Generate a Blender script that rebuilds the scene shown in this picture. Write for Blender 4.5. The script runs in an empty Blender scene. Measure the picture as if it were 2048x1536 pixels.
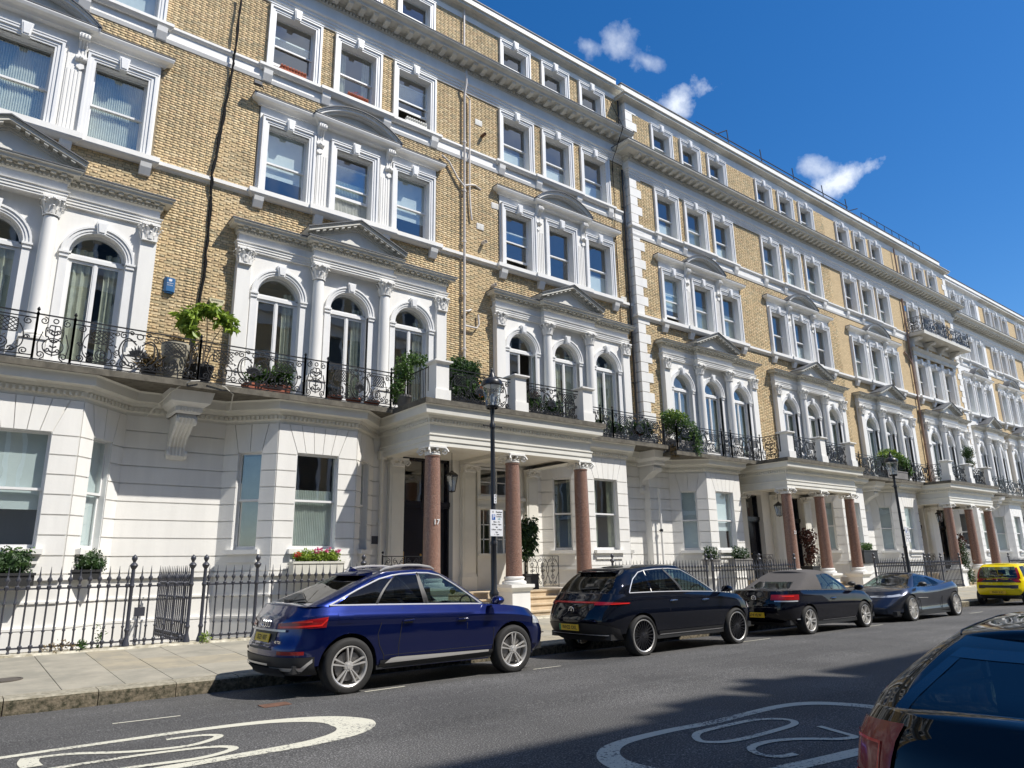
import bpy, math, random
import numpy as np
from mathutils import Vector, Matrix
random.seed(7); RNG = np.random.default_rng(7)
SC = bpy.context.scene; C = SC.collection; PI = math.pi

# ------------------------------------------------------------------ camera
cam = bpy.data.cameras.new('camera'); camo = bpy.data.objects.new('camera', cam); C.objects.link(camo)
def axes(f, vx, vz):
    def d(p):
        v = np.array([p[0]-1024., -(p[1]-768.), f]); return v/np.linalg.norm(v)
    X = d(vx); Z = d(vz); Z = Z-X*np.dot(X, Z); Z /= np.linalg.norm(Z)
    Y = np.cross(X, Z); Y = Y if Y[2] > 0 else -Y
    return np.array([X, Y, Z])
FPX = 1429.; R3 = axes(FPX, (2905., 1103.), (930., -4800.))
camo.matrix_world = Matrix(((R3[0][0], R3[0][1], -R3[0][2], 0), (R3[1][0], R3[1][1], -R3[1][2], 0), (R3[2][0], R3[2][1], -R3[2][2], 1.6), (0, 0, 0, 1)))
cam.sensor_width = 36; cam.lens = FPX/2048*36; cam.clip_start = .05; cam.clip_end = 4000
SC.camera = camo
# ------------------------------------------------------------------ light
SUN = Vector((.75, -1., 1.7)).normalized()
sl = bpy.data.lights.new('sun', 'SUN'); sl.energy = 5.0; sl.angle = math.radians(.5); sl.color = (1, .955, .88)
so = bpy.data.objects.new('sun', sl); C.objects.link(so); so.rotation_euler = SUN.to_track_quat('Z', 'Y').to_euler(); so.location = (0, -20, 60)
world = bpy.data.worlds.new('World'); SC.world = world; world.use_nodes = True
SC.view_settings.view_transform = 'Standard'; SC.view_settings.look = 'None'; SC.view_settings.exposure = 0.25; SC.view_settings.gamma = 1
try: SC.view_settings.use_curve_mapping = False
except Exception: pass
def build_world():
    nt = world.node_tree; N = nt.nodes; L = nt.links; N.clear()
    out = N.new('ShaderNodeOutputWorld'); bg = N.new('ShaderNodeBackground'); sky = N.new('ShaderNodeTexSky')
    sky.sky_type = 'NISHITA'; sky.sun_disc = False; sky.sun_elevation = math.asin(SUN.z); sky.sun_rotation = math.atan2(SUN.x, SUN.y)
    sky.altitude = 100; sky.air_density = 1.0; sky.dust_density = .25; sky.ozone_density = 3.0
    hs = N.new('ShaderNodeHueSaturation'); hs.inputs['Saturation'].default_value = 1.36; hs.inputs['Value'].default_value = 1.16; hs.inputs['Hue'].default_value = .505
    L.new(sky.outputs[0], hs.inputs['Color'])
    tc = N.new('ShaderNodeTexCoord')
    sx = N.new('ShaderNodeSeparateXYZ'); L.new(tc.outputs['Generated'], sx.inputs[0]); hf = N.new('ShaderNodeMapRange'); L.new(sx.outputs[2], hf.inputs[0]); hf.inputs[1].default_value = .04; hf.inputs[2].default_value = .22; L.new(hf.outputs[0], hs.inputs['Fac'])
    def math_(op, a, b=None):
        m = N.new('ShaderNodeMath'); m.operation = op
        for i, q in enumerate((a, b)):
            if q is None: continue
            if isinstance(q, (int, float)): m.inputs[i].default_value = q
            else: L.new(q, m.inputs[i])
        return m.outputs[0]
    def dot(v):
        m = N.new('ShaderNodeVectorMath'); m.operation = 'DOT_PRODUCT'; L.new(tc.outputs['Generated'], m.inputs[0]); m.inputs[1].default_value = v
        return m.outputs['Value']
    no = N.new('ShaderNodeTexNoise'); no.inputs['Scale'].default_value = 22; no.inputs['Detail'].default_value = 7; no.inputs['Roughness'].default_value = .6
    L.new(tc.outputs['Generated'], no.inputs['Vector']); n1 = no.outputs[0]
    total = None
    def ray(px, py):
        v = R3 @ np.array([px-1024., -(py-768.), FPX]); return Vector(v).normalized()
    # small cumulus scraps: (centre px, axis px offset (long), short half width px, density)
    for cx, cy, ax, ay, sh, den in ((1362, 200, 52, -20, 34, .95), (1684, 362, 70, -36, 29, 1.1), (1245, 95, 40, 30, 34, .55), (1180, 92, 22, 14, 20, .5), (1640, 340, 40, 6, 20, .6), (1290, 120, 30, 14, 14, .45)):
        c = ray(cx, cy); a = ray(cx+ax, cy+ay)-c; la = a.length; a.normalize(); b = c.cross(a).normalized(); lb = sh/FPX*.75
        u = math_('DIVIDE', dot(a), la); v = math_('DIVIDE', dot(b), lb)
        u = math_('SUBTRACT', u, c.dot(a)/la); v = math_('SUBTRACT', v, c.dot(b)/lb)
        r = math_('SQRT', math_('ADD', math_('MULTIPLY', u, u), math_('MULTIPLY', v, v)))
        m = math_('SUBTRACT', 1.25, r); m = math_('MULTIPLY', m, .75)
        fr = math_('GREATER_THAN', dot(c), .3)
        nn = math_('MULTIPLY', math_('SUBTRACT', n1, .5), 3.1)
        k = math_('MULTIPLY', math_('MULTIPLY', math_('MAXIMUM', math_('MINIMUM', math_('ADD', m, nn), 1.), 0), den), fr)
        total = k if total is None else math_('MAXIMUM', total, k)
    # scattered fair weather cumulus over the rest of the sky, behind the camera
    n2 = N.new('ShaderNodeTexNoise'); n2.inputs['Scale'].default_value = 3.2; n2.inputs['Detail'].default_value = 8; n2.inputs['Roughness'].default_value = .58
    L.new(tc.outputs['Generated'], n2.inputs['Vector'])
    back = math_('MINIMUM', math_('MAXIMUM', math_('MULTIPLY', math_('SUBTRACT', .15, dot((.0, 1, 0))), 3.), 0), 1)
    k = math_('MULTIPLY', math_('MINIMUM', math_('MAXIMUM', math_('MULTIPLY', math_('SUBTRACT', n2.outputs[0], .53), 9.), 0), 1), back)
    total = math_('MAXIMUM', total, math_('MULTIPLY', k, .8))
    mx = N.new('ShaderNodeMixRGB'); L.new(total, mx.inputs[0]); L.new(hs.outputs[0], mx.inputs[1]); mx.inputs[2].default_value = (7.6, 8.2, 9.2, 1)
    L.new(mx.outputs[0], bg.inputs[0]); bg.inputs[1].default_value = .105
    L.new(bg.outputs[0], out.inputs[0])
build_world()

# ------------------------------------------------------------------ materials
MATS = {}
def nodes_mat(name):
    m = bpy.data.materials.new(name); m.use_nodes = True; nt = m.node_tree
    return m, nt, nt.nodes['Principled BSDF']
def mat(name, col, rough=.6, metal=0, var=.0, vscale=3., bump=0, bscale=60., spec=.5, coat=0, col2=None, detail=4, trans=0, streak=False, emit=0):
    if name in MATS: return MATS[name]
    m, nt, b = nodes_mat(name); L = nt.links
    b.inputs['Base Color'].default_value = (*col, 1); b.inputs['Roughness'].default_value = rough; b.inputs['Metallic'].default_value = metal
    b.inputs['Specular IOR Level'].default_value = spec; b.inputs['Coat Weight'].default_value = coat; b.inputs['Coat Roughness'].default_value = .03
    if trans: b.inputs['Transmission Weight'].default_value = trans
    geo = nt.nodes.new('ShaderNodeNewGeometry')
    if var or col2:
        n = nt.nodes.new('ShaderNodeTexNoise'); n.inputs['Scale'].default_value = vscale; n.inputs['Detail'].default_value = detail; n.inputs['Roughness'].default_value = .65
        if streak:
            mp = nt.nodes.new('ShaderNodeMapping'); mp.inputs['Scale'].default_value = (2.2, 2.2, .35); L.new(geo.outputs['Position'], mp.inputs[0]); L.new(mp.outputs[0], n.inputs['Vector'])
        else: L.new(geo.outputs['Position'], n.inputs['Vector'])
        r = nt.nodes.new('ShaderNodeValToRGB'); L.new(n.outputs[0], r.inputs[0])
        c2 = col2 or tuple(c*(1-var) for c in col)
        r.color_ramp.elements[0].position = .36; r.color_ramp.elements[0].color = (*c2, 1)
        r.color_ramp.elements[1].position = .62; r.color_ramp.elements[1].color = (*col, 1)
        L.new(r.outputs[0], b.inputs['Base Color'])
    if bump:
        n = nt.nodes.new('ShaderNodeTexNoise'); n.inputs['Scale'].default_value = bscale; n.inputs['Detail'].default_value = 5; L.new(geo.outputs['Position'], n.inputs['Vector'])
        bp = nt.nodes.new('ShaderNodeBump'); bp.inputs['Strength'].default_value = bump; bp.inputs['Distance'].default_value = .01; L.new(n.outputs[0], bp.inputs['Height']); L.new(bp.outputs[0], b.inputs['Normal'])
    MATS[name] = m; return m
STU = mat('stucco_white', (.84, .825, .785), .55, var=.07, vscale=1.3, bump=.12, bscale=25, streak=True)
PAINT = mat('paint_white', (.80, .80, .79), .4, var=.05, vscale=2.5)
CREAM = mat('paint_cream_trim', (.66, .635, .56), .6, var=.16, vscale=2.2, bump=.15, bscale=30)
PORCHM = mat('porch_cream', (.77, .75, .68), .55, var=.08, vscale=1.5, bump=.1)
MORT = mat('mortar', (.33, .27, .18), .95, var=.3, vscale=8)
LEAD = mat('lead_flashing', (.11, .115, .125), .6, var=.3, vscale=6)
SLABM = mat('weathered_slab_edge', (.16, .145, .115), .9, var=.45, vscale=5, bump=.4)
CABLEM = mat('cable_black', (.012, .012, .013), .8, spec=.15)
IRON = mat('black_iron_paint', (.018, .019, .022), .35, spec=.5)
IRONG = mat('grey_iron_paint', (.045, .047, .06), .38, spec=.5)
DOORM = mat('door_paint', (.012, .012, .02), .25)
BRASS = mat('brass', (.75, .5, .18), .3, metal=1)
TERRA = mat('terracotta', (.42, .12, .06), .8, var=.3)
ROOMM = mat('room_plaster', (.42, .40, .36), .9)
NET = mat('net_curtain', (.62, .64, .60), .9, var=.12, vscale=4)
DRAPE = mat('drape', (.55, .54, .45), .9, var=.2, vscale=6)
BLIND = mat('blind', (.70, .73, .74), .8, var=.06, vscale=4)
PIPEM = mat('pipe_paint', (.70, .65, .60), .5, var=.15, vscale=6)
SAND = mat('sandstone', (.60, .48, .33), .85, var=.2, vscale=4, bump=.3)
LEAF = {}
def leafmat(name, a, b):
    m, nt, p = nodes_mat(name); L = nt.links; geo = nt.nodes.new('ShaderNodeNewGeometry')
    n = nt.nodes.new('ShaderNodeTexNoise'); n.inputs['Scale'].default_value = 9; n.inputs['Detail'].default_value = 3; L.new(geo.outputs['Position'], n.inputs['Vector'])
    r = nt.nodes.new('ShaderNodeValToRGB'); r.color_ramp.elements[0].position = .38; r.color_ramp.elements[1].position = .64
    r.color_ramp.elements[0].color = (*a, 1); r.color_ramp.elements[1].color = (*b, 1); L.new(n.outputs[0], r.inputs[0]); L.new(r.outputs[0], p.inputs['Base Color'])
    p.inputs['Roughness'].default_value = .45
    tr = nt.nodes.new('ShaderNodeBsdfTranslucent'); L.new(r.outputs[0], tr.inputs[0]); ad = nt.nodes.new('ShaderNodeMixShader'); ad.inputs[0].default_value = .3
    L.new(p.outputs[0], ad.inputs[1]); L.new(tr.outputs[0], ad.inputs[2]); L.new(ad.outputs[0], nt.nodes['Material Output'].inputs[0])
    LEAF[name] = m; return m
leafmat('leaf_dark', (.018, .05, .015), (.06, .12, .03)); leafmat('leaf_mid', (.04, .10, .02), (.12, .21, .045)); leafmat('leaf_lime', (.16, .26, .03), (.34, .45, .06))
leafmat('leaf_bronze', (.05, .018, .015), (.13, .05, .035)); leafmat('leaf_dry', (.14, .10, .04), (.28, .20, .09)); leafmat('petal_pink', (.65, .06, .22), (.8, .25, .4)); leafmat('petal_red', (.5, .015, .02), (.7, .05, .05)); leafmat('petal_white', (.7, .7, .65), (.8, .8, .78))
leafmat('petal_orange', (.75, .16, .02), (.8, .3, .05))
def glassmat(name, tint, refl, rough=.0):
    m = bpy.data.materials.new(name); m.use_nodes = True; nt = m.node_tree; N = nt.nodes; L = nt.links; N.clear()
    o = N.new('ShaderNodeOutputMaterial'); t = N.new('ShaderNodeBsdfTransparent'); t.inputs[0].default_value = (*tint, 1)
    g = N.new('ShaderNodeBsdfGlossy'); g.inputs['Roughness'].default_value = rough; g.inputs[0].default_value = (1, 1, 1, 1)
    g0 = N.new('ShaderNodeNewGeometry'); dt = N.new('ShaderNodeVectorMath'); dt.operation = 'DOT_PRODUCT'; L.new(g0.outputs['Incoming'], dt.inputs[0]); L.new(g0.outputs['Normal'], dt.inputs[1])
    def mt(op, a, b):
        m_ = N.new('ShaderNodeMath'); m_.operation = op
        for i_, q_ in enumerate((a, b)):
            if isinstance(q_, (int, float)): m_.inputs[i_].default_value = q_
            else: L.new(q_, m_.inputs[i_])
        return m_.outputs[0]
    fr_ = mt('POWER', mt('SUBTRACT', 1., mt('ABSOLUTE', dt.outputs['Value'], 0)), 5.)
    class O: pass
    mm = O(); mm.outputs = [mt('ADD', mt('MULTIPLY', fr_, refl[1]), refl[0])]
    geo = N.new('ShaderNodeNewGeometry'); no = N.new('ShaderNodeTexNoise'); no.inputs['Scale'].default_value = 1.1; L.new(geo.outputs['Position'], no.inputs['Vector'])
    bp = N.new('ShaderNodeBump'); bp.inputs['Strength'].default_value = .12; bp.inputs['Distance'].default_value = .02; L.new(no.outputs[0], bp.inputs['Height'])
    if rough == 0: L.new(bp.outputs[0], g.inputs['Normal'])
    mx = N.new('ShaderNodeMixShader'); L.new(mm.outputs[0], mx.inputs[0]); L.new(t.outputs[0], mx.inputs[1]); L.new(g.outputs[0], mx.inputs[2]); L.new(mx.outputs[0], o.inputs[0])
    MATS[name] = m; return m
GLASS = glassmat('window_glass', (.86, .93, .92), (.21, .7)); CARGL = glassmat('car_glass', (.42, .52, .50), (.075, .9), .001); CARDARK = glassmat('car_privacy_glass', (.06, .065, .07), (.05, .55), .001)
LAMPGL = glassmat('lamp_glass', (.82, .86, .9), (.14, .8), .002)

def brickmat():
    m, nt, p = nodes_mat('london_stock_brick'); N = nt.nodes; L = nt.links
    at = N.new('ShaderNodeAttribute'); at.attribute_name = 'tone'; oi = N.new('ShaderNodeObjectInfo'); sp = N.new('ShaderNodeSeparateColor'); L.new(oi.outputs['Color'], sp.inputs[0])
    inv = N.new('ShaderNodeMath'); inv.operation = 'SUBTRACT'; L.new(sp.outputs[0], inv.inputs[0]); inv.inputs[1].default_value = 1.0   # white default object colour -> 0
    ab = N.new('ShaderNodeMath'); ab.operation = 'ABSOLUTE'; L.new(inv.outputs[0], ab.inputs[0])
    sm = N.new('ShaderNodeMath'); sm.operation = 'ADD'; L.new(at.outputs['Fac'], sm.inputs[0]); L.new(ab.outputs[0], sm.inputs[1])
    r = N.new('ShaderNodeValToRGB'); L.new(sm.outputs[0], r.inputs[0]); e = r.color_ramp.elements
    e[0].position = 0; e[0].color = (.56, .40, .22, 1); e[1].position = 1; e[1].color = (.80, .64, .40, 1)
    for q, c in ((.12, (.50, .42, .26)), (.3, (.66, .50, .28)), (.62, (.74, .57, .33)), (.8, (.68, .49, .28)), (.93, (.75, .60, .36))):
        k = e.new(q); k.color = (*c, 1)
    geo = N.new('ShaderNodeNewGeometry'); n = N.new('ShaderNodeTexNoise'); n.inputs['Scale'].default_value = .55; n.inputs['Detail'].default_value = 5; L.new(geo.outputs['Position'], n.inputs['Vector'])
    n2 = N.new('ShaderNodeTexNoise'); n2.inputs['Scale'].default_value = 40; n2.inputs['Detail'].default_value = 3; L.new(geo.outputs['Position'], n2.inputs['Vector'])
    mr = N.new('ShaderNodeMapRange'); L.new(n.outputs[0], mr.inputs[0]); mr.inputs[1].default_value = .3; mr.inputs[2].default_value = .7; mr.inputs[3].default_value = .78; mr.inputs[4].default_value = 1.08
    m2 = N.new('ShaderNodeMapRange'); L.new(n2.outputs[0], m2.inputs[0]); m2.inputs[1].default_value = .3; m2.inputs[2].default_value = .7; m2.inputs[3].default_value = .82; m2.inputs[4].default_value = 1.1
    mu = N.new('ShaderNodeMath'); mu.operation = 'MULTIPLY'; L.new(mr.outputs[0], mu.inputs[0]); L.new(m2.outputs[0], mu.inputs[1])
    vm = N.new('ShaderNodeVectorMath'); vm.operation = 'SCALE'; L.new(r.outputs[0], vm.inputs[0]); L.new(mu.outputs[0], vm.inputs['Scale']); L.new(vm.outputs[0], p.inputs['Base Color'])
    p.inputs['Roughness'].default_value = .9
    bp = N.new('ShaderNodeBump'); bp.inputs['Strength'].default_value = .4; bp.inputs['Distance'].default_value = .004; L.new(n2.outputs[0], bp.inputs['Height']); L.new(bp.outputs[0], p.inputs['Normal'])
    return m
BRICK = brickmat()
def farbrick():
    m, nt, p = nodes_mat('far_brickwork'); N = nt.nodes; L = nt.links
    geo = N.new('ShaderNodeNewGeometry'); se = N.new('ShaderNodeSeparateXYZ'); L.new(geo.outputs['Position'], se.inputs[0]); co = N.new('ShaderNodeCombineXYZ'); L.new(se.outputs[0], co.inputs[0]); L.new(se.outputs[2], co.inputs[1])
    b = N.new('ShaderNodeTexBrick'); L.new(co.outputs[0], b.inputs[0]); b.inputs['Scale'].default_value = 1; b.inputs['Brick Width'].default_value = .225; b.inputs['Row Height'].default_value = .0735; b.inputs['Mortar Size'].default_value = .007
    b.inputs['Color1'].default_value = (.64, .48, .27, 1); b.inputs['Color2'].default_value = (.54, .40, .22, 1); b.inputs['Mortar'].default_value = (.30, .245, .16, 1); L.new(b.outputs[0], p.inputs['Base Color']); p.inputs['Roughness'].default_value = .9
    MATS['far_brickwork'] = m; return m
FARB = farbrick()
def granite():
    m, nt, p = nodes_mat('pink_granite'); N = nt.nodes; L = nt.links; geo = N.new('ShaderNodeNewGeometry')
    v = N.new('ShaderNodeTexVoronoi'); v.inputs['Scale'].default_value = 110; L.new(geo.outputs['Position'], v.inputs['Vector'])
    r = N.new('ShaderNodeValToRGB'); r.color_ramp.interpolation = 'CONSTANT'; e = r.color_ramp.elements
    se = N.new('ShaderNodeSeparateColor'); L.new(v.outputs['Color'], se.inputs[0]); L.new(se.outputs[0], r.inputs[0])
    e[0].position = 0; e[0].color = (.10, .055, .045, 1); e[1].position = .18; e[1].color = (.27, .145, .105, 1)
    for q, c in ((.5, (.33, .19, .14)), (.72, (.20, .115, .085)), (.88, (.38, .28, .23))): k = e.new(q); k.color = (*c, 1)
    L.new(r.outputs[0], p.inputs['Base Color']); p.inputs['Roughness'].default_value = .35; MATS['pink_granite'] = m; return m
GRAN = granite()
def asphalt():
    m, nt, p = nodes_mat('asphalt'); N = nt.nodes; L = nt.links; geo = N.new('ShaderNodeNewGeometry')
    n = N.new('ShaderNodeTexNoise'); n.inputs['Scale'].default_value = 68; n.inputs['Detail'].default_value = 4; L.new(geo.outputs['Position'], n.inputs['Vector'])
    n2 = N.new('ShaderNodeTexNoise'); n2.inputs['Scale'].default_value = .5; n2.inputs['Detail'].default_value = 6; L.new(geo.outputs['Position'], n2.inputs['Vector'])
    v = N.new('ShaderNodeTexVoronoi'); v.inputs['Scale'].default_value = 7; L.new(geo.outputs['Position'], v.inputs['Vector'])
    r = N.new('ShaderNodeValToRGB'); e = r.color_ramp.elements; L.new(n.outputs[0], r.inputs[0]); e[0].position = .35; e[0].color = (.026, .025, .025, 1); e[1].position = .70; e[1].color = (.26, .255, .245, 1)
    k = e.new(.55); k.color = (.075, .073, .07, 1)
    r2 = N.new('ShaderNodeMapRange'); L.new(n2.outputs[0], r2.inputs[0]); r2.inputs[1].default_value = .3; r2.inputs[2].default_value = .7; r2.inputs[3].default_value = .72; r2.inputs[4].default_value = 1.22
    mp = N.new('ShaderNodeMapping'); mp.inputs['Scale'].default_value = (.12, 1.3, 1); L.new(geo.outputs['Position'], mp.inputs[0]); n3 = N.new('ShaderNodeTexNoise'); n3.inputs['Scale'].default_value = 1; n3.inputs['Detail'].default_value = 4; L.new(mp.outputs[0], n3.inputs['Vector'])
    r3 = N.new('ShaderNodeMapRange'); L.new(n3.outputs[0], r3.inputs[0]); r3.inputs[1].default_value = .35; r3.inputs[2].default_value = .65; r3.inputs[3].default_value = .85; r3.inputs[4].default_value = 1.15
    mm = N.new('ShaderNodeMath'); mm.operation = 'MULTIPLY'; L.new(r2.outputs[0], mm.inputs[0]); L.new(r3.outputs[0], mm.inputs[1])
    vm = N.new('ShaderNodeVectorMath'); vm.operation = 'SCALE'; L.new(r.outputs[0], vm.inputs[0]); L.new(mm.outputs[0], vm.inputs['Scale'])
    sp = N.new('ShaderNodeValToRGB'); L.new(v.outputs['Distance'], sp.inputs[0]); sp.color_ramp.elements[0].position = .03; sp.color_ramp.elements[0].color = (1, 1, 1, 1); sp.color_ramp.elements[1].position = .05; sp.color_ramp.elements[1].color = (0, 0, 0, 1)
    mx = N.new('ShaderNodeMixRGB'); L.new(sp.outputs[0], mx.inputs[0]); L.new(vm.outputs[0], mx.inputs[1]); mx.inputs[2].default_value = (.4, .38, .34, 1); L.new(mx.outputs[0], p.inputs['Base Color'])
    p.inputs['Roughness'].default_value = .85; bp = N.new('ShaderNodeBump'); bp.inputs['Strength'].default_value = .35; bp.inputs['Distance'].default_value = .005; L.new(n.outputs[0], bp.inputs['Height']); L.new(bp.outputs[0], p.inputs['Normal'])
    MATS['asphalt'] = m; return m
ASPH = asphalt()
FLAG = mat('york_flagstone', (.345, .315, .25), .85, col2=(.245, .23, .185), vscale=1.7, bump=.25, bscale=30, detail=8)
FLAGO = mat('york_flagstone_orange', (.35, .305, .22), .85, col2=(.25, .23, .18), vscale=2.3, bump=.25, bscale=30, detail=8)
KERBM = mat('granite_kerb', (.34, .31, .24), .9, col2=(.20, .18, .13), vscale=14, bump=.6, bscale=35, detail=6); KERBF = mat('mossy_kerb_face', (.20, .165, .115), .95, col2=(.035, .035, .018), vscale=16, bump=1., bscale=30, detail=7)
def paintmat():
    m, nt, p = nodes_mat('worn_road_paint'); N = nt.nodes; L = nt.links; geo = N.new('ShaderNodeNewGeometry')
    n = N.new('ShaderNodeTexNoise'); n.inputs['Scale'].default_value = 34; n.inputs['Detail'].default_value = 6; n.inputs['Roughness'].default_value = .7; L.new(geo.outputs['Position'], n.inputs['Vector'])
    n2 = N.new('ShaderNodeTexNoise'); n2.inputs['Scale'].default_value = 1.3; L.new(geo.outputs['Position'], n2.inputs['Vector'])
    a = N.new('ShaderNodeMath'); a.operation = 'MULTIPLY_ADD'; L.new(n2.outputs[0], a.inputs[0]); a.inputs[1].default_value = .55; L.new(n.outputs[0], a.inputs[2])
    r = N.new('ShaderNodeValToRGB'); L.new(a.outputs[0], r.inputs[0]); r.color_ramp.elements[0].position = .66; r.color_ramp.elements[0].color = (.09, .088, .085, 1); r.color_ramp.elements[1].position = .70; r.color_ramp.elements[1].color = (.56, .54, .44, 1)
    L.new(r.outputs[0], p.inputs['Base Color']); p.inputs['Roughness'].default_value = .8; MATS['worn_road_paint'] = m; return m
RPAINT = paintmat()
TYRE = mat('tyre_rubber', (.022, .021, .020), .8, var=.3, vscale=30, bump=.2, bscale=90); CHROME = mat('chrome', (.82, .82, .84), .12, metal=1); ALLOY = mat('alloy_silver', (.66, .64, .61), .32, metal=.55); ALLOYD = mat('alloy_black', (.03, .03, .035), .3, metal=.4)
TRIM = mat('satin_bright_trim', (.9, .9, .92), .3, metal=.35); PLASTIC = mat('black_plastic', (.022, .022, .023), .5); REDL = mat('tail_lamp_red', (.26, .004, .007), .25, coat=.35); REDB = mat('tail_lamp_bright', (.75, .02, .015), .25, coat=.3); PIANO = mat('gloss_black_trim', (.008, .008, .009), .06, coat=.6); CLEARL = mat('lamp_clear', (.6, .62, .65), .08, coat=1, metal=.3)
PLATEY = mat('plate_yellow', (.78, .50, .02), .35); PLATEW = mat('plate_white', (.75, .76, .76), .35); PLATEG = mat('plate_green', (.0, .25, .09), .35); TXT = mat('plate_black_text', (.01, .01, .01), .5); SEAT = mat('seat_cloth', (.03, .03, .032), .85)
SIGNW = mat('sign_white', (.80, .81, .84), .35); SIGNB = mat('sign_blue', (.01, .10, .42), .35); SIGNT = mat('sign_text_teal', (.02, .30, .33), .5)

# ------------------------------------------------------------------ mesh builder
def link(o, parent=None):
    C.objects.link(o)
    if parent is not None: o.parent = parent
    return o
class MB:
    def __init__(s): s.v = []; s.f = []; s.mi = []; s.cm = 0
    def add(s, vs, fs):
        b = len(s.v); s.v.extend(vs)
        for f in fs: s.f.append(tuple(b+i for i in f)); s.mi.append(s.cm)
        return s
    def box(s, x0, x1, y0, y1, z0, z1):
        s.add([(x0, y0, z0), (x1, y0, z0), (x1, y1, z0), (x0, y1, z0), (x0, y0, z1), (x1, y0, z1), (x1, y1, z1), (x0, y1, z1)],
              [(0, 3, 2, 1), (4, 5, 6, 7), (0, 1, 5, 4), (1, 2, 6, 5), (2, 3, 7, 6), (3, 0, 4, 7)]); return s
    def prism_y(s, poly, y0, y1):      # poly [(x,z)]
        n = len(poly); s.add([(x, y0, z) for x, z in poly]+[(x, y1, z) for x, z in poly], [tuple(range(n)), tuple(range(2*n-1, n-1, -1))]+[(i, i+n, (i+1) % n+n, (i+1) % n) for i in range(n)]); return s
    def prism_x(s, poly, x0, x1):      # poly [(y,z)]
        n = len(poly); s.add([(x0, y, z) for y, z in poly]+[(x1, y, z) for y, z in poly], [tuple(range(n)), tuple(range(2*n-1, n-1, -1))]+[(i, i+n, (i+1) % n+n, (i+1) % n) for i in range(n)]); return s
    def prism_z(s, poly, z0, z1):
        n = len(poly); s.add([(x, y, z0) for x, y in poly]+[(x, y, z1) for x, y in poly], [tuple(range(n)), tuple(range(2*n-1, n-1, -1))]+[(i, i+n, (i+1) % n+n, (i+1) % n) for i in range(n)]); return s
    def strip(s, a, b, y0, y1):        # ribbon between curves a,b [(x,z)] extruded in y
        for i in range(len(a)-1): s.prism_y([a[i], a[i+1], b[i+1], b[i]], y0, y1)
        return s
    def sweep(s, path, prof, closed=False, caps=True):   # prof [(outward, z)] ; outward = right of travel
        n = len(path); P = [Vector((p[0], p[1])) for p in path]; rows = []
        for i in range(n):
            a = P[i-1] if (i > 0 or closed) else None; b = P[(i+1) % n] if (i < n-1 or closed) else None
            d1 = (P[i]-a).normalized() if a is not None else None; d2 = (b-P[i]).normalized() if b is not None else None
            n1 = Vector((d1.y, -d1.x)) if d1 else None; n2 = Vector((d2.y, -d2.x)) if d2 else None
            if n1 is None: m = n2
            elif n2 is None: m = n1
            else: m = (n1+n2); m = m/max(.3, m.dot(n1))
            rows.append([(P[i].x+m.x*o, P[i].y+m.y*o, z) for o, z in prof])
        k = len(prof); vs = [v for r in rows for v in r]; fs = []
        for i in range(n if closed else n-1):
            j = (i+1) % n
            for q in range(k-1): fs.append((i*k+q, j*k+q, j*k+q+1, i*k+q+1))
        if caps and not closed: fs.append(tuple(range(k))); fs.append(tuple((n-1)*k+q for q in range(k-1, -1, -1)))
        s.add(vs, fs); return s
    def lathe(s, prof, cx=0, cy=0, n=16, cz=0, axis='z'):
        vs = []; fs = []; k = len(prof)
        for i in range(n):
            a = 2*PI*i/n; c, d = math.cos(a), math.sin(a)
            for r, z in prof:
                if axis == 'z': vs.append((cx+r*c, cy+r*d, cz+z))
                else: vs.append((cx+r*c, cy+z, cz+r*d))
        for i in range(n):
            j = (i+1) % n
            for q in range(k-1): fs.append((i*k+q, j*k+q, j*k+q+1, i*k+q+1))
        s.add(vs, fs); return s
    def tube(s, pts, r, n=6, closed=False):
        P = [Vector(p) for p in pts]; m = len(P); rr = r if hasattr(r, '__len__') else [r]*m
        up = Vector((0, 0, 1)); base = len(s.v); vs = []
        for i in range(m):
            a = P[i-1] if (i > 0 or closed) else P[i]; b = P[(i+1) % m] if (i < m-1 or closed) else P[i]
            t = (b-a).normalized() if (b-a).length > 1e-9 else Vector((1, 0, 0)); u = up if abs(t.z) < .9 else Vector((0, 1, 0))
            e1 = t.cross(u).normalized(); e2 = t.cross(e1)
            for q in range(n): an = 2*PI*(q+.5)/n; w = P[i]+(e1*math.cos(an)+e2*math.sin(an))*rr[i]; vs.append(w[:])
        fs = []
        for i in range(m if closed else m-1):
            j = (i+1) % m
            for q in range(n): fs.append((i*n+q, i*n+(q+1) % n, j*n+(q+1) % n, j*n+q))
        if not closed: fs.append(tuple(range(n))); fs.append(tuple((m-1)*n+q for q in range(n-1, -1, -1)))
        s.add(vs, fs); return s
    def sphere(s, c, r, n=8):
        prof = [(max(1e-4, r*math.sin(PI*i/n)), -r*math.cos(PI*i/n)) for i in range(n+1)]; s.lathe(prof, c[0], c[1], n, c[2]); return s
    def mesh(s, name, mats, smooth=False, angle=35):
        me = bpy.data.meshes.new(name); me.from_pydata(s.v, [], s.f)
        for m in (mats if isinstance(mats, (list, tuple)) else [mats]): me.materials.append(m)
        if any(s.mi): me.polygons.foreach_set('material_index', s.mi)
        if smooth:
            me.polygons.foreach_set('use_smooth', [True]*len(me.polygons))
            try: me.set_sharp_from_angle(angle=math.radians(angle))
            except Exception: pass
        me.update(); return me
    def build(s, name, mats, parent=None, smooth=False, kind=None, loc=None, label=None, angle=35):
        o = bpy.data.objects.new(name, s.mesh(name, mats, smooth, angle)); link(o, parent)
        if kind: o['kind'] = kind
        if loc: o.location = loc
        if label: o['label'] = label
        return o
CACHE = {}
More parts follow.
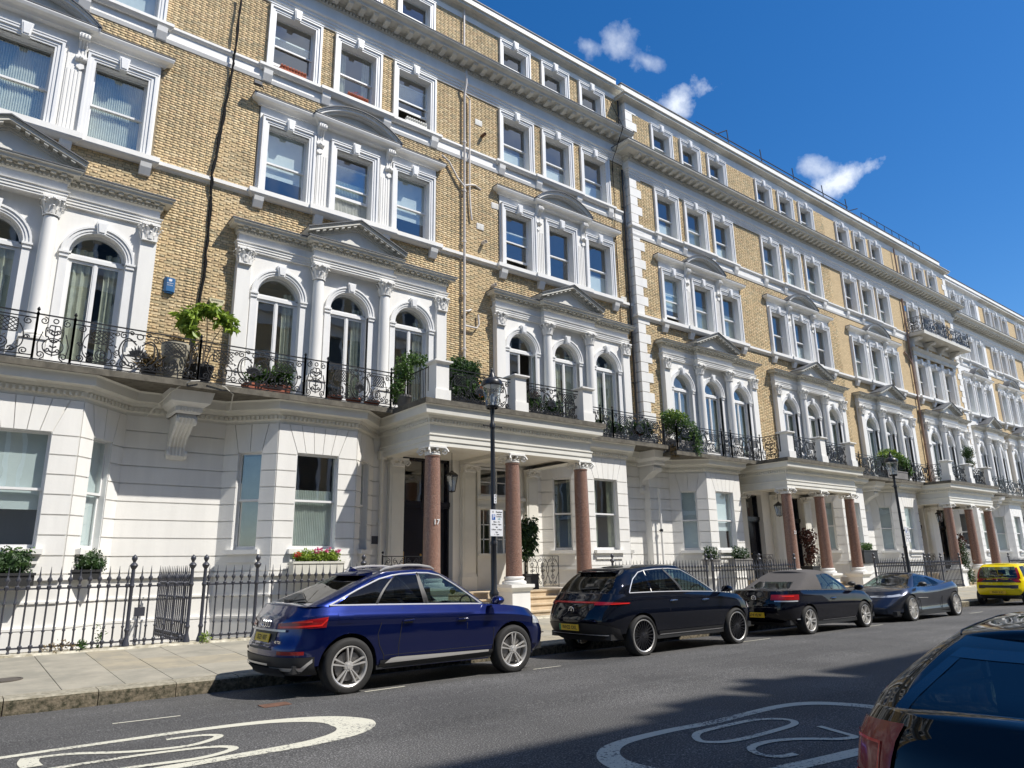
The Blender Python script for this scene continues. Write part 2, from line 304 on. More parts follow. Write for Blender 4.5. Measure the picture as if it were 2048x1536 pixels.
def inst(key, fn, name, mats, parent=None, loc=(0, 0, 0), rz=0, scale=None, smooth=False, label=None, kind=None):
    if key not in CACHE: CACHE[key] = fn().mesh(name, mats, smooth)
    o = bpy.data.objects.new(name, CACHE[key]); link(o, parent); o.location = loc
    if rz: o.rotation_euler = (0, 0, rz)
    if scale: o.scale = scale
    if label: o['label'] = label
    if kind: o['kind'] = kind
    return o
def thing(name, label, cat, loc=(0, 0, 0), rz=0, group=None):
    o = bpy.data.objects.new(name, None); C.objects.link(o); o.location = loc; o.rotation_euler = (0, 0, rz); o.empty_display_size = .2
    return tag(o, label, cat, group)
def tag(o, label, cat, group=None):
    o['label'] = label; o['category'] = cat
    if group: o['group'] = group
    return o
def text_mesh(name, s, size, m, parent, loc, rot=(PI/2, 0, 0), depth=.003, align='CENTER', sx=1., mats=None):
    cu = bpy.data.curves.new('text', 'FONT'); cu.body = s; cu.size = size; cu.extrude = depth; cu.align_x = align; cu.align_y = 'CENTER'; cu.resolution_u = 2; cu.offset = size*.012
    t = bpy.data.objects.new('text', cu); C.objects.link(t); bpy.context.view_layer.update()
    me = bpy.data.meshes.new_from_object(t.evaluated_get(bpy.context.evaluated_depsgraph_get())); bpy.data.objects.remove(t); me.materials.clear(); me.materials.append(m)
    o = bpy.data.objects.new(name, me); link(o, parent); o.location = loc; o.rotation_euler = rot; o.scale = (sx, 1, 1); return o
def rz_(Y): return float(np.interp(Y, [-1.2, .5, 2.5, 5, 7, 9.5, 11.4], [-.16, -.14, -.04, .04, .05, 0, -.08]))
def pv(Y): return float(np.interp(Y, [11.4, 15.6, 20], [.11, .26, .26]))
# ------------------------------------------------------------------ ground, road, pavements
def struct(o): o['kind'] = 'structure'; return o
XA, XB = -30., 150.
b = MB(); b.add([(-900, -900, -2.5), (900, -900, -2.5), (900, 900, -2.5), (-900, 900, -2.5)], [(0, 1, 2, 3)]); struct(b.build('ground', mat('ground_soil', (.12, .11, .09), .95, var=.2)))
ys = [-1.2, .0, 1, 2.5, 4, 5, 6, 7, 8.3, 9.5, 10.5, 11.42]
b = MB(); n = len(ys); b.add([(x, y, rz_(y)) for x in (XA, XB) for y in ys]+[(x, y, -2.4) for x in (XA, XB) for y in (ys[0], ys[-1])], [(i, n+i, n+i+1, i+1) for i in range(n-1)]+[(0, 2*n, 2*n+2, n), (n-1, 2*n-1, 2*n+3, 2*n+1)])
road = struct(b.build('road', ASPH))
pav = bpy.data.objects.new('pavement', None); link(pav); struct(pav)
b = MB(); b.prism_x([(11.6, -2.4), (11.6, pv(11.6)-.010), (15.75, pv(15.75)-.010), (15.75, -2.4)], XA, XB); b.build('pavement_base', mat('pavement_joint_bed', (.40, .34, .24), .95, var=.3, vscale=9), pav)
rr = random.Random(3)
def slab4(x0, x1, y0, y1, t=.05, g=.0035):
    b = MB(); x0 += g; x1 -= g; y0 += g; y1 -= g; dz = rr.uniform(-.002, .002); e = .004
    b.add([(x0, y0, pv(y0)-t), (x1, y0, pv(y0)-t), (x1, y1, pv(y1)-t), (x0, y1, pv(y1)-t),
           (x0, y0, pv(y0)+dz-e), (x1, y0, pv(y0)+dz-e), (x1, y1, pv(y1)+dz-e), (x0, y1, pv(y1)+dz-e),
           (x0+e, y0+e, pv(y0)+dz), (x1-e, y0+e, pv(y0)+dz), (x1-e, y1-e, pv(y1)+dz), (x0+e, y1-e, pv(y1)+dz)],
          [(0, 1, 5, 4), (1, 2, 6, 5), (2, 3, 7, 6), (3, 0, 4, 7), (4, 5, 9, 8), (5, 6, 10, 9), (6, 7, 11, 10), (7, 4, 8, 11), (8, 9, 10, 11)]); return b
x = -2.2; ns = 0
while x < 62:
    w = rr.choice((.62, .76, .92, .84)); y = 11.74
    while y < 15.42:
        l = rr.uniform(.75, 1.45)
        if 15.42-(y+l) < .45: l = 15.42-y
        slab4(x, x+w, y, y+l).build('flagstone', FLAGO if rr.random() < .2 else FLAG, pav); y += l; ns += 1
    x += w
b = MB(); b.prism_x([(11.74, pv(11.74)-.03), (11.74, pv(11.74)), (15.42, pv(15.42)), (15.42, pv(15.42)-.03)], x, XB); b.build('far_paving', FLAG, pav)
# kerb
kerb = bpy.data.objects.new('kerb', None); link(kerb); struct(kerb)
x = -2.3
while x < 40:
    l = rr.uniform(.8, 1.15); b = MB(); y0, y1 = 11.42+rr.uniform(-.006, .006), 11.735; z0, z1 = -.3, pv(11.4)+rr.uniform(-.004, .004); g = .006
    ins = .022; xs = [x+g, x+g+ins, x+l-g-ins, x+l-g]
    b.prism_x([(y0, z0), (y0+.004, z1-.05), (y0+.012, z1-.02), (y0+.035, z1), (y1, z1+.008), (y1, z0)], x+g, x+l-g); b.mi = [0, 0, 1, 1, 0, 0, 0, 0]
    b.build('kerb_stone', [KERBM, KERBF], kerb); x += l
b = MB(); b.prism_x([(11.42, -.3), (11.42, pv(11.4)-.02), (11.45, pv(11.4)), (11.735, pv(11.4)+.008), (11.735, -.3)], x, XB); b.build('far_kerb', KERBM, kerb)
# fence coping
b = MB(); b.prism_x([(15.43, .1), (15.43, .25), (15.45, .285), (15.78, .30), (15.80, .27), (15.80, -2.4), (15.7, -2.4)], XA, XB); struct(b.build('area_coping', mat('coping_stone', (.62, .58, .47), .9, col2=(.25, .22, .15), vscale=5, bump=.5), None))
b = MB(); b.box(XA, XB, 15.7, 21, -2.45, -2.3); struct(b.build('area_floor', mat('area_paving', (.22, .2, .17), .9, var=.3)))
# opposite pavement
b = MB(); b.prism_x([(-1.25, -.4), (-1.25, -.06), (-1.5, -.03), (-9.6, .1), (-9.6, -.4)], XA, XB); struct(b.build('opposite_pavement', FLAG))
# ---- markings on the road
def ribbon(b, pts, w, dz=.004):
    P = [Vector(p) for p in pts]; ws = w if hasattr(w, '__len__') else [w]*len(P); L_ = []; R_ = []
    # catmull subdivision
    Q = []; W = []
    for i in range(len(P)-1):
        p0 = P[max(i-1, 0)]; p1 = P[i]; p2 = P[i+1]; p3 = P[min(i+2, len(P)-1)]
        for k in range(5):
            t = k/5.; Q.append(.5*((2*p1)+(p2-p0)*t+(2*p0-5*p1+4*p2-p3)*t*t+(3*p1-p0-3*p2+p3)*t**3)); W.append(ws[i]+(ws[i+1]-ws[i])*t)
    Q.append(P[-1]); W.append(ws[-1]); vs = []
    for i, q in enumerate(Q):
        a = Q[max(i-1, 0)]; c = Q[min(i+1, len(Q)-1)]; d = (c-a).normalized(); nn = Vector((-d.y, d.x))*W[i]/2
        for s in (1, -1): p = q+nn*s; vs.append((p.x, p.y, rz_(p.y)+dz))
    b.add(vs, [(2*i, 2*i+1, 2*i+3, 2*i+2) for i in range(len(Q)-1)])
WH = RPAINT
b = MB(); ribbon(b, [(-1.6, 8.3), (-.6, 8.35), (.69, 8.36), (1.06, 8.37), (1.69, 8.37), (2.39, 8.36), (3.08, 8.24), (3.55, 7.93), (3.68, 7.50), (3.50, 7.12), (3.05, 6.90), (2.39, 6.86), (1.5, 6.86), (.4, 6.9), (-1.6, 6.95)], [.12, .12, .12, .12, .13, .15, .20, .34, .46, .34, .21, .16, .15, .15, .15]); b.build('painted_ring', WH, road)
b = MB(); ribbon(b, [(1.95, 7.74), (2.25, 7.78), (2.38, 7.86), (2.33, 7.98), (2.05, 8.06), (1.7, 8.02), (1.35, 7.98), (1.05, 8.10), (.84, 8.13)][::-1] if False else [(2.0, 8.08), (2.29, 8.04), (2.43, 7.91), (2.36, 7.76), (2.12, 7.62), (1.85, 7.65), (1.55, 7.79), (1.2, 8.06), (.9, 8.13)], .09); ribbon(b, [(.9, 8.16), (.86, 7.95), (.87, 7.72)], .16, .005); b.build('painted_digit', WH, road)
b = MB(); ribbon(b, [(.95, 7.52), (1.34, 7.53), (1.73, 7.51), (2.13, 7.43), (2.33, 7.30), (2.33, 7.13), (2.02, 7.0), (1.6, 7.06), (1.2, 7.1), (.9, 7.16), (.72, 7.3), (.95, 7.52)], .09, .005); b.build('painted_digit', WH, road)
b = MB(); ribbon(b, [(5.59, 3.62), (5.1, 3.8), (4.75, 4.1), (4.62, 4.5), (4.78, 4.82), (5.14, 5.00), (5.79, 5.03), (6.42, 4.98), (7.15, 5.0), (7.79, 4.98), (8.22, 4.78), (8.48, 4.3), (8.3, 3.8), (7.7, 3.48), (7.08, 3.47), (6.58, 3.54), (6.03, 3.60), (5.59, 3.66)], [.17, .2, .25, .27, .2, .13, .12, .12, .12, .13, .17, .2, .2, .16, .15, .15, .15, .16]); b.build('painted_ring', WH, road)
b = MB(); ribbon(b, [(5.83, 4.72), (5.74, 4.58), (5.88, 4.45), (6.18, 4.40), (6.68, 4.40), (7.02, 4.43), (7.15, 4.54), (7.07, 4.68), (6.8, 4.79), (6.27, 4.81), (5.99, 4.80), (5.83, 4.72)], .075, .006); b.build('painted_digit', WH, road)
b = MB(); ribbon(b, [(6.05, 3.83), (5.86, 3.87), (5.79, 3.99), (5.85, 4.13), (6.0, 4.2), (6.27, 4.19), (6.55, 4.07), (6.82, 3.86), (7.02, 3.81), (7.07, 3.95), (7.14, 4.23)], .075, .007); b.build('painted_digit', WH, road)
for x0, y0, x1, y1 in ((1.77, 9.47, 2.46, 9.42), (4.8, 9.43, 5.43, 9.46), (7.81, 9.50, 8.41, 9.50), (13.21, 9.6, 14.64, 9.6), (18.9, 9.5, 19.6, 9.5), (25.2, 9.5, 26.2, 9.5), (-1.2, 9.45, -.5, 9.45)):
    b = MB(); ribbon(b, [(x0, y0), (x1, y1)], .045); b.build('painted_bay_mark', WH, road)
b = MB(); b.box(3.35, 3.7, 9.2, 9.42, -.02, .012)
g = b.build('stopcock_cover', mat('rusty_iron', (.16, .08, .05), .8, var=.4, vscale=12), road)
def manhole(x, y, r):
    b = MB(); z = pv(y); b.lathe([(.001, z+.006), (r*.86, z+.006), (r*.86, z+.002), (r*.9, z+.002), (r*.9, z+.008), (r, z+.008), (r, z-.02)], x, y, 28); b.build('coal_hole_cover', mat('cast_iron_cover', (.10, .085, .07), .7, var=.3), pav, smooth=True)
manhole(.95, 13.05, .26); manhole(10.9, 13.2, .22); manhole(12.5, 12.6, .24)
# ------------------------------------------------------------------ architectural pieces
def capital_mb(w=.46, h=.42, r=.17, square=False):
    b = MB()
    b.lathe([(r+.02, 0), (r+.035, .02), (r+.035, .04), (r, .055), (r, h*.5), (r*1.25, h*.85), (r*1.3, h-.05)], 0, 0, 14) if not square else b.box(-r, r, -.1, .12, 0, h-.05)
    for tier, (z0, hh, out, m) in enumerate(((.05, h*.42, .075, 8), (.14, h*.52, .11, 8))):
        for k in range(m):
            a = 2*PI*(k+.5*tier)/m
            if square and math.sin(a) > .45: continue
            ca, sa = math.cos(a), math.sin(a); tx, ty = -sa, ca; rows = []
            for q, (t, ww, oo) in enumerate(((0, .055, .01), (.45, .065, .025), (.8, .055, out*.7), (1., .03, out), (.86, .012, out*1.25))):
                rr_ = (r*(1.05 if not square else 1.0))+oo; z = z0+hh*t
                for s in (-1, 0, 1): rows.append((ca*(rr_+(.016 if s == 0 else 0))+tx*ww*s, sa*(rr_+(.016 if s == 0 else 0))*(1 if not square else .62)+ty*ww*s*(1 if not square else .8), z))
            b.add(rows, [(i*3+j, i*3+j+1, i*3+j+4, i*3+j+3) for i in range(4) for j in range(2)])
    for sx in (-1, 1):
        for sy in (-1, 1):
            if square and sy > 0: continue
            cx, cy = sx*w*.40, sy*w*.40*(1 if not square else .7)
            pts = [(cx*(1-.55*math.exp(-t*.9))*.9+0, cy*(1-.55*math.exp(-t*.9))*.9, h*.45+h*.4*min(1, t/2.2)) for t in (0, .7, 1.4, 2.2)]+[(cx*1.08, cy*1.08, h*.80), (cx*1.1, cy*1.1, h*.70), (cx*.97, cy*.97, h*.68)]
            b.tube(pts, [.02, .022, .026, .03, .03, .026, .02], 5)
    b.box(-w/2*.98, w/2*.98, -w/2*.98*(1 if not square else .8), (w/2*.98 if not square else .12), h-.05, h); b.sphere((0, -w/2*(.98 if not square else .8), h-.03), .035, 6)
    return b
def ionic_mb():
    b = MB(); b.lathe([(.19, 0), (.215, .02), (.215, .05), (.19, .06), (.20, .10)], 0, 0, 16)
    for sx in (-1, 1):
        for sy in (-1, 1):
            cx, cy = sx*.235, sy*.235
            sp = [(cx+(.10*(1-t/14.))*math.cos(t*.9)*sx*.70, cy+(.10*(1-t/14.))*math.cos(t*.9)*sy*.70, .10+.10*(1-t/14.)*math.sin(t*.9)) for t in range(0, 12)]
            b.tube(sp, .022, 5)
            b.tube([(sx*.08, sy*.16, .2), (cx*.9, cy*.95, .19)], .03, 5); b.tube([(sx*.16, sy*.08, .2), (cx*.95, cy*.9, .19)], .03, 5)
    for a in range(10): b.sphere((.205*math.cos(2*PI*a/10), .205*math.sin(2*PI*a/10), .085), .028, 5)
    for a in range(4): b.sphere((.22*math.cos(PI/2*a), .22*math.sin(PI/2*a), .16), .04, 6)
    b.box(-.27, .27, -.27, .27, .20, .25); return b
def console_mb(w=.2, h=.75, d=.26):
    b = MB(); pr = [(0, 0), (-.05, 0), (-.09, .03), (-.10, .10), (-.06, .16), (-.055, h*.45), (-d*.55, h*.66), (-d*.95, h*.8), (-d, h*.92), (-d*.9, h), (0, h)]
    b.prism_x(pr, -w/2, w/2)
    for k in (-.33, .0, .33): b.tube([(k*w, -.03+y-.012, z) for y, z in pr[4:9]], .02, 5)
    b.lathe([(.001, -w/2-.02), (.06, -w/2-.02), (.06, w/2+.02), (.001, w/2+.02)], 0, 0, 10); 
    b.v = b.v  # disc scroll at the foot
    return b
def disc_x(b, x0, x1, cy, cz, r, n=12):
    p = [(cy+r*math.cos(2*PI*i/n), cz+r*math.sin(2*PI*i/n)) for i in range(n)]; b.prism_x(p, x0, x1)
def console_mb(w=.2, h=.75, d=.26):
    b = MB(); pr = [(0, 0), (-.05, .0), (-.085, .05), (-.08, .14), (-.055, .22), (-.06, h*.5), (-d*.55, h*.7), (-d*.95, h*.84), (-d, h*.93), (-d*.9, h), (0, h)]
    b.prism_x(pr, -w/2, w/2)
    for k in (-.34, .0, .34): b.tube([(k*w, y-.012, z) for y, z in pr[3:9]], .02, 5)
    disc_x(b, -w/2-.02, w/2+.02, -.055, .085, .075); disc_x(b, -w/2-.02, w/2+.02, -d+.08, h-.1, .085)
    b.sphere((0, -.135, .085), .05, 6); b.prism_y([(-.07, -.06), (.07, -.06), (.09, -.16), (0, -.22), (-.09, -.16)], -.06, 0)
    return b
# sash window. local origin: window centre on the wall plane at z of opening bottom. half width hw, height h
def architrave_mb(hw, h, bw=.2, key=True, zb=-.0):
    b = MB()
    for w0, w1, y in ((0, bw*.28, -.045), (bw*.28, bw*.68, -.065), (bw*.68, bw, -.10)):
        yb = .30 if w0 == 0 else .05; b.box(-hw-w1, -hw-w0, y, yb, zb, h+w0); b.box(hw+w0, hw+w1, y, yb, zb, h+w0); b.box(-hw-w1, hw+w1, y, yb, h+w0, h+w1)
    # lip so that the head mouldings read as separate lines
    b.box(-hw-bw-.015, hw+bw+.015, -.115, -.0, h+bw, h+bw+.03)
    return b
def keystone_mb(h=.36, w=.2, d=.15):
    b = MB(); b.prism_y([(-w*.42, 0), (w*.42, 0), (w*.62, h), (-w*.62, h)], -d, .0); b.prism_y([(-w*.3, .04), (w*.3, .04), (w*.45, h-.04), (-w*.45, h-.04)], -d-.02, -d); return b
def sash_frame(b, x0, x1, z0, z1, y, st=.05, br=.05, tr=.05, d=.035):
    b.box(x0, x0+st, y, y+d, z0, z1); b.box(x1-st, x1, y, y+d, z0, z1); b.box(x0+st, x1-st, y, y+d, z0, z0+br); b.box(x0+st, x1-st, y, y+d, z1-tr, z1)
def sash_window(par, key, cx, z0, hw, h, loc_y=0, bw=.2, lift=0, cover='net', keyst=True, arch=True, bars=False, recess=.16, dark=False, wm=None):
    """a window part with sub-parts; origin on wall"""
    wm = wm or PAINT
    if arch: w = inst(('arch', key), lambda: architrave_mb(hw, h, bw), 'window', wm, par, (cx, loc_y, z0))
    else:
        w = inst(('lin', key), lambda: MB().box(-hw-.03, -hw+.012, -.01, .31, 0, h).box(hw-.012, hw+.03, -.01, .31, 0, h).box(-hw-.03, hw+.03, -.01, .31, h-.012, h+.03), 'window', wm, par, (cx, loc_y, z0))
    if keyst: inst('key', keystone_mb, 'keystone', wm, w, (0, 0, h-.02))
    y = recess; m = h*.5
    def up():
        b = MB(); sash_frame(b, -hw, hw, m-.02, h, y); 
        if bars: b.box(-.012, .012, y+.005, y+.03, m, h); 
        return b
    def lo():
        b = MB(); sash_frame(b, -hw, hw, 0, m+.02, y+.045, br=.085)
        if bars: b.box(-.012, .012, y+.05, y+.075, 0, m)
        return b
    inst(('up', key, bars), up, 'upper_sash', wm, w); inst(('lo', key, bars), lo, 'lower_sash', wm, w, (0, 0, lift))
    pq = lambda z0_, z1_, yy: MB().add([(-hw+.04, yy, z0_), (hw-.04, yy, z0_), (hw-.04, yy, z1_), (-hw+.04, yy, z1_)], [(0, 1, 2, 3)])
    def pane(z0_, z1_, yy):
        b = MB(); b.add([(-hw+.04, yy, z0_), (hw-.04, yy, z0_), (hw-.04, yy, z1_), (-hw+.04, yy, z1_)], [(0, 1, 2, 3)]); return b
    inst(('pu', key), lambda: pane(m, h-.03, y+.018), 'pane', GLASS, w); inst(('pl', key), lambda: pane(.05, m, y+.063), 'pane', GLASS, w, (0, 0, lift))
    yy = y+.13
    if cover == 'net': inst(('net', key), lambda: wavy(-hw-.05, hw+.05, .0, h*.97, yy, .018, 26), 'net_curtain', NET, w)
    elif cover == 'half': inst(('half', key), lambda: wavy(-hw-.05, hw+.05, .0, h*.62, yy, .02, 26), 'net_curtain', NET, w)
    elif cover == 'blind': inst(('blind', key), lambda: MB().box(-hw-.03, hw+.03, yy, yy+.01, h*.33, h), 'blind', BLIND, w)
    elif cover == 'full': inst(('full', key), lambda: MB().box(-hw-.03, hw+.03, yy, yy+.01, 0, h), 'blind', BLIND, w)
    elif cover == 'drape':
        inst(('dr', key), lambda: wavy(-hw-.05, -hw*.45, 0, h, yy, .03, 5), 'drape', DRAPE, w); inst(('dr2', key), lambda: wavy(hw*.45, hw+.05, 0, h, yy, .03, 5), 'drape', DRAPE, w)
    elif cover == 'low': inst(('low', key), lambda: MB().box(-hw-.03, hw+.03, yy, yy+.01, 0, h*.42), 'blind', BLIND, w)
    return w
def wavy(x0, x1, z0, z1, y, amp, waves, taper=0):
    b = MB(); n = waves*4; vs = []; r_ = random.Random(int(x0*100+z1*10))
    ph = [r_.uniform(-.5, .5) for _ in range(n+1)]
    for i in range(n+1):
        x = x0+(x1-x0)*i/n; yy = y+amp*math.sin(2*PI*i/4+ph[i])
        for z in (z0, z1): vs.append((x, yy, z))
    b.add(vs, [(2*i, 2*i+2, 2*i+3, 2*i+1) for i in range(n)]); return b
def arc(cx, cz, r, a0, a1, n): return [(cx+r*math.cos(a0+(a1-a0)*i/n), cz+r*math.sin(a0+(a1-a0)*i/n)) for i in range(n+1)]
def french_window(par, key, cx, zf, zs, hw, loc_y, cover, openleaf=False, wm=None):
    """arched French window, architrave ring, impost, fanlight, two leaves"""
    wm = wm or PAINT
    H = zs-zf
    def ring():
        b = MB()
        for r0, r1, y in ((hw, hw+.05, -.03), (hw+.05, hw+.12, -.05), (hw+.12, hw+.17, -.075)):
            b.strip(arc(0, H, r0, PI, 0, 18), arc(0, H, r1, PI, 0, 18), y, .1)
        for s in (-1, 1):
            x0, x1 = sorted((s*hw, s*(hw+.17))); b.box(x0, x1, -.03, .1, 0, H-.14); b.box(min(s*(hw-.02), s*(hw+.2)), max(s*(hw-.02), s*(hw+.2)), -.08, .1, H-.05, H); b.box(min(s*(hw), s*(hw+.18)), max(s*(hw), s*(hw+.18)), -.06, .1, H-.14, H-.10); b.box(min(s*(hw), s*(hw+.18)), max(s*(hw), s*(hw+.18)), -.05, .1, H-.10, H-.05)
        return b
    w = inst(('fr', key), ring, 'french_window', wm, par, (cx, loc_y, zf))
    inst('key1', lambda: keystone_mb(.3, .2, .13), 'keystone', wm, w, (0, 0, H+hw-.03))
    Y = .2
    def fr():
        b = MB(); b.strip(arc(0, H, hw-.06, PI, 0, 16), arc(0, H, hw+.02, PI, 0, 16), Y-.03, Y+.03); b.box(-hw, hw, Y-.06, Y+.03, H-.09, H); b.box(-hw, hw, Y-.03, Y+.03, H, H+.05)
        b.box(-hw, -hw+.05, Y-.03, Y+.03, 0, H-.09); b.box(hw-.05, hw, Y-.03, Y+.03, 0, H-.09); return b
    inst(('ff', key), fr, 'door_frame', wm, w)
    hz = H-.1; lw = hw-.05
    def leaf():     # hinged at x=0 extends +x
        b = MB(); b.box(0, .06, -.02, .02, 0, hz); b.box(lw-.055, lw, -.02, .02, 0, hz); b.box(.06, lw-.055, -.02, .02, hz-.06, hz); b.box(.06, lw-.055, -.02, .02, 0, .45); b.box(lw-.03, lw, -.035, -.02, 0, hz); return b
    def lpane():
        b = MB(); b.add([(.05, 0, .44), (lw-.05, 0, .44), (lw-.05, 0, hz-.05), (.05, 0, hz-.05)], [(0, 1, 2, 3)]); return b
    for s in (1, -1):
        a = 0
        if openleaf and s == -1: a = -1.2
        l = inst(('leaf', key), leaf, 'door_leaf', wm, w, (-s*lw, Y, 0), scale=(s, 1, 1)); l.rotation_euler = (0, 0, -a)
        p = inst(('leafp', key), lpane, 'pane', GLASS, w, (-s*lw, Y, 0), scale=(s, 1, 1)); p.rotation_euler = (0, 0, -a)
    def fan():
        b = MB(); a = arc(0, H, hw-.04, PI, 0, 16); b.add([(x, Y, z) for x, z in a], [tuple(range(len(a)))]); return b
    inst(('fan', key), fan, 'fanlight_pane', GLASS, w)
    yy = Y+.10
    if cover == 'net': inst(('fn', key), lambda: wavy(-hw-.1, hw+.1, 0, H+hw, yy, .03, 14), 'net_curtain', NET, w)
    elif cover == 'drape':
        inst(('fd', key), lambda: wavy(hw*.25, hw+.12, 0, H+hw*.7, yy, .04, 4), 'drape', DRAPE, w)
    elif cover == 'drapes':
        inst(('fd', key), lambda: wavy(hw*.35, hw+.12, 0, H+hw*.4, yy, .04, 4), 'drape', DRAPE, w); inst(('fd2', key), lambda: wavy(-hw-.12, -hw*.1, 0, H+hw*.4, yy, .04, 4), 'drape', DRAPE, w)
    elif cover == 'close': inst(('fc', key), lambda: wavy(-hw-.12, hw+.12, 0, H, yy, .045, 8), 'drape', DRAPE, w)
    elif cover == 'blind': inst(('fb', key), lambda: MB().box(-hw-.1, hw+.1, yy, yy+.01, 0.9, H+hw), 'blind', BLIND, w)
    return w
def arched_plate(b, xa, xb, cx, hw, z0, zs, z1, y0, y1, n=18):
    b.box(xa, cx-hw, y0, y1, z0, z1); b.box(cx+hw, xb, y0, y1, z0, z1)
    a = arc(cx, zs, hw, PI, 0, n)
    for i in range(n): b.prism_y([a[i], a[i+1], (a[i+1][0], z1), (a[i][0], z1)], y0, y1)
def raking(b, xl, xr, zb, za, prof, y_back):
    """raking cornice: prof list of (perp offset, perp offset top, y front)"""
    xm = (xl+xr)/2
    for s, x0 in ((1, xl), (-1, xr)):
        d = Vector((xm-x0, za-zb)).normalized(); nrm = Vector((-d.y, d.x))*(1 if s > 0 else -1)
        for o0, o1, yf in prof:
            def ext(o):    # clip at vertical centre line
                p = Vector((x0, zb))+nrm*o; t = (xm-p.x)/d.x; return p, p+d*t
            a0, a1 = ext(o0); c0, c1 = ext(o1); b.prism_y([tuple(a0), tuple(a1), tuple(c1), tuple(c0)], yf, y_back)
# Flemish bond bricks
def bricks_for(rects_ok, holes, z_lo, z_hi, x_lo, x_hi, Lc=.0735, P=.3375, j=.010):
    out = []; k0 = int(math.ceil(z_lo/Lc))
    k = k0
    while (k+1)*Lc <= z_hi+1e-6:
        z0 = k*Lc; z1 = z0+Lc-j; off = 0 if k % 2 == 0 else P/2; hs = [(h[0], h[1]) for h in holes if h[2] < z1 and h[3] > z0]
        i = int(math.floor((x_lo-off)/P))-1; x = i*P+off
        while x < x_hi:
            for w in (.225, .1125):
                a, c = x, x+w-j
                a = max(a, x_lo); c = min(c, x_hi)
                segs = [(a, c)] if c-a > .03 else []
                for h0, h1 in hs:
                    ns_ = []
                    for p, q in segs:
                        if h1 <= p or h0 >= q: ns_.append((p, q))
                        else:
                            if h0-p > .03: ns_.append((p, h0))
                            if q-h1 > .03: ns_.append((h1, q))
                    segs = ns_
                for p, q in segs: out.append((p, q, z0, z1, w))
                x += w
        k += 1
    return out
BR_MESH = {}
def brick_unit(w, h):
    k = (round(w, 3), round(h, 3))
    if k not in BR_MESH:
        b = MB(); e = .003; y0, y1 = -.009, .004
        b.add([(0, y1, 0), (w, y1, 0), (w, y1, h), (0, y1, h), (e, y0, e), (w-e, y0, e), (w-e, y0, h-e), (e, y0, h-e)], [(4, 5, 6, 7), (0, 1, 5, 4), (1, 2, 6, 5), (2, 3, 7, 6), (3, 0, 4, 7)])
        me = b.mesh('brick', BRICK); BR_MESH[k] = me
        at = me.attributes.new('tone', 'FLOAT', 'FACE'); at.data.foreach_set('value', [0.]*5)
    return BR_MESH[k]
def lay_bricks(par, lst, pick=0, W=(0, 0)):
    """lst in local coords, the `pick` largest in view become bricks of their own"""
    tones = RNG.random(len(lst)); rest = list(range(len(lst)))
    if pick:
        def key(i):
            p, q, z0, z1, w = lst[i]
            if q-p < .09: return 1e9
            X, Z = W[0]+p, z0; v = R3.T @ np.array([X, W[1], Z-1.6]); px = 1024+FPX*v[0]/v[2]; py = 768-FPX*v[1]/v[2]
            if v[2] < 0 or px < 5 or px > 2040 or py < 5 or py > 1530: return 1e9
            return v[2]*(.22/(q-p))**.5
        order = sorted(rest, key=key); sel = [i for i in order[:pick] if key(i) < 1e8]; ss = set(sel); rest = [i for i in rest if i not in ss]
        for i in sel:
            p, q, z0, z1, w = lst[i]; o = bpy.data.objects.new('brick', brick_unit(q-p, z1-z0)); link(o, par); o.location = (p, 0, z0); o.color = (1.0-float(tones[i])*.999, 1, 1, 1)
    if rest:
        A = np.array([lst[i][:4] for i in rest]); n = len(A); e = .003; V = np.zeros((n, 8, 3)); dy = RNG.uniform(-.002, .002, n)
        for c, (ix, iz, y, sx, sz) in enumerate(((0, 2, .004, 0, 0), (1, 2, .004, 0, 0), (1, 3, .004, 0, 0), (0, 3, .004, 0, 0), (0, 2, -.009, 1, 1), (1, 2, -.009, -1, 1), (1, 3, -.009, -1, -1), (0, 3, -.009, 1, -1))):
            V[:, c, 0] = A[:, ix]+sx*e; V[:, c, 2] = A[:, iz]+sz*e; V[:, c, 1] = y+(dy if y < 0 else 0)
        F = np.array([[4, 5, 6, 7], [0, 1, 5, 4], [1, 2, 6, 5], [2, 3, 7, 6], [3, 0, 4, 7]])
        FF = (F[None]+(np.arange(n)*8)[:, None, None]).reshape(-1, 4)
        me = bpy.data.meshes.new('brickwork'); me.vertices.add(n*8); me.vertices.foreach_set('co', V.reshape(-1)); me.loops.add(len(FF)*4); me.polygons.add(len(FF))
        me.loops.foreach_set('vertex_index', FF.reshape(-1).astype(np.int32)); me.polygons.foreach_set('loop_start', np.arange(0, len(FF)*4, 4, dtype=np.int32)); me.polygons.foreach_set('loop_total', np.full(len(FF), 4, dtype=np.int32))
        me.update(calc_edges=True); me.materials.append(BRICK); at = me.attributes.new('tone', 'FLOAT', 'FACE'); at.data.foreach_set('value', np.repeat(tones[rest], 5).astype(np.float32))
        o = bpy.data.objects.new('brickwork', me); link(o, par); o['kind'] = 'stuff'
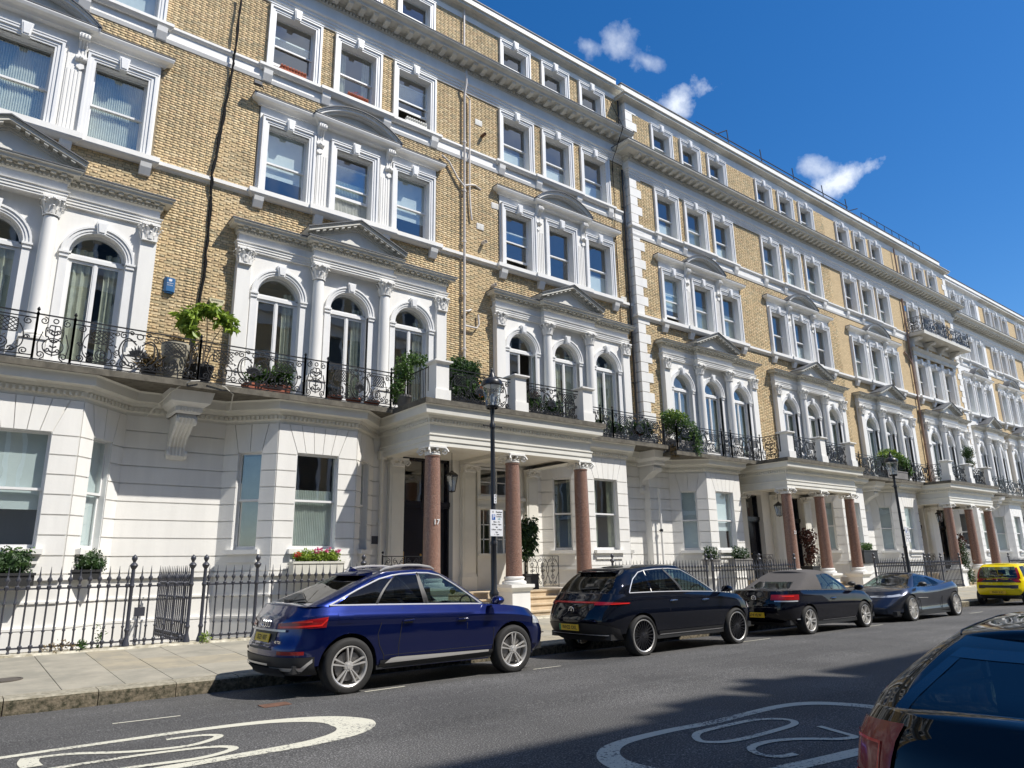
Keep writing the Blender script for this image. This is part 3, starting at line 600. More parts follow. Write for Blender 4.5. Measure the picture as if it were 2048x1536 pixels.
# ------------------------------------------------------------------ terraced houses
LV1 = dict(slab=5.88, f1=5.92, spr=8.88, cap=9.55, ent=9.99, entT=10.72, apex=11.55, w2b=11.9, w2h=2.17, hood=14.62, s3b=15.44, s3t=15.98, w3h=1.95, a0=18.2, fz=18.55, cr=18.98, ct=19.42, w4b=19.75, w4t=21.3, pf=21.55, pc=21.78, top=22.55)
LV2 = dict(slab=5.66, f1=5.70, spr=8.60, cap=9.27, ent=9.71, entT=10.40, apex=11.2, w2b=11.42, w2h=2.12, hood=14.08, s3b=14.82, s3t=15.38, w3h=1.93, a0=17.6, fz=17.92, cr=18.30, ct=18.76, w4b=19.2, w4t=20.76, pf=21.15, pc=21.40, top=22.2)
LV3 = dict(LV2); LV3.update(w3h=1.6, a0=17.22, fz=17.5, cr=17.9, ct=18.4, w4b=18.9, w4t=20.4, pf=20.75, pc=21.05, top=21.8)
COVER2 = {0: ('net', 'net', 'net'), 1: ('blind', 'half', 'blind'), 2: (None, None, 'low'), 3: ('blind', 'half', 'half'), 4: (None, 'low', None), 5: ('half', 'half', 'blind'), 6: (None, 'blind', None), 7: ('net', 'net', 'net'), 8: ('net', None, 'net')}
COVER3 = {0: ('blind', 'blind', 'full'), 1: (None, 'drape', None), 2: ('low', 'low', 'low'), 3: ('low', 'half', 'low'), 4: ('half', 'full', 'half'), 5: (None, 'half', 'half'), 6: (None, None, None), 7: ('net', None, 'net'), 8: (None, None, None)}
COVER1 = {0: ('net', 'close', 'drapes'), 1: ('drape', 'drape', 'drape'), 2: (None, 'drapes', 'drapes'), 3: ('drapes', 'drape', 'drapes'), 4: ('drapes', 'drapes', 'drapes'), 5: ('net', 'net', 'drapes'), 6: ('net', 'net', 'net'), 7: ('net', 'net', 'net'), 8: ('net', 'net', 'net')}
LIFT3 = {(1, 0): .34, (1, 2): .62, (6, 1): .2}; LIFT2 = {(1, 1): .72, (2, 0): .4, (3, 0): .35}; BARS = {5, 6}
def run(xl, xr, rl, rr_):
    p = []
    if rl: p.append((xl, .3))
    p += [(xl, 0), (xr, 0)]
    if rr_: p.append((xr, .3))
    return p
def off(path, d): return [(x, y-d) for x, y in path]
def seg_blocks(path): pass
def house(idx, cx, W, hw, k, LV, bx, side, label, opt=()):
    H = thing('terraced_house', label, 'house', (cx, W, 0), 0, 'terraced houses along the street')
    L = LV; far = idx >= 5; vfar = idx >= 7; wm = STU if 'white' in opt else None; cm = CREAM
    xl, xr = -hw[0], hw[1]; rl = 'quoinL' in opt; rr_ = 'quoinR' in opt
    xs = [-2.09*k, 0, 2.09*k]; lod = 1 if not vfar else 0
    # ---- openings
    hw3, hw2, hw1, hw4 = .62*k**.5, .60*k**.5, .60*k**.6, .56*k**.5
    if k < .9: hw3, hw2, hw1, hw4 = .48, .48, .5, .46
    holes = []
    for x in xs:
        holes.append((x-hw4, x+hw4, L['w4b'], L['w4t']-.22)); holes.append((x-hw3, x+hw3, L['s3t'], L['s3t']+L['w3h'])); holes.append((x-hw2, x+hw2, L['w2b'], L['w2b']+L['w2h'])); holes.append((x-hw1-.05, x+hw1+.05, L['f1']-.3, L['spr']+hw1+.05))
    # ---- masonry backing with real holes
    holes_b = [(h[0]-.02, h[1]+.02, h[2]-(.0), h[3]+.02) for h in holes]
    b = MB(); zs = sorted({L['f1']-.3, L['top']-.7} | {h[2] for h in holes_b} | {h[3] for h in holes_b})
    for z0, z1 in zip(zs[:-1], zs[1:]):
        cuts = sorted((h[0], h[1]) for h in holes_b if h[2] <= z0+1e-6 and h[3] >= z1-1e-6); a = xl
        for h0, h1 in cuts:
            b.box(a, h0, 0, .34, z0, z1); a = h1
        b.box(a, xr, 0, .34, z0, z1)
    wall = b.build('wall', STU if 'white' in opt else (MORT if not far else FARB), H)
    if rl: MB().box(xl-.001, xl, .34, .8, 5, L['top']-.7).build('side_wall', STU, H)
    # ---- bricks
    if not far and 'white' not in opt:
        zones = [(L['f1'], L['w2b']-.2), (L['w2b'], L['s3b']), (L['s3t'], L['a0']), (L['ct']-.1, L['pf'])]
        lst = []; aw = 3.28*k
        for z0, z1 in zones:
            ex = list(holes)+[(-aw, aw, 5, L['entT']-.1)]+[(-3.0*k, 3.0*k, L['w2b']-.2, L['hood'])]
            if rl: ex.append((xl, xl+.38, 0, 30))
            lst += bricks_for(None, ex, z0, z1, xl, xr)
        lay_bricks(H, lst, 300 if idx < 3 else (150 if idx == 3 else 0), (cx, W))
    # ---- rooms
    b = MB(); b.box(xl, xr, 4.2, 4.3, 0, L['top']-.8)
    for z in (.6, L['f1']-.32, L['w2b']-.8, L['s3t']-.75, L['w4b']-.75): b.box(xl, xr, .36, 4.2, z-.25, z)
    b.box(xl+.01, xl+.06, .36, 4.2, 0, L['top']-.8); b.box(xr-.06, xr-.01, .36, 4.2, 0, L['top']-.8); b.build('rooms', ROOMM, H)
    MB().box(xl, xr, .3, 9.5, L['pf']-.2, L['pf']).box(xl, xr, 9.3, 9.5, -2.4, L['pf']).build('roof', LEAD, H)
    # ---- top storey windows
    for i, x in enumerate(xs):
        key = ('4', idx if idx < 0 else round(hw4, 2), L['w4t']-L['w4b']); h4 = L['w4t']-.22-L['w4b']
        sash_window(H, key, x, L['w4b'], hw4, h4, bw=.19, cover=('half', None, 'low')[(i+idx) % 3], recess=.2, bars=idx in BARS)
    # ---- third storey
    for i, x in enumerate(xs):
        sash_window(H, ('3', round(hw3, 2), L['w3h']), x, L['s3t'], hw3, L['w3h'], bw=.205, lift=LIFT3.get((idx, i), 0), cover=COVER3[idx][i], recess=.2, bars=idx in BARS)
    # sill course of third storey: flat band, bottom fillet, sills that break forward, brackets
    z0, z1 = L['s3b'], L['s3t']
    b = MB(); p = run(xl, xr, rl, rr_); b.sweep(p, [(0, z0), (.03, z0), (.045, z0+.05), (.06, z0+.10), (.025, z0+.10), (.025, z1-.17), (.06, z1-.15), (.10, z1-.10), (.10, z1-.03), (.0, z1)]); b.build('sill_course', STU, H)
    b = MB(); b.sweep([(-3.02*k, 0), (-3.02*k, -.08), (3.02*k, -.08), (3.02*k, 0)], [(0, z1-.2), (.03, z1-.18), (.08, z1-.12), (.10, z1-.10), (.10, z1-.015), (.0, z1+.012)]); b.build('window_sill', STU, H)
    b = MB(); b.sweep([(-1.15*k, -.08), (-1.15*k, -.13), (1.15*k, -.13), (1.15*k, -.08)], [(0, z1-.21), (.03, z1-.19), (.08, z1-.13), (.10, z1-.11), (.10, z1-.01), (0, z1+.016)]); b.build('window_sill', STU, H)
    for x in (-2.85*k, -1.05*k, 1.05*k, 2.85*k): inst('brk3', lambda: MB().prism_x([(0, 0), (-.05, .0), (-.13, .2), (-.15, .34), (0, .34)], -.13, .13), 'bracket', STU, H, (x, 0, z1-.52))
    # ---- second floor group
    zb, h2 = L['w2b'], L['w2h']
    if 'balc3' not in opt:
        for i, x in enumerate(xs):
            sash_window(H, ('2', round(hw2, 2), h2), x, zb, hw2, h2, loc_y=-.04, bw=.20, lift=LIFT2.get((idx, i), 0), cover=COVER2[idx][i], recess=.2, bars=False)
        b = MB(); zt = L['hood']+.02; e0 = 2.95*k
        a = -e0
        for x in xs: b.box(a, x-hw2-.01, -.04, .0, zb, zb+h2); a = x+hw2+.01
        b.box(a, e0, -.04, 0, zb, zb+h2); b.box(-e0, e0, -.04, 0, zb+h2, zt)
        for x in (-1.045*k, 1.045*k):   # fluted pilaster strips between the windows
            for q in (-.14, -.06, .02, .10): b.box(x+q, x+q+.04, -.085, -.04, zb+.02, zb+h2-.42)
            b.box(x-.17, x+.17, -.07, -.04, zb+.02, zb+h2+.3)
        b.build('window_surround', STU, H)
        for x in (-1.16*k, 1.16*k): inst('cons', lambda: console_mb(.2, .72, .3), 'console', STU, H, (x, -.06, zt-.74), scale=(1, .82, 1))
        # hood: straight cornice, breaks forward under the segmental pediment
        hp = [(-3.03*k, .02), (-3.03*k, -.08), (-1.27*k, -.08), (-1.27*k, -.20), (1.27*k, -.20), (1.27*k, -.08), (3.03*k, -.08), (3.03*k, .02)]
        b = MB(); z = zt-.03; b.sweep(hp, [(-.3, z), (0, z), (.02, z+.04), (.06, z+.08), (.16, z+.11), (.19, z+.18), (.19, z+.21), (-.3, z+.225)]); b.build('hood_cornice', STU, H)
        b = MB(); z += .226; b.sweep(hp, [(-.3, z), (.2, z-.006), (.2, z+.02), (-.3, z+.05)]); b.build('lead_capping', LEAD, H)
        w_ = 1.46*k; rise = .60; Rr = (w_*w_+rise*rise)/(2*rise); a0 = math.asin(w_/Rr); cz = z+.0+rise-Rr
        b = MB()
        for r0, r1, y in ((Rr-.15, Rr-.10, -.26), (Rr-.10, Rr-.03, -.36), (Rr-.03, Rr, -.40)): b.strip(arc(0, cz, r0, PI/2+a0, PI/2-a0, 20), arc(0, cz, r1, PI/2+a0, PI/2-a0, 20), y, 0)
        b.build('segmental_pediment', STU, H)
        b = MB(); aa = arc(0, cz, Rr-.16, PI/2+a0*.93, PI/2-a0*.93, 20); b.prism_y([(x, z_) for x, z_ in aa]+[(aa[-1][0], z), (aa[0][0], z)], -.14, 0); b.build('tympanum', CREAM, H)
        b = MB(); b.strip(arc(0, cz, Rr, PI/2+a0, PI/2-a0, 20), arc(0, cz, Rr+.03, PI/2+a0, PI/2-a0, 20), -.43, 0); b.build('lead_capping', LEAD, H)
    else:
        for i, x in enumerate(xs): sash_window(H, ('2', round(hw2, 2), h2), x, zb, hw2, h2, bw=.2, cover=COVER2[idx][i], recess=.2)
        for x in (-3.0*k, -1.05*k, 1.05*k, 3.0*k):
            b = MB(); b.box(x-.16, x+.16, -.12, 0, zb, L['hood']-.1)
            for q in (-.1, 0, .1): b.box(x+q-.025, x+q+.025, -.14, -.12, zb+.1, L['hood']-.4)
            b.box(x-.2, x+.2, -.16, 0, L['hood']-.3, L['hood']-.1); b.build('pilaster', STU, H)
        b = MB(); b.sweep([(-3.25*k, 0), (-3.25*k, -.15), (3.25*k, -.15), (3.25*k, 0)], [(0, L['hood']-.1), (.05, L['hood']-.05), (.05, L['hood']+.15), (.14, L['hood']+.25), (.2, L['hood']+.35), (0, L['hood']+.4)]); b.build('hood_cornice', CREAM, H)
        # iron balcony at third floor
        sb = L['s3t']-.06; MB().box(-3.45*k, 3.9*k, -1.05, 0, sb-.2, sb).build('balcony_slab', CREAM, H)
        for x in (-3*k, -1*k, 1*k, 3*k): inst('cons', lambda: console_mb(), 'console', STU, H, (x, 0, sb-.95), scale=(1.3, 2.2, 1))
        balustrade(H, [(-3.4*k, -.02), (-3.4*k, -1.0), (3.85*k, -1.0), (3.85*k, -.02)], sb, .95)
    # sill course of the second floor
    z1 = zb; z0 = z1-.22
    b = MB(); b.sweep(run(xl, xr, rl, rr_), [(0, z0), (.04, z0+.02), (.06, z0+.06), (.12, z0+.09), (.12, z1-.03), (0, z1)]); b.build('sill_course', STU, H)
    b = MB(); b.sweep([(-3.02*k, 0), (-3.02*k, -.12), (3.02*k, -.12), (3.02*k, 0)], [(0, z0-.02), (.04, z0+.0), (.10, z0+.05), (.12, z0+.08), (.12, z1-.01), (0, z1+.014)]); b.build('window_sill', STU, H)
    b = MB(); b.sweep([(-1.3*k, -.12), (-1.3*k, -.18), (1.3*k, -.18), (1.3*k, -.12)], [(0, z0-.03), (.04, z0-.01), (.10, z0+.04), (.12, z0+.07), (.12, z1-.0), (0, z1+.018)]); b.build('window_sill', STU, H)
    for x in (-2.85*k, -1.1*k, 1.1*k, 2.85*k): inst('brk2', lambda: MB().prism_x([(0, 0), (-.08, .0), (-.17, .18), (-.2, .3), (0, .3)], -.13, .13), 'bracket', STU, H, (x, 0, z0-.29))
    # ---- first floor: arched windows in an order of columns
    zf, spr, hc = L['f1'], L['spr'], L['ent']; e0 = 3.28*k
    b = MB(); bounds = [-e0, -1.045*k, 1.045*k, e0]
    for i, x in enumerate(xs): arched_plate(b, bounds[i], bounds[i+1], x, hw1, zf, spr, hc, -.13, .27, 16)
    b.build('arcade_plate', STU, H)
    for i, x in enumerate(xs):
        w = french_window(H, ('1', round(hw1, 2), spr-zf), x, zf, spr, hw1, -.13, COVER1[idx][i], openleaf=(idx == 2 and i == 0))
    for s in (-1, 1):
        x = s*(e0-.17); pb = MB(); pb.box(x-.18, x+.18, -.24, -.002, zf+.85, L['cap']); pb.box(x-.21, x+.21, -.27, 0, zf+.72, zf+.85); pb.box(x-.24, x+.24, -.3, 0, zf, zf+.72); pb.box(x-.26, x+.26, -.32, 0, zf+.66, zf+.72); pb.build('pilaster', STU, H)
        inst('capsq', lambda: capital_mb(.42, .44, .17, True), 'capital', STU, H, (x, -.24+.02, L['cap']))
        x = s*1.045*k
        b = MB(); b.lathe([(.2, zf+.72), (.2, zf+.78), (.22, zf+.8), (.2, zf+.84), (.18, zf+.86), (.165, zf+1.0), (.165, zf+2.0), (.155, L['cap']-.4), (.145, L['cap'])], x, -.29, 18); b.box(x-.24, x+.24, -.53, -.13, zf, zf+.66); b.box(x-.27, x+.27, -.56, -.13, zf+.66, zf+.72)
        b.build('column', STU, H, smooth=True); inst('caprd', lambda: capital_mb(.46, .44, .145), 'capital', STU, H, (x, -.29, L['cap']))
    ep = [(-e0-.02, .02), (-e0-.02, -.20), (-1.26*k, -.20), (-1.26*k, -.40), (1.26*k, -.40), (1.26*k, -.20), (e0+.02, -.20), (e0+.02, .02)]
    z = hc; b = MB(); b.sweep(ep, [(-.2, z), (0, z), (0, z+.05), (.02, z+.055), (.02, z+.12), (.04, z+.125), (.04, z+.19), (.07, z+.2), (.075, z+.225), (.0, z+.23), (.0, z+.44), (-.2, z+.44)]); b.box(-1.25*k, 1.25*k, -.38, -.12, z+.004, z+.06); b.box(-e0, -1.3*k, -.19, -.12, z+.004, z+.06); b.box(1.3*k, e0, -.19, -.12, z+.004, z+.06); b.build('entablature', STU, H)
    z = hc+.44; zt = L['entT']; b = MB(); b.sweep(ep, [(-.2, z), (0, z), (.03, z+.02), (.05, z+.04), (.05, z+.12), (.09, z+.13), (.08, z+.175), (.21, z+.18), (.22, z+.235), (.26, z+.26), (.26, zt), (-.3, zt+.03)]); b.build('cornice', cm, H)
    b = MB(); zt2 = zt+.031; b.sweep(ep, [(-.3, zt2), (.275, zt2-.03), (.275, zt2+.0), (-.3, zt2+.03)]); b.build('lead_capping', LEAD, H)
    bd = MB(); bm = MB()
    for (xa, xb_, y) in ((-e0, -1.26*k, -.20), (-1.26*k, 1.26*k, -.40), (1.26*k, e0, -.20)):
        n = int((xb_-xa)/.085)
        for q in range(n): x = xa+(xb_-xa)*(q+.5)/n; bd.box(x-.022, x+.022, y-.085, y-.05, z+.05, z+.115)
        n = max(2, int((xb_-xa)/.2))
        for q in range(n): x = xa+(xb_-xa)*(q+.5)/n; bm.box(x-.055, x+.055, y-.16, y-.07, z+.118, z+.178)
    # pediment
    pw = 1.50*k; za = L['apex']; b = MB(); zb_ = zt+.02
    raking(b, -pw, pw, zb_, za-.2, [(0, .05, -.46), (.05, .12, -.50), (.12, .19, -.66), (.19, .22, -.68)], 0); b.build('pediment', cm, H)
    b = MB(); b.prism_y([(-pw, zb_), (pw, zb_), (0, za-.2)], -.40, 0); b.build('tympanum', PORCHM, H)
    b = MB(); raking(b, -pw, pw, zb_, za-.2, [(.22, .25, -.71)], .0); b.build('lead_capping', LEAD, H)
    for s in (-1, 1):
        d = Vector((-s*1.0*pw, 0, za-.2-zb_)); ln = d.length; d.normalize(); nrm = Vector((0, 0, 1))-d*d.z; nrm.normalize(); n = int(ln/.085)
        for q in range(1, n):
            c = Vector((s*pw, 0, zb_))+d*(ln*q/n); a = c+nrm*.05-d*.02; e = c+nrm*.05+d*.02; bd.prism_y([(a.x, a.z), (e.x, e.z), (e.x+nrm.x*.05, e.z+nrm.z*.05), (a.x+nrm.x*.05, a.z+nrm.z*.05)], -.53, -.45)
        n = int(ln/.2)
        for q in range(1, n):
            c = Vector((s*pw, 0, zb_))+d*(ln*(q+.3)/n); a = c+nrm*.07-d*.05; e = c+nrm*.07+d*.05; bm.prism_y([(a.x, a.z), (e.x, e.z), (e.x+nrm.x*.05, e.z+nrm.z*.05), (a.x+nrm.x*.05, a.z+nrm.z*.05)], -.64, -.5)
    bd.build('dentils', cm, H, kind='stuff'); bm.build('modillion_band', cm, H, kind='stuff')
    # ---- main cornice
    p = run(xl, xr, rl, rr_); z = L['a0']
    b = MB(); b.sweep(p, [(0, z), (.05, z), (.05, z+.08), (.08, z+.085), (.08, z+.18), (.11, z+.185), (.11, z+.27), (.16, z+.30), (.17, z+.34), (.06, z+.35), (.06, L['cr']), (0, L['cr'])]); b.build('architrave_and_frieze', STU, H)
    z = L['cr']; t = L['ct']; b = MB(); b.sweep(p, [(0, z), (.06, z), (.12, z+.03), (.12, z+.14), (.2, z+.16), (.22, z+.22), (.58, z+.225), (.60, z+.31), (.68, z+.34), (.74, z+.40), (.74, t), (0, t+.12)]); b.build('main_cornice', cm, H)
    b = MB(); n = int((xr-xl)/.115)
    for q in range(n):
        x = xl+(xr-xl)*(q+.5)/n; b.box(x-.033, x+.033, -.18, -.12, z+.035, z+.13)
    b.build('dentils', cm, H, kind='stuff')
    n = int((xr-xl)/.42)
    for q in range(n):
        x = xl+(xr-xl)*(q+.5)/n; inst('modil', lambda: MB().prism_x([(0, 0), (-.16, .0), (-.30, .05), (-.32, .11), (0, .11)], -.085, .085).box(-.105, .105, -.33, 0, .11, .135), 'modillion', cm, H, (x, -.2, z+.09))
    b = MB(); b.sweep(p, [(0, t+.121), (.76, t+.001), (.76, t+.03), (0, t+.16)]); b.build('lead_capping', LEAD, H)
    # ---- parapet
    z = L['pf']; t = L['pc']; b = MB(); b.sweep(p, [(0, z-.02), (.03, z-.02), (.03, z), (.02, z), (.02, z+.05), (.10, z+.09), (.14, z+.12), (.30, z+.13), (.30, t-.03), (.36, t), (.36, t+.03), (0, t+.08)]); b.build('parapet_cornice', cm if 'white' not in opt else STU, H)
    b = MB(); b.sweep(off(p, -.12), [(0, t), (0, L['top']), (-.4, L['top']), (-.4, t)]); b.build('parapet', STU, H)
    b = MB(); b.sweep(off(p, -.12), [(.03, L['top']), (.03, L['top']+.05), (-.43, L['top']+.05), (-.43, L['top'])]); b.build('parapet_coping', LEAD, H)
    if z-L['w4t'] > .2: b = MB(); b.sweep(p, [(0, L['w4t']+.03), (.012, L['w4t']+.03), (.03, z-.02), (0, z-.02)]); b.build('parapet_frieze', STU, H)
    # ---- quoins
    if rl or rr_:
        zz = L['slab']+.1; q = 0; segs_ = []
        while zz < L['pf']-.25:
            if not (L['cr']-.05 < zz+.2 < L['ct']+.1): segs_.append((zz, q % 2))
            zz += .405; q += 1
        for zz, od in segs_:
            w = .66 if od else .40
            if rl: inst(('q', od), lambda: MB().box(-.03, w, -.03, .34, .012, .393), 'quoin_stone', STU, H, (xl, 0, zz))
            if rr_: inst(('qr', od), lambda: MB().box(-w, .03, -.03, .34, .012, .393), 'quoin_stone', STU, H, (xr, 0, zz))
    # ---- balcony slab and ground floor
    ground_floor(H, idx, cx, W, xl, xr, bx, side, L, opt)
    return H

def ground_floor(H, idx, cx, W, xl, xr, bx, side, L, opt):
    sl = L['slab']; E = -1.45 if side == 1 or True else 0
    b = MB(); b.box(xl, xr, E, -.0, sl-.14, sl); b.build('balcony_slab', SLABM, H)
    if idx in (2, 3): pass
    plan = [(xl, 0), (bx-2.06, 0), (bx-1.06, -1.0), (bx+1.06, -1.0), (bx+2.06, 0), (xr, 0)]
    zc = 5.22-(5.88-sl)*.8; cyt = sl-.14
    b = MB(); b.sweep(plan, [(-.1, zc), (.02, zc), (.02, zc+.06), (.06, zc+.09), (.06, zc+.19), (.12, zc+.22), (.14, zc+.28), (.32, zc+.30), (.34, cyt-.03), (.40, cyt-.001), (-.1, cyt-.001)]); b.build('bay_cornice', PORCHM, H)
    b = MB()
    for (a, c) in zip(plan[:-1], plan[1:]):
        A = Vector(a); D = Vector(c)-A; ln = D.length; D.normalize(); Nn = Vector((D.y, -D.x)); n = int(ln/.11)
        for q in range(n):
            m = A+D*(ln*(q+.5)/n); pts = [m+D*s*.03+Nn*o for s, o in ((-1, .055), (1, .055), (1, .115), (-1, .115))]; b.prism_z([tuple(v) for v in pts][::-1], zc+.095, zc+.18)
    b.build('dentils', PORCHM, H, kind='stuff')
    # openings on the segments: list of (seg, s0, s1, zb, zt, cover)
    hd = 4.5-(5.88-sl)*.7; zt_ = zc
    f = 1.41421; ops = {1: (.40, 1.02), 2: (.50, 1.62), 3: (.40, 1.02)}; zbw = 2.12
    covers = {0: ('blind', 'blind', 'full'), 1: ('net', 'half', 'net'), 2: ('drape', 'drape', None), 3: ('full', 'blind', 'full'), 4: ('full', 'full', 'full'), 5: ('full', 'full', 'full'), 6: (None, 'net', None), 7: ('full', 'net', 'net'), 8: ('net', 'net', 'net')}[idx]
    TH = .3
    def quad_wall(A, D, Nn, s0, s1, z0, z1, b, out=0., th=TH):
        p = [A+D*s0+Nn*out, A+D*s1+Nn*out, A+D*s1-Nn*th, A+D*s0-Nn*th]; b.prism_z([tuple(v) for v in p], z0, z1)
    backing = MB(); base = MB()
    grooves = [1.57, 1.98, 2.39, 2.80, 3.21, 3.62, 4.03, 4.44, 4.85]
    gg = .014
    hide_door = ('door' in opt or 'door2' in opt)
    for si, (a, c) in enumerate(zip(plan[:-1], plan[1:])):
        A = Vector(a); D = Vector(c)-A; ln = D.length; D.normalize(); Nn = Vector((D.y, -D.x))
        ang = math.atan2(D.y, D.x)
        op = ops.get(si)
        porchseg = (side == -1 and si == 4) or (side == 1 and si == 0)     # segment that carries the entrance
        dops = []
        if porchseg: dops = [door_span(H, idx, xl, xr, side, opt)]; dops = [(d[0]-a[0], d[1]-a[0], .9, d[2]) for d in dops]
        elif op: dops = [(op[0], op[1], zbw, hd)]
        # backing wall
        s = 0
        for o0, o1, z0, z1 in dops:
            quad_wall(A, D, Nn, s, o0, -2.4, zt_, backing); quad_wall(A, D, Nn, o0, o1, -2.4, z0, backing); quad_wall(A, D, Nn, o0, o1, z1, zt_, backing); s = o1
        quad_wall(A, D, Nn, s, ln, -2.4, zt_, backing)
        def block(poly, name='rustication_block', t=.035):
            # poly in (s,z)
            bb = MB(); n = len(poly); vs = []
            cx_ = sum(p[0] for p in poly)/n; cz_ = sum(p[1] for p in poly)/n
            for (ss, zz), o in [(p, 0) for p in poly]+[(p, t) for p in poly]:
                q = A+D*ss+Nn*o; vs.append((q.x, q.y, zz))
            bb.add(vs, [tuple(range(n, 2*n))]+[(i, (i+1) % n, (i+1) % n+n, i+n) for i in range(n)]); bb.build(name, STU, H)
        if not porchseg:
            zl = [1.62]+grooves[1:]; zg = max(g_ for g_ in grooves if g_ <= hd+.02)
            for z0, z1 in zip(zl[:-1], zl[1:]):
                if z1 > zt_: continue
                if op and z1 > zg+.01: continue
                if op and z0 >= zbw-.2 and z0 < hd-.1:
                    spans = [(0.0, op[0]), (op[1], ln)]
                else: spans = [(0.0, ln)]
                for s0, s1 in spans:
                    if s1-s0 < .05: continue
                    # long plain walls are divided by vertical joints
                    if s1-s0 > 1.5 and not op:
                        mid = s0+(s1-s0)*.5; block([(s0+.0, z0+gg), (mid-gg*.6, z0+gg), (mid-gg*.6, z1-gg), (s0, z1-gg)]); block([(mid+gg*.6, z0+gg), (s1, z0+gg), (s1, z1-gg), (mid+gg*.6, z1-gg)])
                    else: block([(s0, z0+gg), (s1, z0+gg), (s1, z1-gg), (s0, z1-gg)])
            if op:      # voussoirs
                m = (op[0]+op[1])/2; n = 5 if si == 2 else 2; w0 = op[1]-op[0]; sp = .22; z1 = zt_-.012; z0 = hd
                if z0 < grooves[-1]:
                    pass
                for q in range(n):
                    a0 = op[0]+w0*q/n; a1 = op[0]+w0*(q+1)/n; t0 = m+(a0-m)*(1+sp*2); t1 = m+(a1-m)*(1+sp*2)
                    block([(a0+.007, z0+.003), (a1-.007, z0+.003), (min(t1, ln)-.007, z1), (max(t0, 0)+.007, z1)], 'voussoir', .04)
                tl = max(m-(w0/2)*(1+sp*2), 0); tr = min(m+(w0/2)*(1+sp*2), ln)
                zs_ = zg+gg
                if tl > .05: block([(0.0, zs_), (op[0]-.006, zs_), (op[0]-.006, hd), (max(tl-.012, .02), z1), (0, z1)])
                if tr < ln-.05: block([(op[1]+.006, zs_), (ln, zs_), (ln, z1), (min(tr+.012, ln-.02), z1), (op[1]+.006, hd)])
            else: block([(0, 4.85+gg if zt_ > 5 else 4.44+gg), (ln, 4.85+gg if zt_ > 5 else 4.44+gg), (ln, zt_-.005), (0, zt_-.005)])
        if porchseg:
            w_ = (9.66-H.location.x-a[0]) if idx == 1 else .45
            e0_, e1_ = (0.0, w_) if side == -1 else (ln-w_, ln)
            zl = [.95]+grooves[:]
            for z0, z1 in zip(zl[:-1], zl[1:]): block([(e0_, z0+gg), (e1_, z0+gg), (e1_, z1-gg), (e0_, z1-gg)])
        # base mouldings of the area wall
        if not porchseg: quad_wall(A, D, Nn, 0, ln, 1.50, 1.60, base, .06, 0); quad_wall(A, D, Nn, 0, ln, 1.05, 1.09, base, .03, 0); quad_wall(A, D, Nn, 0, ln, .55, .60, base, .05, 0); quad_wall(A, D, Nn, 0, ln, -2.3, .55, base, .04, 0)
        if op:
            hwid = (op[1]-op[0])/2; mid = A+D*(op[0]+op[1])/2
            key = ('g', si == 2, round(hd, 2)); cv = covers[{1: 0, 2: 1, 3: 2}[si]]
            w = sash_window(H, key, 0, 0, hwid, hd-zbw, arch=False, keyst=False, recess=.1, cover=cv); w.location = (mid.x, mid.y, zbw); w.rotation_euler = (0, 0, ang)
            bb = MB(); bb.box(-hwid-.12, hwid+.12, -.16, .1, -.11, 0); bb.box(-hwid-.06, hwid+.06, -.08, .0, -.3, -.11)
            o = bb.build('window_ledge', STU, H); o.location = w.location; o.rotation_euler = (0, 0, ang)
    backing.build('ground_floor_wall', STU, H); base.build('area_wall_moulding', STU, H)
    # console under the balcony at the party wall with the neighbour on the bay side
    if idx in (0, 2, 4, 6):
        x = xr; b = MB(); d = 1.3
        pr = [(0, 0), (-.1, .0), (-.16, .08), (-.14, .2), (-.12, .3), (-.3, .5), (-.62, .66), (-.9, .78), (-1.02, .9), (-.98, 1.0), (0, 1.0)]
        b.prism_x([(y*.8, z) for y, z in pr], -.2, .2)
        for q in (-.16, -.08, 0, .08, .16): b.tube([(q, y*.8-.015, z) for y, z in pr[2:9]], .024, 6)
        for s in (-1, 1): disc_x(b, s*.2-.03, s*.2+.03, -.7, .86, .12); disc_x(b, s*.2-.03, s*.2+.03, -.1, .12, .1)
        o = b.build('balcony_console', STU, H); o.location = (x, 0, zc-1.0+.02)
        b = MB(); b.sweep([(x-.26, 0), (x-.26, -.88), (x+.26, -.88), (x+.26, 0)], [(0, zc+.0), (.04, zc+.05), (.04, zc+.16), (.1, zc+.2), (.18, zc+.26), (.24, cyt-.002), (-.25, cyt-.002)]); b.build('console_cap', STU, H)
        b = MB()
        for q in range(7): b.box(x-.23+q*.07, x-.195+q*.07, -.955, -.9, zc+.06, zc+.14)
        b.build('dentils', STU, H, kind='stuff')
def door_span(H, idx, xl, xr, side, opt):
    return {1: (1.95, 3.72, 4.86), 2: (-3.85, -2.3, 4.75)}.get(idx, (1.5, 3.0, 4.5) if side == -1 else (-3.1, -1.7, 4.5))
def scroll(cx, cz, r, a0, turns, n, ccw=1, y=0, rin=.25):
    return [(cx+(r*(1-(1-rin)*t/n))*math.cos(a0+ccw*2*PI*turns*t/n), y, cz+(r*(1-(1-rin)*t/n))*math.sin(a0+ccw*2*PI*turns*t/n)) for t in range(n+1)]
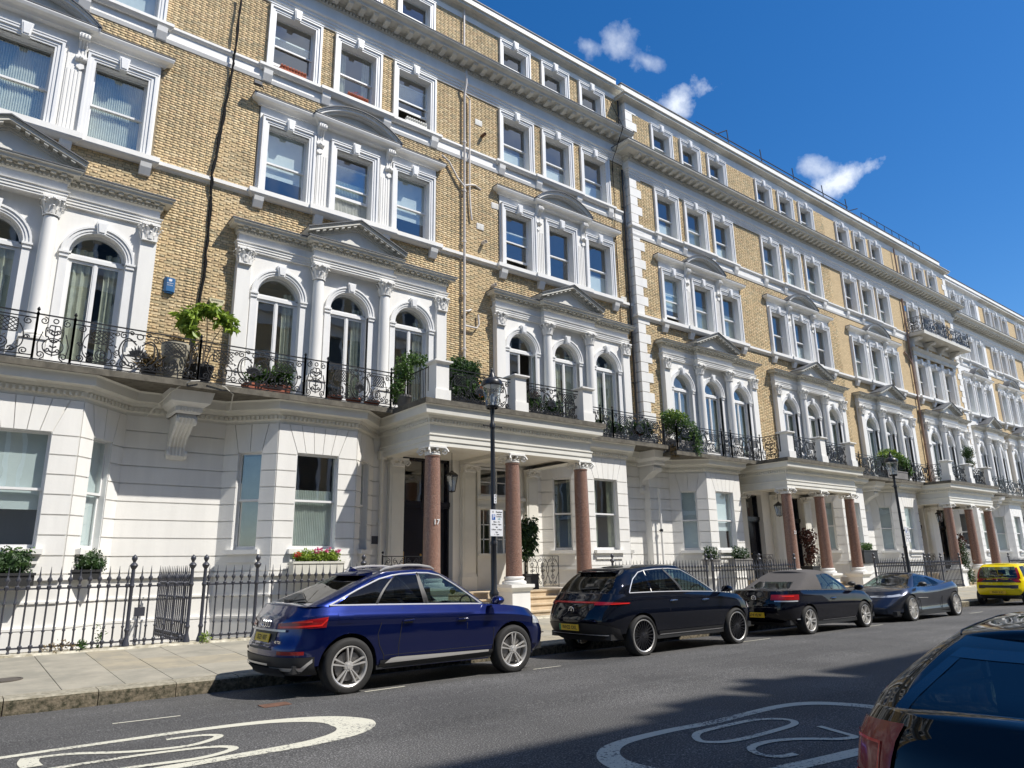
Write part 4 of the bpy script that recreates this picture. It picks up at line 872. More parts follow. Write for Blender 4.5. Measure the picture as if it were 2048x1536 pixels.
# cast iron balcony panels in local x (0..w), z 0..h
def panel_wide(w=2.35, h=.95, lod=1):
    b = MB(); T = .014; n_ = 4; q = .75 if lod else .5
    def tb(p, r=T):
        if lod and 4 <= len(p) <= 8 and not hasattr(r, '__len__'):
            P_ = [Vector(q) for q in p]; Q_ = []
            for i in range(len(P_)-1):
                a0 = P_[max(i-1, 0)]; a1 = P_[i]; a2 = P_[i+1]; a3 = P_[min(i+2, len(P_)-1)]
                for t_ in (0, .25, .5, .75): Q_.append(.5*((2*a1)+(a2-a0)*t_+(2*a0-5*a1+4*a2-a3)*t_*t_+(3*a1-a0-3*a2+a3)*t_**3))
            p = [q[:] for q in Q_]+[tuple(p[-1])]
        b.tube(p, r, n_)
    tb([(0, 0, h), (w, 0, h)], .019); tb([(0, 0, .03), (w, 0, .03)], .015); tb([(0, 0, .10), (w, 0, .10)]); tb([(0, 0, h-.09), (w, 0, h-.09)])
    m = w/2
    for s in (-1, 1):
        X = lambda x: m+s*x
        def sc(cx, cz, r, a0, tu, ccw, n=14): tb([(X(p[0]), 0, p[2]) for p in scroll(cx, cz, r, a0, tu, n, ccw)])
        # lattice
        x0, x1, z0, z1 = .48, .90, h-.42, h-.15; nn = 5
        for i in range(-nn, nn+3):
            for d in (1, -1):
                pts = []
                for t in (0, 1):
                    x = x0+(x1-x0)*(i/nn)+(t*(z1-z0) if d > 0 else (1-t)*(z1-z0)); pts.append((x, z0+t*(z1-z0)))
                (ax, az), (bx_, bz) = pts
                if ax > bx_: (ax, az), (bx_, bz) = (bx_, bz), (ax, az)
                if bx_ <= x0 or ax >= x1: continue
                if ax < x0: az += (bz-az)*(x0-ax)/(bx_-ax); ax = x0
                if bx_ > x1: bz = az+(bz-az)*(x1-ax)/(bx_-ax); bx_ = x1
                if bx_-ax > .02: tb([(X(ax), 0, az), (X(bx_), 0, bz)], T*.75)
        tb([(X(x0), 0, z0), (X(x1-.04), 0, z0), (X(x1), 0, z0+.05), (X(x1), 0, z1-.05), (X(x1-.05), 0, z1), (X(x0), 0, z1)])
        for cx, cz, r, a0, tu, cc in ((.66, .30, .20, PI*.6, 1.3, 1), (.66, .30, .09, 0, 1.2, -1), (1.05, h-.17, .075, PI/2, 1.4, 1), (1.04, .17, .075, -PI/2, 1.4, -1), (.30, h-.16, .07, PI/2, 1.3, -1), (.26, .18, .075, -PI/2, 1.4, 1), (.12, .18, .07, -PI/2, 1.3, -1), (1.06, .45, .05, 0, 1.3, 1), (.40, .40, .07, 0, 1.3, -1), (.44, .18, .08, PI, 1.3, 1), (.13, .45, .06, PI/2, 1.2, 1), (.16, .86, .05, 0, 1.2, 1), (.85, .17, .06, PI, 1.2, -1), (.42, .8, .05, 0, 1.2, -1)): sc(cx, cz, r, a0, tu, cc, 16 if lod else 9)
        tb([(X(.46), 0, .16), (X(.60), 0, .13), (X(.85), 0, .15), (X(1.0), 0, .30), (X(1.0), 0, .55), (X(.93), 0, h-.25)])
        tb([(X(.05), 0, .62), (X(.2), 0, .74), (X(.33), 0, .62), (X(.36), 0, .38), (X(.22), 0, .18), (X(.06), 0, .14)], T*1.3); tb([(X(.07), 0, .70), (X(.27), 0, .66), (X(.29), 0, .4), (X(.16), 0, .22)])
        for a in (8, 26, 46, 66, 85): r_ = math.radians(a); tb([(X(.05*math.cos(r_)), 0, .36+.05*math.sin(r_)), (X(.14*math.cos(r_)), 0, .36+.15*math.sin(r_)), (X(.21*math.cos(r_)), 0, .36+.26*math.sin(r_))], [T*.7, T*2.2, T*.5])
        for lx, lz in ((.52, .2), (.8, .2), (.95, .4), (.9, .25), (.7, .42), (.6, .22), (.42, .5), (.4, .28)): tb([(X(lx), 0, lz), (X(lx+.05), 0, lz+.05)], [T*1.8, T*.4])
    b.tube(scroll(m, h-.14, .06, 0, 1, 12, 1, rin=1), T, n_); b.tube(scroll(m, .36, .05, 0, 1, 12, 1, rin=1), T*1.8, n_); b.tube(scroll(m, .15, .05, 0, 1, 10, 1, rin=1), T, n_)
    return b
def panel_narrow(w=.62, h=.95, lod=1):
    b = MB(); T = .014; n_ = 4; m = w/2
    def tb(p, r=T):
        if lod and 4 <= len(p) <= 8 and not hasattr(r, '__len__'):
            P_ = [Vector(q) for q in p]; Q_ = []
            for i in range(len(P_)-1):
                a0 = P_[max(i-1, 0)]; a1 = P_[i]; a2 = P_[i+1]; a3 = P_[min(i+2, len(P_)-1)]
                for t_ in (0, .25, .5, .75): Q_.append(.5*((2*a1)+(a2-a0)*t_+(2*a0-5*a1+4*a2-a3)*t_*t_+(3*a1-a0-3*a2+a3)*t_**3))
            p = [q[:] for q in Q_]+[tuple(p[-1])]
        b.tube(p, r, n_)
    tb([(0, 0, h), (w, 0, h)], .019); tb([(0, 0, .03), (w, 0, .03)], .015)
    for s in (-1, 1):
        X = lambda x: m+s*x
        for cx, cz, r, a0, tu, cc in ((.2, h-.12, .08, PI/2, 1.4, 1), (.2, .13, .08, -PI/2, 1.4, -1), (.08, h-.33, .05, 0, 1.3, 1), (.09, .25, .045, 0, 1.2, -1)): tb([(X(p[0]), 0, p[2]) for p in scroll(cx, cz, r, a0, tu, 14, cc)])
        tb([(X(0), 0, h-.2), (X(.08), 0, h-.2), (X(.1), 0, h-.26), (X(.15), 0, h-.26), (X(.15), 0, h-.42), (X(.1), 0, h-.44), (X(.07), 0, h-.5), (X(0), 0, h-.5)])
        tb([(X(.18*math.cos(a)), 0, .32+.17*math.sin(a)) for a in [PI/2-PI*i/10 for i in range(11)]]); tb([(X(.24), 0, .12), (X(.27), 0, .35), (X(.2), 0, .6)])
        for lz in (.2, .3, .4, .55, .62): tb([(X(.0), 0, lz), (X(.06), 0, lz+.035)], [T, T*1.6])
    tb([(m, 0, .12), (m, 0, h-.2)]); b.tube(scroll(m, h-.1, .045, 0, 1, 10, 1, rin=1), T, n_)
    return b
def post_mb(h=.95):
    b = MB(); b.box(-.022, .022, -.022, .022, 0, h+.02); b.box(-.03, .03, -.03, .03, 0, .04); b.box(-.026, .026, -.026, .026, h-.02, h+.02); b.lathe([(.012, h+.02), (.024, h+.035), (.012, h+.055), (.03, h+.085), (.033, h+.1), (.022, h+.125), (.004, h+.15)], 0, 0, 8); return b
def balustrade(H, pts, z, h=.95, lod=0, seq=None):
    """iron railing along a polyline; seq optional list of 'w'/'n' per segment"""
    R_ = bpy.data.objects.new('balcony_railing', None); link(R_, H)
    for i, (a, c) in enumerate(zip(pts[:-1], pts[1:])):
        A = Vector(a); D = Vector(c)-A; ln = D.length; D.normalize(); ang = math.atan2(D.y, D.x); s = (seq[i] if seq else None)
        if s is None:
            s = []; rem = ln
            if ln < 1.0: s = [('n', ln)]
            else:
                kk = max(1, round(ln/3.0)); s = []
                for _ in range(kk): s += [('w', (ln-.62*(kk-1))/kk), ('n', .62)]
                s = s[:-1]
        pos = 0
        for ty, w in s:
            q = A+D*pos
            fn = (lambda: panel_wide(2.35, .95, lod)) if ty == 'w' else (lambda: panel_narrow(.62, .95, lod))
            if ty != 'x':
                o = inst((ty, lod), fn, 'railing_panel', IRON, R_, (q.x, q.y, z), ang, scale=((w-.03)/(2.35 if ty == 'w' else .62), 1, h/.95)); o.location = (q.x+D.x*.015, q.y+D.y*.015, z)
            inst('post', post_mb, 'railing_post', IRON, R_, (q.x, q.y, z), ang, scale=(1, 1, h/.95)); pos += w
        q = A+D*pos; inst('post', post_mb, 'railing_post', IRON, R_, (q.x, q.y, z), ang, scale=(1, 1, h/.95))
    return R_
# ------------------------------------------------------------------ the terrace itself
HS = [  # idx, centre x, wall y, (left,right half), k, levels, bay offset, side of the bay (+1: bay right, -1: bay left)
 (0, -.10, 18.5, (4.2, 4.26), 1.0, LV1, 1.05, 1, 'yellow brick terraced house with sheer net curtains, leftmost house of the row', ()),
 (1, 8.46, 18.5, (4.30, 4.07), 1.0, LV1, -1.10, -1, 'yellow brick terraced house with terracotta troughs in its upper windows, behind the blue car', ('door',)),
 (2, 17.0, 18.5, (4.47, 3.82), .985, LV1, .78, 1, 'yellow brick terraced house between the white drainpipe and the tall white quoins', ('door2',)),
 (3, 25.13, 18.2, (4.31, 3.97), .965, LV2, -1.08, -1, 'yellow brick terraced house whose left corner has the white quoins', ('quoinL',)),
 (4, 33.1, 18.2, (4.0, 3.99), .965, LV2, 1.08, 1, 'yellow brick terraced house on the right side of the portico numbered 21', ()),
 (5, 41.08, 18.2, (3.99, 3.99), .965, LV2, -1.08, -1, 'yellow brick terraced house with a leafy green shrub on its first floor balcony', ()),
 (6, 49.07, 18.2, (4.0, 4.35), .965, LV2, 1.08, 1, 'yellow brick terraced house with an upper iron balcony high under its third floor windows', ('quoinR', 'balc3')),
 (7, 56.95, 18.5, (3.5, 3.1), .82, LV3, -.4, -1, 'terraced house painted white all over, beyond the iron upper balcony', ('white',)),
 (8, 63.3, 18.5, (3.25, 3.3), .82, LV3, .4, 1, 'pale brick terraced house with cream trim next beyond the all-white house', ()),
 (9, 70.0, 18.5, (3.4, 3.4), .82, LV3, -.4, -1, 'farthest terraced house at the right edge of the photo', ()),
 (10, 76.8, 18.5, (3.4, 3.4), .82, LV3, -.4, -1, 'terraced house beyond the last one in view on the right', ())]
COVER1[9] = COVER1[10] = COVER1[8]; COVER2[9] = COVER2[10] = COVER2[8]; COVER3[9] = COVER3[10] = COVER3[8]
_gf = ground_floor
def ground_floor(H, idx, *a):
    return _gf(H, idx, *a) if idx < 8 else _gf(H, 8 if idx > 8 else idx, *a)
HOUSE = {}
for a in HS:
    HOUSE[a[0]] = house(*a)
# house 0/1 railings on the balcony edge
bz = LV1['slab']
def local(hid, pts): c = HOUSE[hid].location; return [(x-c.x, y-c.y) for x, y in pts]
EY = 17.1
balustrade(HOUSE[0], local(0, [(-4.2, EY), (.93, EY), (1.6, EY), (4.16, EY)]), bz, 1.0, 1, [[('w', 2.5), ('w', 2.63)], [('n', .67)], [('w', 2.56)]])
balustrade(HOUSE[1], local(1, [(4.16, 18.45), (4.16, EY)]), bz, 1.0, 1, [[('n', .62), ('n', .73)]])
balustrade(HOUSE[1], local(1, [(4.17, EY), (6.72, EY), (7.33, EY), (9.2, EY), (9.72, EY), (9.72, 15.95)]), bz, 1.0, 1, [[('w', 2.55)], [('n', .61)], [('w', 1.87)], [('n', .52)], [('x', 1.15)]])
b = MB()
for q in range(12): y = -1.4-1.05*q/12; b.tube([(9.72-8.46, y, bz+.05), (9.72-8.46, y, bz+1.0)], .012, 5)
b.tube([(9.72-8.46, -1.4, bz+1.0), (9.72-8.46, -2.55, bz+1.0)], .016, 5); b.build('side_bars', IRON, HOUSE[1])
balustrade(HOUSE[2], local(2, [(15.7, 15.9), (15.7, EY), (17.3, EY), (17.9, EY), (20.6, EY)]), bz, 1.0, 1, [[('n', 1.2)], [('w', 1.6)], [('n', .6)], [('w', 2.7)]])
bz2 = LV2['slab']; EY2 = 16.8
balustrade(HOUSE[3], local(3, [(20.95, 18.1), (20.95, EY2), (23.7, EY2), (24.3, EY2), (26.3, EY2), (26.3, 15.9)]), bz2, 1.0, 1, [[('n', .65), ('n', .65)], [('w', 2.75)], [('n', .6)], [('w', 2.0)], [('n', .9)]])
balustrade(HOUSE[4], local(4, [(31.7, 15.9), (31.7, EY2), (34.0, EY2), (34.6, EY2), (37.08, EY2)]), bz2, 1.0, 0, [[('n', .9)], [('w', 2.3)], [('n', .6)], [('w', 2.48)]])
balustrade(HOUSE[5], local(5, [(37.1, 18.1), (37.1, EY2), (39.6, EY2), (40.2, EY2), (42.2, EY2), (42.2, 15.9)]), bz2, 1.0, 0, [[('n', .65), ('n', .65)], [('w', 2.5)], [('n', .6)], [('w', 2.0)], [('n', .9)]])
balustrade(HOUSE[6], local(6, [(47.9, 15.9), (47.9, EY2), (50.5, EY2), (53.3, EY2)]), bz2, 1.0, 0, [[('n', .9)], [('w', 2.6)], [('w', 2.8)]])
balustrade(HOUSE[7], local(7, [(53.45, EY), (57, EY), (60, EY)]), bz2, 1.0, 0); balustrade(HOUSE[8], local(8, [(60.05, EY), (63, EY), (66.5, EY)]), bz2, 1.0, 0)
# ------------------------------------------------------------------ porticos with granite columns
def portico(cx, sp, W, L, num, label, lod=1, railn=True):
    P = thing('portico', label, 'portico', (cx, 16.0, 0), 0, 'columned entrance porches'); sl = L['slab']; dz = sl-5.88; yb = W-16.0
    x0, x1 = -sp-.42, sp+.42; f = -.38; xe0, xe1 = -sp-.24, sp+.24; fy = -.24
    ep = [(xe0, yb-1.0), (xe0, fy), (xe1, fy), (xe1, yb-1.0)]; ep2 = [(xe0, yb-.02), (xe0, fy), (xe1, fy), (xe1, yb-.02)]
    z = 4.72+dz*.9; t = sl-.14
    b = MB(); b.sweep(ep2, [(-.46, z), (0, z), (0, z+.12), (.025, z+.125), (.025, z+.25), (.05, z+.27), (.05, z+.30), (0, z+.31), (0, z+.56), (-.46, z+.56)]); b.build('entablature', PORCHM, P)
    b = MB(); z2 = z+.56; b.sweep(ep2, [(-.4, z2), (.02, z2), (.05, z2+.04), (.05, z2+.14), (.10, z2+.17), (.12, z2+.22), (.28, z2+.235), (.30, t-.03), (.34, t-.001), (-.4, t-.001)]); b.build('cornice', PORCHM, P)
    b = MB(); n = int((xe1-xe0)/.1)
    for q in range(n): x = xe0+(xe1-xe0)*(q+.5)/n; b.box(x-.03, x+.03, fy-.09, fy-.04, z2+.045, z2+.135)
    n = int((yb-fy)/.1)
    for s, x in ((-1, xe0), (1, xe1)):
        for q in range(n): y = fy+(yb-fy)*(q+.5)/n; b.box(min(x, x+s*.09), max(x, x+s*.09), y-.03, y+.03, z2+.045, z2+.135)
    b.build('dentils', PORCHM, P, kind='stuff')
    b = MB(); b.box(xe0-.36, xe1+.36, fy-.37, yb-1.4, sl-.138, sl+.002); b.build('roof_slab', SLABM, P)
    MB().box(xe0+.3, xe1-.3, fy+.3, yb-.01, z+.13, z+.2).build('porch_ceiling', PORCHM, P)
    MB().box(-.14, .14, .23, yb-.02, z+.012, z+.13).build('ceiling_beam', PORCHM, P)
    for i, x in enumerate((-sp, 0, sp)):
        b = MB(); zb, zt = 1.36, z-.25; b.lathe([(.235, zb), (.225, zb+.3), (.222, zb+1.0), (.205, zt-.5), (.195, zt-.04), (.21, zt-.03), (.21, zt)], x, 0, 28); b.build('column', GRAN, P, smooth=True)
        inst('ionic', ionic_mb, 'capital', STU, P, (x, 0, z-.25), smooth=True)
        b = MB(); b.lathe([(.33, 1.16), (.34, 1.19), (.33, 1.23), (.27, 1.25), (.27, 1.28), (.29, 1.31), (.28, 1.345), (.24, 1.36)], x, 0, 24); b.build('column_base', STU, P, smooth=True)
        b = MB(); b.box(x-.31, x+.31, -.31, .31, .2, .98); b.sweep([(x-.31, .31), (x-.31, -.31), (x+.31, -.31), (x+.31, .31)], [(0, .97), (.03, .99), (.05, 1.03), (.09, 1.07), (.09, 1.15), (-.3, 1.16)], closed=True); b.build('pedestal', STU, P)
    # balcony pedestals above
    for x in (-sp, 0, sp):
        b = MB(); b.box(x-.24, x+.24, -.5, -.04, sl, sl+.30); b.box(x-.2, x+.2, -.46, -.08, sl+.30, sl+1.02); b.sweep([(x-.2, -.08), (x-.2, -.46), (x+.2, -.46), (x+.2, -.08)][::1], [(0, sl+1.0), (.03, sl+1.03), (.08, sl+1.06), (.08, sl+1.10), (-.1, sl+1.14), (-.2, sl+1.14)], closed=True); b.build('balcony_pier', STU, P)
    # railings between the piers
    for x0_, x1_ in ((-sp+.24, -.24), (.24, sp-.24)):
        w = x1_-x0_
        inst(('w', lod), lambda: panel_wide(2.35, .95, lod), 'railing_panel', IRON, P, (x0_, -.27, sl), scale=(w/2.35, 1, 1.03))
    # platform and steps
    MB().box(-sp-.31, sp+.31, .9, yb+.3, .2, .93).build('porch_floor', SAND, P); 
    for s in (-1, 1): MB().box(s*sp-.12, s*sp+.12, .3, yb, -.2, .98).build('side_wall', STU, P)
    MB().box(-sp-.31, sp+.31, -.31, yb+.3, -2.4, .2).build('foundation_wall', STU, P)
    for n in range(4):
        for s in (-1, 1):
            xa, xb_ = sorted((s*.33, s*(sp-.31))); b = MB(); z0 = .26+.17*n; b.box(xa, xb_, -.12+.3*n, 1.0, z0-.12, z0+.13); b.box(xa, xb_, -.15+.3*n, 1.0, z0+.13, z0+.17); b.build('step', SAND, P)
    # wall pilasters, soffit side
    for x in ((-sp+.26 if num == '17' else -sp), -.02+(.14 if num == '17' else 0), sp):
        b = MB(); b.box(x-.24, x+.24, yb-.16, yb-.01, .93, z-.0); b.box(x-.28, x+.28, yb-.2, yb-.01, .93, 1.35); b.box(x-.26, x+.26, yb-.18, yb-.01, 1.35, 1.42); b.box(x-.17, x+.17, yb-.175, yb-.16, 1.6, z-.4); b.build('wall_pilaster', PORCHM, P)
        inst('ionic', ionic_mb, 'capital', PORCHM, P, (x, yb-.2, z-.25), scale=(1, .6, 1), smooth=True)
    if num: text_mesh('house_number', num, .19, PLATEW, P, (-sp-.0, -.228, 2.75), depth=.004)
    return P
def ornate_rail(w=1.35, h=.95):
    b = MB(); T = .010
    b.tube([(0, 0, h), (w, 0, h)], .016, 4); b.tube([(0, 0, .04), (w, 0, .04)], .014, 4); b.tube([(0, 0, 0), (0, 0, h+.04)], .022, 5); b.tube([(w, 0, 0), (w, 0, h)], .012, 4); b.sphere((0, 0, h+.1), .035, 6)
    n = 3
    for k in range(n):
        m = .06+(w-.1)*(k+.5)/n; u = (w-.1)/n/2
        for s in (-1, 1):
            b.tube([(m+s*(u*.9-u*.35*math.cos(t*.9)), 0, .15+t*.115) for t in range(7)], T, 4); b.tube(scroll(m+s*u*.5, h-.12, .07, PI/2, 1.2, 10, s), T, 4); b.tube(scroll(m+s*u*.5, .14, .06, -PI/2, 1.2, 10, -s), T, 4); b.tube(scroll(m+s*.04, .5, .05, 0, 1.2, 8, s), T, 4)
        b.tube([(m, 0, .05), (m, 0, h)], T, 4); b.tube(scroll(m, .32, .06, 0, 1, 8, 1, rin=1), T, 4); b.tube(scroll(m, .68, .06, 0, 1, 8, 1, rin=1), T, 4)
    return b
P1 = portico(12.55, 2.66, 18.5, LV1, '17', 'portico numbered 17 with pink granite columns behind the blue car')
P2 = portico(29.0, 2.50, 18.2, LV2, '21', 'portico numbered 21 with granite columns behind the dark convertible')
P3 = portico(44.55, 2.70, 18.2, LV2, '25', 'portico numbered 25 with granite columns beside the yellow car', 0)
for P, s, w in ((P1, 2.66, 1.35), (P2, 2.5, 1.25), (P3, 2.7, 1.25)):
    inst('orn', ornate_rail, 'porch_railing', IRON, P, (s-1.0, 1.55, .98), scale=(w/1.35, 1, 1)); inst('orn', ornate_rail, 'porch_railing', IRON, P, (-s-.75, 1.2, .98), scale=(w/1.35, 1, 1))
# entrance doors, garden windows inside the porches (parts of the houses)
def entrance(hid, x0, x1, W, H, brass=False):
    P = HOUSE[hid]; c = P.location; a, d = x0-c.x, x1-c.x; y = .32
    b = MB(); b.box(a, a+.07, y-.1, y+.1, .93, H); b.box(d-.07, d, y-.1, y+.1, .93, H); b.box(a, d, y-.1, y+.1, H-.08, H); b.box(a-.05, d+.05, y-.16, y+.1, 3.42, 3.56); b.box(a-.02, d+.02, y-.13, y, 3.36, 3.42); b.box((a+d)/2-.03, (a+d)/2+.03, y-.05, y+.05, 3.56, H)
    fr = b.build('door_frame', DOORM, P)
    m = (a+d)/2
    for s, (p, q) in ((-1, (a+.07, m)), (1, (m, d-.07))):
        b = MB(); b.box(p, q, y, y+.05, .95, 3.36)
        for z0, z1 in ((1.1, 1.6), (1.72, 2.5), (2.6, 3.22)): b.box(p+.1, q-.1, y-.012, y, z0, z1); b.box(p+.16, q-.16, y-.024, y-.012, z0+.06, z1-.06)
        dd = b.build('door', DOORM, P)
        if brass: MB().box(p+.03 if s > 0 else p+.1, (p+.06) if s > 0 else p+.19, y-.03, y-.002, 1.75, 2.45 if s > 0 else 2.1).build('push_plate', BRASS, dd)
        MB().sphere((m+s*.07, y-.04, 2.0), .035, 6).build('door_knob', BRASS, dd)
    MB().add([(a+.07, y, 3.56), (d-.07, y, 3.56), (d-.07, y, H-.08), (a+.07, y, H-.08)], [(0, 1, 2, 3)]).build('transom_pane', GLASS, P)
entrance(1, 10.41, 12.18, 18.5, 4.86, True)
for hid in (3, 5, 7): c = HOUSE[hid].location.x; entrance(hid, c+1.5, c+3.0, 18.2, 4.5)
for hid in (4, 6, 8): c = HOUSE[hid].location.x; entrance(hid, c-3.1, c-1.7, 18.2, 4.5)
def paned(P, x0, x1):       # garden window with small panes and entablature
    c = P.location; a, d = x0-c.x, x1-c.x; y = .12; b = MB()
    b.box(a-.12, a, -.1, .2, .93, 4.75); b.box(d, d+.12, -.1, .2, .93, 4.75); b.box(a, d, -.06, .3, .93, 1.95); b.box(a-.16, d+.16, -.16, .2, 3.38, 3.46); b.box(a-.125, d+.125, -.105, .195, 3.46, 3.68); b.box(a-.18, d+.18, -.2, .2, 3.68, 3.78); b.box(a-.1, d+.1, -.14, .2, 1.95, 2.03)
    w = b.build('garden_window', PORCHM, P); b = MB()
    n = 3; wd = (d-a)/n
    for i in range(n+1): x = a+wd*i; b.box(x-.03, x+.03, y-.03, y+.03, 2.03, 3.38)
    for i in range(n):
        for z in (2.47, 2.92): b.box(a+wd*i, a+wd*(i+1), y-.015, y+.015, z-.015, z+.015)
        b.box(a+wd*(i+.5)-.012, a+wd*(i+.5)+.012, y-.015, y+.015, 2.03, 3.38)
    b.box(a, a+.06, y-.03, y+.03, 3.82, 4.72); b.box(d-.06, d, y-.03, y+.03, 3.82, 4.72); b.box(a, d, y-.03, y+.03, 4.66, 4.72); b.box(a, d, y-.03, y+.03, 3.80, 3.88); b.box((a+d)/2-.02, (a+d)/2+.02, y-.02, y+.02, 3.88, 4.66); b.box(a, d, y-.02, y+.02, 4.24, 4.27)
    b.build('glazing_bars', PAINT, w)
    MB().add([(a, y, 2.03), (d, y, 2.03), (d, y, 3.38), (a, y, 3.38)], [(0, 1, 2, 3)]).add([], []) or None
    bb = MB(); bb.add([(a, y, 2.03), (d, y, 2.03), (d, y, 3.38), (a, y, 3.38)], [(0, 1, 2, 3)]); bb.build('pane', GLASS, w)
    bb = MB(); bb.add([(a, y, 3.85), (d, y, 3.85), (d, y, 4.68), (a, y, 4.68)], [(0, 1, 2, 3)]); bb.build('pane', GLASS, w)
paned(HOUSE[2], 13.15, 14.7)
# ------------------------------------------------------------------ area railings
def bar_mb():
    b = MB(); b.lathe([(.002, -.05), (.018, .0), (.028, .03), (.016, .06), (.036, .10), (.036, .13), (.016, .15), (.016, .34), (.027, .355), (.027, .37), (.016, .385), (.0155, .82), (.026, .835), (.026, .85), (.0155, .865), (.016, 1.06), (.037, 1.09), (.037, 1.13), (.017, 1.15), (.018, 1.19), (.040, 1.225), (.040, 1.25), (.018, 1.285), (.014, 1.32), (.002, 1.47)], 0, 0, 6); return b
def fpost_mb():
    b = MB(); b.lathe([(.07, 0), (.065, .05), (.045, .12), (.032, .18), (.034, .25), (.05, .3), (.034, .34), (.033, 1.05), (.052, 1.1), (.036, 1.15), (.035, 1.28), (.032, 1.40), (.06, 1.44), (.075, 1.475), (.06, 1.50), (.025, 1.53), (.03, 1.55), (.05, 1.585), (.053, 1.61), (.04, 1.645), (.012, 1.67), (.002, 1.68)], 0, 0, 12); return b
def fence(pts, posts, label, sp=.157, mat_=IRONG, off0=0):
    F = thing('area_railing', label, 'railing', (pts[0][0], pts[0][1], 0), 0, 'railings in front of the basement areas'); c = F.location
    for i, (a, d) in enumerate(zip(pts[:-1], pts[1:])):
        A = Vector(a); D = Vector(d)-A; ln = D.length; D.normalize(); n = max(1, int(round(ln/sp)))
        for z in (.38, 1.37):
            bb = MB(); bb.tube([(A.x-c.x, A.y-c.y, z), (d[0]-c.x, d[1]-c.y, z)], .02, 4); bb.build('rail', mat_, F)
        for q in range(n):
            p = A+D*(ln*(q+.5)/n); o = inst('bar', bar_mb, 'bar', mat_, F, (p.x-c.x, p.y-c.y, .28), smooth=True)
    for x, y in posts: inst('fpost', fpost_mb, 'post', mat_, F, (x-c.x, y-c.y, .28), smooth=True)
    return F
FY = 15.6
fence([(-3.8, FY), (2.98, FY)], [(2.98, FY), (-.6, FY)], 'grey spiked area railing at the left edge in front of the hedge planters')
G = thing('area_gate', 'grey iron gate with a lock box in the area railing', 'gate', (3.05, FY, 0))
for z in (.38, 1.37): MB().tube([(0, 0, z), (.95, 0, z)], .02, 4).build('rail', IRONG, G)
for q in range(6): inst('bar', bar_mb, 'bar', IRONG, G, (.09+q*.157, 0, .28), smooth=True)
MB().box(.02, .2, -.03, .03, .82, .98).build('lock_box', IRONG, G)
fence([(4.05, FY), (4.05, 18.2)], [(4.05, FY)], 'grey spiked railing dividing the two basement areas, running back to the wall', sp=.15)
fence([(4.30, FY), (9.5, FY)], [(4.30, FY), (5.35, FY), (7.8, FY)], 'grey spiked area railing behind the rear of the blue car', sp=.16)
fence([(15.9, FY), (20.6, FY)], [(16.0, FY), (20.5, FY)], 'black area railing behind the black SUV, nearest the portico numbered 17', mat_=IRON)
fence([(20.8, FY), (26.0, FY)], [(20.8, FY), (23.6, FY), (25.9, FY)], 'black area railing between the black SUV and the convertible', mat_=IRON)
fence([(32.2, FY), (41.3, FY)], [(32.2, FY), (35.0, FY), (37.2, FY), (37.7, FY), (39.0, FY), (41.2, FY)], 'long black area railing behind the grey sports car', sp=.165, mat_=IRON)
fence([(48.0, FY), (58.0, FY)], [(48.0, FY), (51.5, FY), (54, FY)], 'black area railing beyond the yellow car', sp=.2, mat_=IRON)
# ------------------------------------------------------------------ street lamps
def street_lamp(x, y, label, tilt=0, dz=0, H=5.66):
    T = thing('street_lamp', label, 'street lamp', (x, y, pv(y)), 0, 'black lamp posts with clear lanterns'); T.rotation_euler = (0, tilt, 0)
    b = MB(); b.lathe([(.15, 0), (.15, .06), (.12, .1), (.115, .5), (.14, .56), (.12, .62), (.085, .72), (.075, .9), (.095, .95), (.095, 1.0), (.06, 1.06), (.058, 1.9), (.066, 1.92), (.066, 1.97), (.05, 2.0), (.045, H-1.3), (.06, H-1.28), (.06, H-1.2), (.04, H-1.17), (.04, H-.98)], 0, 0, 18); b.build('post', IRON, T, smooth=True)
    b = MB(); b.tube([(-.23, 0, H-1.25), (.23, 0, H-1.25)], .012, 6); b.sphere((-.23, 0, H-1.25), .02, 6); b.sphere((.23, 0, H-1.25), .02, 6); b.build('ladder_bar', IRON, T)
    h0 = H-.97
    b = MB(); b.lathe([(.12, h0+.10), (.135, h0+.12), (.14, h0+.15), (.12, h0+.16), (.05, h0+.1), (.045, h0-.02)], 0, 0, 18)
    b.build('lantern_ring', IRON, T, smooth=True)
    b = MB(); b.lathe([(.13, h0+.15), (.205, h0+.60)], 0, 0, 20); b.build('lantern_glass', LAMPGL, T, smooth=True)
    b = MB(); b.lathe([(.21, h0+.59), (.225, h0+.60), (.225, h0+.65), (.205, h0+.70), (.15, h0+.745), (.085, h0+.77), (.07, h0+.82), (.045, h0+.88), (.03, h0+.9), (.034, h0+.92), (.012, h0+.97), (.002, h0+1.0)], 0, 0, 20); b.build('lantern_cap', IRON, T, smooth=True)
    b = MB(); b.lathe([(.185, h0+.585), (.17, h0+.60), (.001, h0+.60)], 0, 0, 16); b.lathe([(.001, h0+.575), (.17, h0+.575), (.185, h0+.585)], 0, 0, 16); b.lathe([(.03, h0+.15), (.03, h0+.24), (.045, h0+.26), (.05, h0+.38), (.02, h0+.42), (.002, h0+.43)], 0, 0, 10); b.build('bulb_and_added_disc', mat('mantle_and_disc_white', (.7, .7, .68), .4), T, smooth=True)  # white disc under the cap is added to brighten the lantern; mantle below
    for a in range(4):
        an = PI/4+PI/2*a; b = MB(); b.tube([(.122*math.cos(an), .127*math.sin(an), h0+.15), (.207*math.cos(an), .207*math.sin(an), h0+.6)], .005, 4); b.build('glazing_rib', IRON, T)
    return T
street_lamp(8.73, 11.78, 'black street lamp with clear lantern standing behind the bonnet of the blue car', H=5.58)
street_lamp(26.75, 11.78, 'black street lamp beside the convertible and the grey sports car', tilt=-.03, H=5.3)
